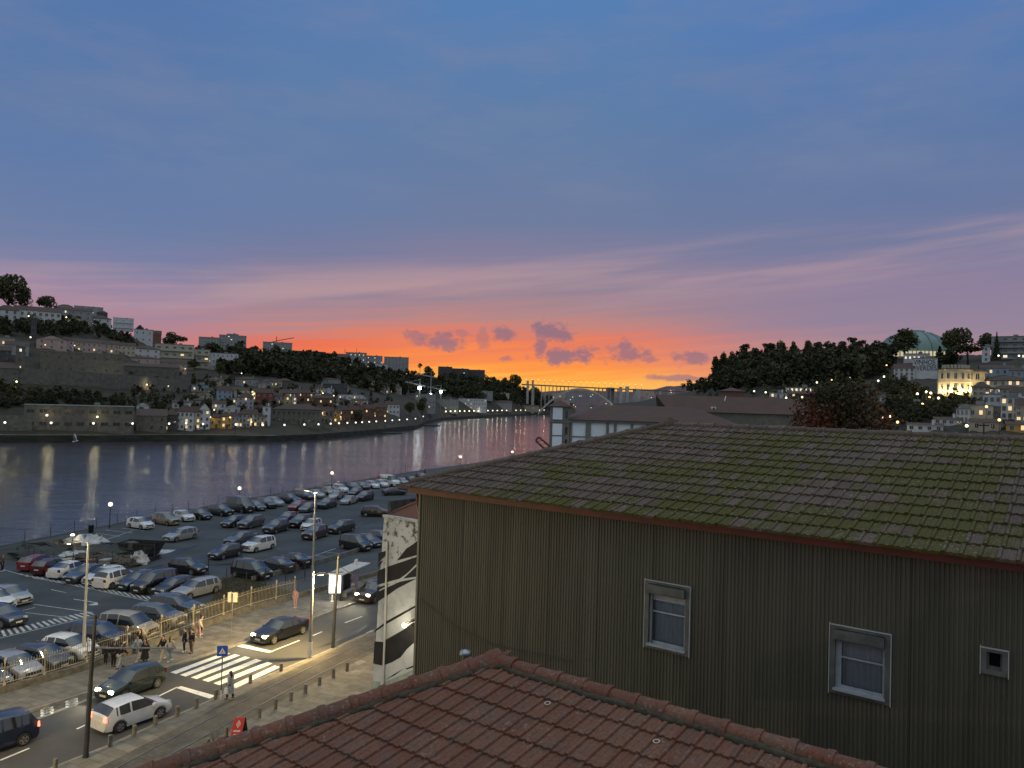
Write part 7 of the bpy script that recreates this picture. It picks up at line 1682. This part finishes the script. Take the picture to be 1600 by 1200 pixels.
# middle of the lot
C_ = [('estate', 'silver', (275, 847.5), (305, 841.5), 'silver estate standing alone in the open middle of the car park'),
 ('hatch', 'darkgrey', (347.5, 875), (374, 869), 'dark grey hatchback left of the bright white suv'),
 ('suv', 'white', (401, 863.5), (425, 858), 'bright white suv in the middle of the car park'),
 ('sedan', 'grey', (372, 853), (398, 847), 'grey saloon behind the bright white suv'),
 ('mpv', 'black', (399, 908), (366, 902), 'black minivan at the near edge of the car park behind the verge'),
 ('sedan', 'darkgrey', (407, 890), (435, 896), 'dark saloon beside the black minivan, showing its tail'),
 ('sedan', 'black', (434, 883), (462, 888.5), 'black saloon second right of the black minivan, showing its tail'),
 ('mpv', 'black', (563, 863), (532, 857), 'black minivan at the near edge of the car park left of the mural'),
 ('hatch', 'darkgrey', (580, 857), (556, 851), 'dark hatchback between the minivan and the mural'),
 ('hatch', 'grey', (598, 850), (580, 846), 'grey hatchback half hidden by the mural wall'),
 ('suv', 'black', (595, 808), (575, 807.5), 'black suv driving alone near the mural wall'),
 ('hatch', 'darkgrey', (361, 825.5), (384, 820), 'dark hatchback at the left end of the second middle row'),
 ('suv', 'grey', (390, 827), (410, 822), 'grey suv second in the second middle row'),
 ('suv', 'darkgrey', (430, 834.5), (450, 829), 'dark suv third in the second middle row'),
 ('hatch', 'black', (448, 819), (466, 813), 'black hatchback behind the dark suv in the second middle row'),
 ('suv', 'black', (468, 826), (488, 820), 'black suv fourth in the second middle row'),
 ('hatch', 'white', (485, 831), (505, 824), 'white roofed hatchback fifth in the second middle row'),
 ('suv', 'brown', (491, 844.5), (512, 838), 'brown suv in front of the white roofed hatchback'),
 ('suv', 'darkgrey', (530, 835), (551, 830.5), 'dark suv with pale wheels at the right end of the second middle row'),
 ('hatch', 'red', (463, 799), (481, 794), 'red hatchback at the left end of the third middle row'),
 ('hatch', 'grey', (480, 802.5), (497, 797.5), 'grey hatchback right of the red one in the third middle row'),
 ('suv', 'darkgrey', (511, 796), (526, 792), 'dark suv third in the third middle row'),
 ('sedan', 'silver', (545, 789.5), (559, 785.5), 'silver saloon in the third middle row with lit flank'),
 ('hatch', 'silver', (525, 782), (538, 778), 'silver hatchback behind the silver saloon'),
 ('hatch', 'darkgrey', (556, 776), (567, 773), 'dark hatchback behind the silver saloon toward the river'),
 ('suv', 'darkgrey', (570, 783.5), (583, 780.5), 'dark suv at the right end of the third middle row'),
 ('sedan', 'darkgrey', (626, 774), (610, 774.5), 'dark saloon alone in the driving lane under the white van'),
 ('sedan', 'grey', (642, 768.5), (630, 768.5), 'grey saloon right of the dark one under the white van')]
for i, (ty, col, F_, R_, lab) in enumerate(C_): px_car(ty, col, F_, R_, lab, GC, simple=i > 18)
R1_ = [('hatch', 'white', (220.5, 828), (201, 825), 'white hatchback at the left end of the riverside row'),
 ('suv', 'tan', (261.5, 822), (240.5, 818.5), 'tan suv second in the riverside row'),
 ('hatch', 'white', (287, 816), (270, 812), 'white hatchback with a dark windscreen third in the riverside row'),
 ('hatch', 'black', (313, 813), (296, 810), 'black hatchback fourth in the riverside row'),
 ('suv', 'black', (348, 807.5), (326, 804), 'black suv left of the black van in the riverside row'),
 ('van', 'black', (383, 803), (351, 797), 'long black van in the riverside row'),
 ('hatch', 'slate', (399, 799), (386, 796), 'slate hatchback just right of the black van'),
 ('suv', 'darkgrey', (416, 795.5), (401, 792), 'dark suv second right of the black van'),
 ('hatch', 'silver', (429, 792), (415, 789), 'silver hatchback third right of the black van'),
 ('suv', 'black', (456, 788), (436, 785), 'black suv fourth right of the black van'),
 ('sedan', 'darkgrey', (482, 782), (460, 778), 'dark saloon fifth right of the black van'),
 ('sedan', 'silver', (497, 780), (478, 775), 'silver saloon under the globe lamp of the riverside row'),
 ('hatch', 'champagne', (515, 775), (499, 771), 'cream hatchback lit by the globe lamp'),
 ('estate', 'white', (536, 771), (516, 766), 'white estate lit by the globe lamp in the riverside row'),
 ('suv', 'darkgrey', (552, 769), (538, 765), 'dark suv right of the white lit estate'),
 ('hatch', 'brown', (566, 766), (554, 763), 'brown hatchback left of the white pair'),
 ('hatch', 'white', (583, 764), (570, 761), 'white hatchback, left one of a pair before the white van'),
 ('hatch', 'white', (597, 762), (585, 759), 'white hatchback, right one of a pair before the white van'),
 ('hatch', 'silver', (630, 759), (617, 756), 'silver hatchback right of the white van'),
 ('hatch', 'darkgrey', (643, 756), (633, 753), 'dark hatchback second right of the white van'),
 ('suv', 'black', (660, 752), (648, 749), 'black suv at the corner of the mossy roof')]
for i, (ty, col, F_, R_, lab) in enumerate(R1_): px_car(ty, col, F_, R_, lab, GF, simple=i > 6)
vo = px_car('van', 'white', (617, 761.5), (589, 757.5), 'white panel van with a red disc and dark lettering on its side at the river', GF, simple=True)
b = MB(); ys = -1.0 - .012
b.poly([(-2.35 + .36 * math.cos(2 * math.pi * k / 16), ys, 1.75 + .42 * math.sin(2 * math.pi * k / 16)) for k in range(16)]); b.build('red_emblem', M_red, vo)
b = MB(); rr = random.Random(3); x = -1.7
for w in (.22, .12, .12, .16, .1, .16, .0, .26, .12, .14, .12, .16):
    if w: b.box((x + w / 2, ys, 1.62 + (.05 if w > .2 else 0)), (w, .01, .22 + (.1 if w > .2 else 0)))
    x += (w or .14) + .05
b.build('dark_lettering', M_trim, vo)
# ---------------------------------------------------------------- people
def skinned(name, pts, edges, m, parent, sub=1):
    me = bpy.data.meshes.new(name); me.from_pydata([p[0] for p in pts], edges, []); o = bpy.data.objects.new(name, me); COL.objects.link(o)
    md = o.modifiers.new('s', 'SKIN'); 
    for i, p in enumerate(pts):
        v = me.skin_vertices[0].data[i]; r = p[1]; v.radius = (r, r) if isinstance(r, float) else r; v.use_root = (i == 0)
    md.use_smooth_shade = True
    if sub: o.modifiers.new('u', 'SUBSURF').levels = sub; o.modifiers['u'].render_levels = sub
    bpy.context.view_layer.update(); dg = bpy.context.evaluated_depsgraph_get(); m2 = bpy.data.meshes.new_from_object(o.evaluated_get(dg)); bpy.data.objects.remove(o)
    m2.materials.clear(); m2.materials.append(m); m2.name = name; m2.polygons.foreach_set('use_smooth', [True] * len(m2.polygons)); return link(name, m2, parent)
M_skin = mat('skin', (.36, .22, .16), rough=.6)
CL = {k: mat('cloth_' + k, v, tuple(x * .7 for x in v), rough=.9, scale=12) for k, v in dict(black=(.012, .012, .014), navy=(.02, .025, .05), grey=(.22, .23, .24), lightgrey=(.34, .35, .36), pink=(.50, .30, .30), cream=(.46, .42, .35), white=(.6, .6, .58), denim=(.12, .16, .22), brown=(.10, .06, .04), paleblue=(.32, .38, .44)).items()}
M_hair = mat('dark_hair', (.018, .012, .009), rough=.6)
M_hairb = mat('brown_hair', (.06, .035, .02), rough=.6)
def person(px, py, facing, label, top='black', legs='denim', shoes='white', hair='dark', pose='walk', long_hair=False, coat=None, h=1.72, bag=None, phase=1, z=.13, lean=0.0, group='people on the pavement'):
    p = at(px, py, z); s = h / 1.74; o = empty('person', p, facing, label, 'person', group); o.scale = (s, s, s)
    st = .24 * phase if pose == 'walk' else .03; hp = .92 if pose != 'sit' else .5; lx = lean
    J = dict(pel=(0, 0, hp), wst=(.01 + lx * .2, 0, hp + .16), chs=(.02 + lx * .6, 0, hp + .38), nk=(.02 + lx * .9, 0, hp + .55), jaw=(.05 + lx * 1.05, 0, hp + .62), hd=(.04 + lx * 1.15, 0, hp + .71), crn=(.02 + lx * 1.2, 0, hp + .80))
    for sg, k in ((1, 'l'), (-1, 'r')):
        f = st * sg
        J['sh' + k] = (.01 + lx * .75, .17 * sg, hp + .49); J['el' + k] = (-.02 - f * .5 + lx * .9, .235 * sg, hp + .22); J['wr' + k] = (.08 - f * .9 + lx * 1.2, .22 * sg, hp + .0); J['pm' + k] = (.10 - f * 1.0 + lx * 1.2, .215 * sg, hp - .07)
        J['hp' + k] = (0, .09 * sg, hp - .04)
        if pose == 'sit': J['kn' + k] = (.42, .11 * sg, hp + .02); J['an' + k] = (.40, .11 * sg, .09)
        else: J['kn' + k] = (f * .55 + .04, .10 * sg, .49); J['an' + k] = (f * 1.15 - .03, .095 * sg, .09 + (.07 if f < -.1 else 0))
        J['to' + k] = (J['an' + k][0] + .17, .10 * sg, max(.035, J['an' + k][2] - .055))
    rad = dict(pel=.125, wst=.115, chs=(.15, .11), nk=.052, jaw=.068, hd=.092, crn=.075, sh=.062, el=.043, wr=.028, pm=.034, hp=.09, kn=.058, an=.038, to=.034)
    names = list(J); idx = {n: i for i, n in enumerate(names)}; rr_ = lambda n: rad.get(n, rad.get(n[:-1]))
    E_ = [('pel', 'wst'), ('wst', 'chs'), ('chs', 'nk'), ('nk', 'jaw'), ('jaw', 'hd'), ('hd', 'crn')]
    for k in 'lr': E_ += [('chs', 'sh' + k), ('sh' + k, 'el' + k), ('el' + k, 'wr' + k), ('wr' + k, 'pm' + k), ('pel', 'hp' + k), ('hp' + k, 'kn' + k), ('kn' + k, 'an' + k), ('an' + k, 'to' + k)]
    pts = [(J[n], rr_(n)) for n in names]; ed = [(idx[a], idx[c]) for a, c in E_]
    for k, sg in (('l', 1), ('r', -1)):
        w = Vector(J['pm' + k])
        for q, (dx, dy, ln) in enumerate(((.03, .0, .075), (.012, .004, .085), (-.008, .004, .08), (-.026, .0, .062))):
            pts.append((tuple(w + Vector((dx, 0, -.035))), .011)); pts.append((tuple(w + Vector((dx + .008, -dy * sg, -.035 - ln * .6))), .009)); pts.append((tuple(w + Vector((dx + .02, -.012 * sg, -.035 - ln))), .008)); n = len(pts); ed += [(idx['pm' + k], n - 3), (n - 3, n - 2), (n - 2, n - 1)]
        pts.append((tuple(w + Vector((.045, -.01 * sg, -.0))), .012)); pts.append((tuple(w + Vector((.06, -.012 * sg, -.045))), .010)); n = len(pts); ed += [(idx['pm' + k], n - 2), (n - 2, n - 1)]
    hd = Vector(J['hd']); pts.append((tuple(hd + Vector((.105, 0, -.02))), .014)); ed.append((idx['hd'], len(pts) - 1))
    skinned('body', pts, ed, M_skin, o)
    def sub(nm, keep, grow, m):
        ks = [n for n in names if n in keep]; ii = {n: i for i, n in enumerate(ks)}; P_ = []
        for n in ks:
            r = rr_(n); P_.append((J[n], tuple(x + grow for x in r) if isinstance(r, tuple) else r + grow))
        return skinned(nm, P_, [(ii[a], ii[c]) for a, c in E_ if a in ii and c in ii], m, o)
    sub('jacket', ['pel', 'wst', 'chs', 'shl', 'shr', 'ell', 'elr', 'wrl', 'wrr'], .032, CL[top])
    sub('trousers', ['pel', 'hpl', 'hpr', 'knl', 'knr', 'anl', 'anr'], .022, CL[legs])
    for k in 'lr':
        a, t = J['an' + k], J['to' + k]; skinned('shoe', [((a[0] - .05, a[1], a[2] - .03), .05), ((a[0] + .06, a[1], a[2] - .045), .048), ((t[0] + .03, t[1], t[2]), .035)], [(0, 1), (1, 2)], CL[shoes], o)
    hm = M_hair if hair == 'dark' else M_hairb; c = Vector(J['crn'])
    hp_ = [(tuple(c + Vector((.02, 0, .012))), .088), (tuple(c + Vector((-.045, 0, -.04))), .09), (tuple(c + Vector((-.07, 0, -.12))), .07)]
    if long_hair: hp_ += [(tuple(c + Vector((-.09, 0, -.25))), .075), (tuple(c + Vector((-.10, 0, -.38))), .05)]
    skinned('hair', hp_, [(i, i + 1) for i in range(len(hp_) - 1)], hm, o)
    b = MB()
    for sg in (1, -1): b.box(tuple(hd + Vector((.088, .033 * sg, .008))), (.012, .022, .012))
    b.build('eyes', M_dkmetal, o); b = MB(); b.box(tuple(hd + Vector((.085, 0, -.055))), (.012, .045, .01)); b.build('mouth', mat('lips', (.25, .08, .07)), o)
    if coat: b = MB(); b.lathe([(.17, hp + .2), (.19, hp), (.24, hp - .25), (.29, hp - .5)], (0, 0, 0), 14); q = b.build('coat_skirt', CL[coat], o, smooth=True)
    if bag: b = MB(); b.box((.02, .30, hp - .30), (.34, .10, .34), 0, taper=.8); b.tube([(-.08, .3, hp - .14), (0, .26, hp - .02), (.1, .3, hp - .14)], .012, 4); b.build('carried_bag', CL[bag], o)
    return o
hR = math.atan2(RD.y, RD.x)
person(359, 1093, hR + 1.6, 'person in a long grey coat carrying a white bag by the crossing', top='lightgrey', legs='black', shoes='brown', pose='walk', long_hair=True, coat='lightgrey', bag='white', z=.05, group=None, phase=.6)
person(461, 950, hR + 3.4, 'person in pink sweatshirt and trousers standing by the railings', top='pink', legs='pink', hair='dark', pose='stand', phase=.5)
person(288, 1019, hR + 2.6, 'person in black jacket and dark trousers with white shoes, left of a standing pair', top='black', legs='navy', pose='stand')
person(299, 1021, hR + 3.0, 'person in black jacket, brown trousers and dark shoes, right of a standing pair', top='black', legs='brown', shoes='black', pose='stand')
person(254, 1032, hR + 3.1, 'person in dark top and cream trousers, left one of a walking couple', top='black', legs='cream', pose='walk')
person(265, 1034, hR + .2, 'person in pale top and denim with loose brown hair, right one of a couple', top='cream', legs='denim', hair='brown', long_hair=True, pose='walk', phase=1.1)
person(226, 1038, hR + 3.2, 'person in black dress coat walking in front of the champagne minivan', top='black', legs='black', long_hair=True, coat='black', pose='walk')
person(216, 1032, hR + 3.4, 'person in pale blue top leaning beside the black coated one', top='paleblue', legs='cream', pose='walk', lean=.1)
person(218, 1021, hR + 2.9, 'person with long dark hair closest to the railing in the middle group', top='black', legs='black', long_hair=True, pose='stand')
person(187, 1045, hR + .1, 'person in black jacket and pale grey trousers striding at the left of the groups', top='black', legs='lightgrey', shoes='black', pose='walk', phase=1.25, lean=.08)
person(177, 1042, hR + .4, 'person all in black just behind the striding one', top='black', legs='black', shoes='black', hair='brown', pose='stand')
person(165, 1038, hR + .8, 'small person in dark clothes at the left end of the groups beside the wall', top='black', legs='black', shoes='black', pose='walk', h=1.35)
person(309, 997, hR - 1.2, 'person leaning at the railing in a white top under a dark jacket', top='cream', legs='pink', hair='dark', long_hair=True, pose='walk', phase=.6, lean=.22)
person(313, 992, hR - 1.0, 'person sitting on the stone wall at the railing in dark trousers', top='white', legs='navy', hair='dark', pose='stand', h=1.5)
person(3, 893, hR - 1.0, 'person in dark red top at the left edge of the car park', top='brown', legs='navy', hair='brown', long_hair=True, pose='stand', z=.0, group=None)
# ---------------------------------------------------------------- debris compound
def heap(px, py, rx, ry, h, m, seed, name, label, cat):
    p = at(px, py, 0); rr = random.Random(seed); n, k = 18, 7; b = MB(); vs = []
    for i in range(k):
        f = i / (k - 1); r = math.cos(f * math.pi / 2) ** .7
        for j in range(n):
            a = 2 * math.pi * j / n; q = r * rr.uniform(.8, 1.12); vs.append((p.x + math.cos(a) * rx * q, p.y + math.sin(a) * ry * q, max(0, h * math.sin(f * math.pi / 2) * rr.uniform(.75, 1.15)) if i else -.05))
    b.add(vs, [(i * n + j, i * n + (j + 1) % n, (i + 1) * n + (j + 1) % n, (i + 1) * n + j) for i in range(k - 1) for j in range(n)] + [tuple((k - 1) * n + j for j in range(n))])
    return tag(b.build(name, m), label, cat)
M_tarpd = mat('dark_net_tarp', (.018, .024, .022), (.035, .04, .036), rough=.7, scale=2, bump=.5); M_tarpw = mat('white_tarp', (.42, .44, .46), (.25, .27, .29), rough=.5, scale=1.5, bump=.6, bscale=4); M_debris = mat('mixed_debris', (.10, .085, .07), (.02, .02, .02), rough=.95, scale=3, bump=.8)
heap(70, 868, 5.0, 3.2, 1.3, M_tarpd, 1, 'covered_heap', 'dark net covered heap at the left of the debris compound', 'heap')
heap(95, 866, 3.2, 2.6, 1.5, M_debris, 2, 'rubble_heap', 'brown rubble heap between the dark net and the white tarpaulins', 'heap')
heap(135, 862, 2.6, 2.2, 1.9, M_tarpw, 3, 'white_tarpaulin_heap', 'heap under crumpled white tarpaulin in the middle of the compound', 'heap')
heap(118, 874, 2.2, 1.4, .9, M_tarpw, 4, 'white_tarpaulin_heap', 'smaller crumpled white tarpaulin toward the parked cars', 'heap')
heap(150, 879, 3.4, 1.8, 1.0, M_debris, 5, 'rubble_heap', 'low rubble heap behind the white suv', 'heap')
heap(190, 880, 3.0, 1.6, .8, M_debris, 6, 'rubble_heap', 'low rubble heap right end of the compound', 'heap')
heap(217, 881, 1.0, .9, 1.3, M_tarpw, 7, 'white_sack', 'big white sack at the right end of the debris compound', 'sack')
heap(110, 862, 1.2, 1.0, 1.5, M_tarpw, 8, 'white_sack', 'white sack leaning on the crumpled tarpaulin heap', 'sack')
heap(172, 866, 4.6, 2.6, 1.2, M_tarpd, 9, 'covered_heap', 'dark net covered heap behind the white tarpaulin', 'heap')
p0, p1 = at(182, 869), at(240, 872); o = empty('rubbish_skip', (p0 + p1) / 2, 0, 'long dark skip beside the debris compound', 'skip'); d = p1 - p0; L_ = d.length; o.rotation_euler.z = math.atan2(d.y, d.x)
b = MB(); w = 2.4
for (y0) in (0, w): b.add([(-L_ / 2 + .8, y0, 0), (L_ / 2 - .8, y0, 0), (L_ / 2, y0, 1.5), (-L_ / 2, y0, 1.5), (-L_ / 2 + .8, y0 + .08, 0), (L_ / 2 - .8, y0 + .08, 0), (L_ / 2, y0 + .08, 1.5), (-L_ / 2, y0 + .08, 1.5)], [(0, 1, 2, 3), (4, 7, 6, 5), (3, 2, 6, 7), (0, 3, 7, 4), (1, 5, 6, 2)])
for s_ in (1, -1): b.add([(s_ * (L_ / 2 - .8), 0, 0), (s_ * (L_ / 2 - .8), w, 0), (s_ * L_ / 2, w, 1.5), (s_ * L_ / 2, 0, 1.5)], [(0, 1, 2, 3)])
b.box((0, w / 2, .1), (L_ - 1.7, w - .1, .15)); b.box((0, -.04, 1.45), (L_, .08, .12)); b.box((0, w + .1, 1.45), (L_, .08, .12))
for k in range(6): b.box((-L_ / 2 + 1.1 + k * (L_ - 2.2) / 5, -.06, .75), (.12, .1, 1.35))
b.build('skip_body', mat('skip_paint', (.022, .028, .026), (.012, .012, .012), rough=.7, scale=2), o)
b = MB(); rr = random.Random(9)
for k in range(9): b.box((rr.uniform(-L_ / 2 + 1, L_ / 2 - 1), rr.uniform(.4, w - .4), .7 + rr.uniform(0, .3)), (rr.uniform(.3, 1.2), rr.uniform(.2, .8), rr.uniform(.1, .6)), rr.uniform(0, 3))
b.build('rubble_load', M_debris, o)
for i, (px, py, w, d, h, col, lab) in enumerate(((60, 884, 1.4, .8, .9, 'white', 'pale crate at the left of the debris compound'), (82, 880, 1.0, .8, .7, 'dark', 'dark crate among the rubble behind the red cars'), (105, 885, 1.1, .7, .8, 'tan', 'tan crate behind the white saloon'), (165, 884, 1.2, .8, .7, 'grey', 'grey crate behind the navy hatchback'), (140, 886, .9, .9, .8, 'brick', 'brown crate behind the white hatchback'), (205, 869, 1.2, .9, 1.6, 'dark', 'dark upright crate against the skip'))):
    p = at(px, py); b = MB(); b.box((p.x, p.y, h / 2), (w, d, h - .1), i * .5); b.box((p.x, p.y, h - .03), (w + .08, d + .08, .08), i * .5); b.box((p.x, p.y, h * .45), (w + .05, d + .05, .07), i * .5); tag(b.build('crate', HM[col]), lab, 'crate', 'crates in the debris compound')
b = MB(); fpts = [at(x, y) for x, y in ((34, 869), (56, 887), (90, 893), (150, 893), (210, 885), (241, 874))]; 
o = empty('compound_fence', fpts[0], 0, 'leaning dark mesh fence round the debris compound', 'fence'); fo = Off(o)
for p in resample(fpts, 12): bb = MB(); bb.tube([p, p + Vector((random.uniform(-.2, .2), 0, 1.9))], .045, 5); fo(bb.build('post', M_dkmetal))
P_ = resample(fpts, 12)
for i in range(11):
    for z_ in (.3, .9, 1.5): b.tube([P_[i] + Vector((0, 0, z_)), P_[i + 1] + Vector((0, 0, z_ + random.uniform(-.1, .1)))], .012, 3)
fo(b.build('wire', M_dkmetal))
p = at(112, 866); o = empty('lamp_head', (p.x, p.y, 0), 0, 'low lit floodlight among the tarpaulins of the compound', 'work light'); b = MB(); b.tube([(0, 0, 0), (0, 0, 2.1)], .05, 6); b.build('stand', M_dkmetal, o); b = MB(); b.lathe([(0, -.14), (.2, -.1), (.24, 0), (.15, .1), (0, .13)], (0, 0, 2.2), 10); b.build('lamp', E_lamp, o, smooth=True); point_light('work_light', (0, 0, 2.0), 60, LAMP, .2, o)
# bin and seagull
p = at(142, 832); b = MB(); b.lathe([(0, 0), (.3, 0), (.33, .9), (.36, .92), (.36, 1.0), (.15, 1.1), (0, 1.1)], p, 10); tag(b.build('litter_bin', M_dkmetal, smooth=True), 'round dark litter bin near the leftmost globe lamp', 'bin')
p = atY(117, 690, 270); o = empty('seagull', p, .4, 'pale seagull flying low over the dark water at left', 'bird')
skinned('body', [((-.45, 0, -.1), .04), ((-.2, 0, 0), .14), ((.15, 0, .08), .17), ((.42, 0, .16), .09), ((.58, 0, .14), .03)], [(0, 1), (1, 2), (2, 3), (3, 4)], CL['white'], o)
b = MB()
for s_ in (1, -1): b.add([(.25, s_ * .1, .12), (-.1, s_ * .1, .1), (-.2, s_ * .7, .75), (.15, s_ * .75, .8), (-.35, s_ * 1.3, 1.3), (-.1, s_ * 1.2, 1.3)], [(0, 1, 2, 3), (3, 2, 4, 5)])
b.build('wings', CL['lightgrey'], o); o.scale = (2, 2, 2)
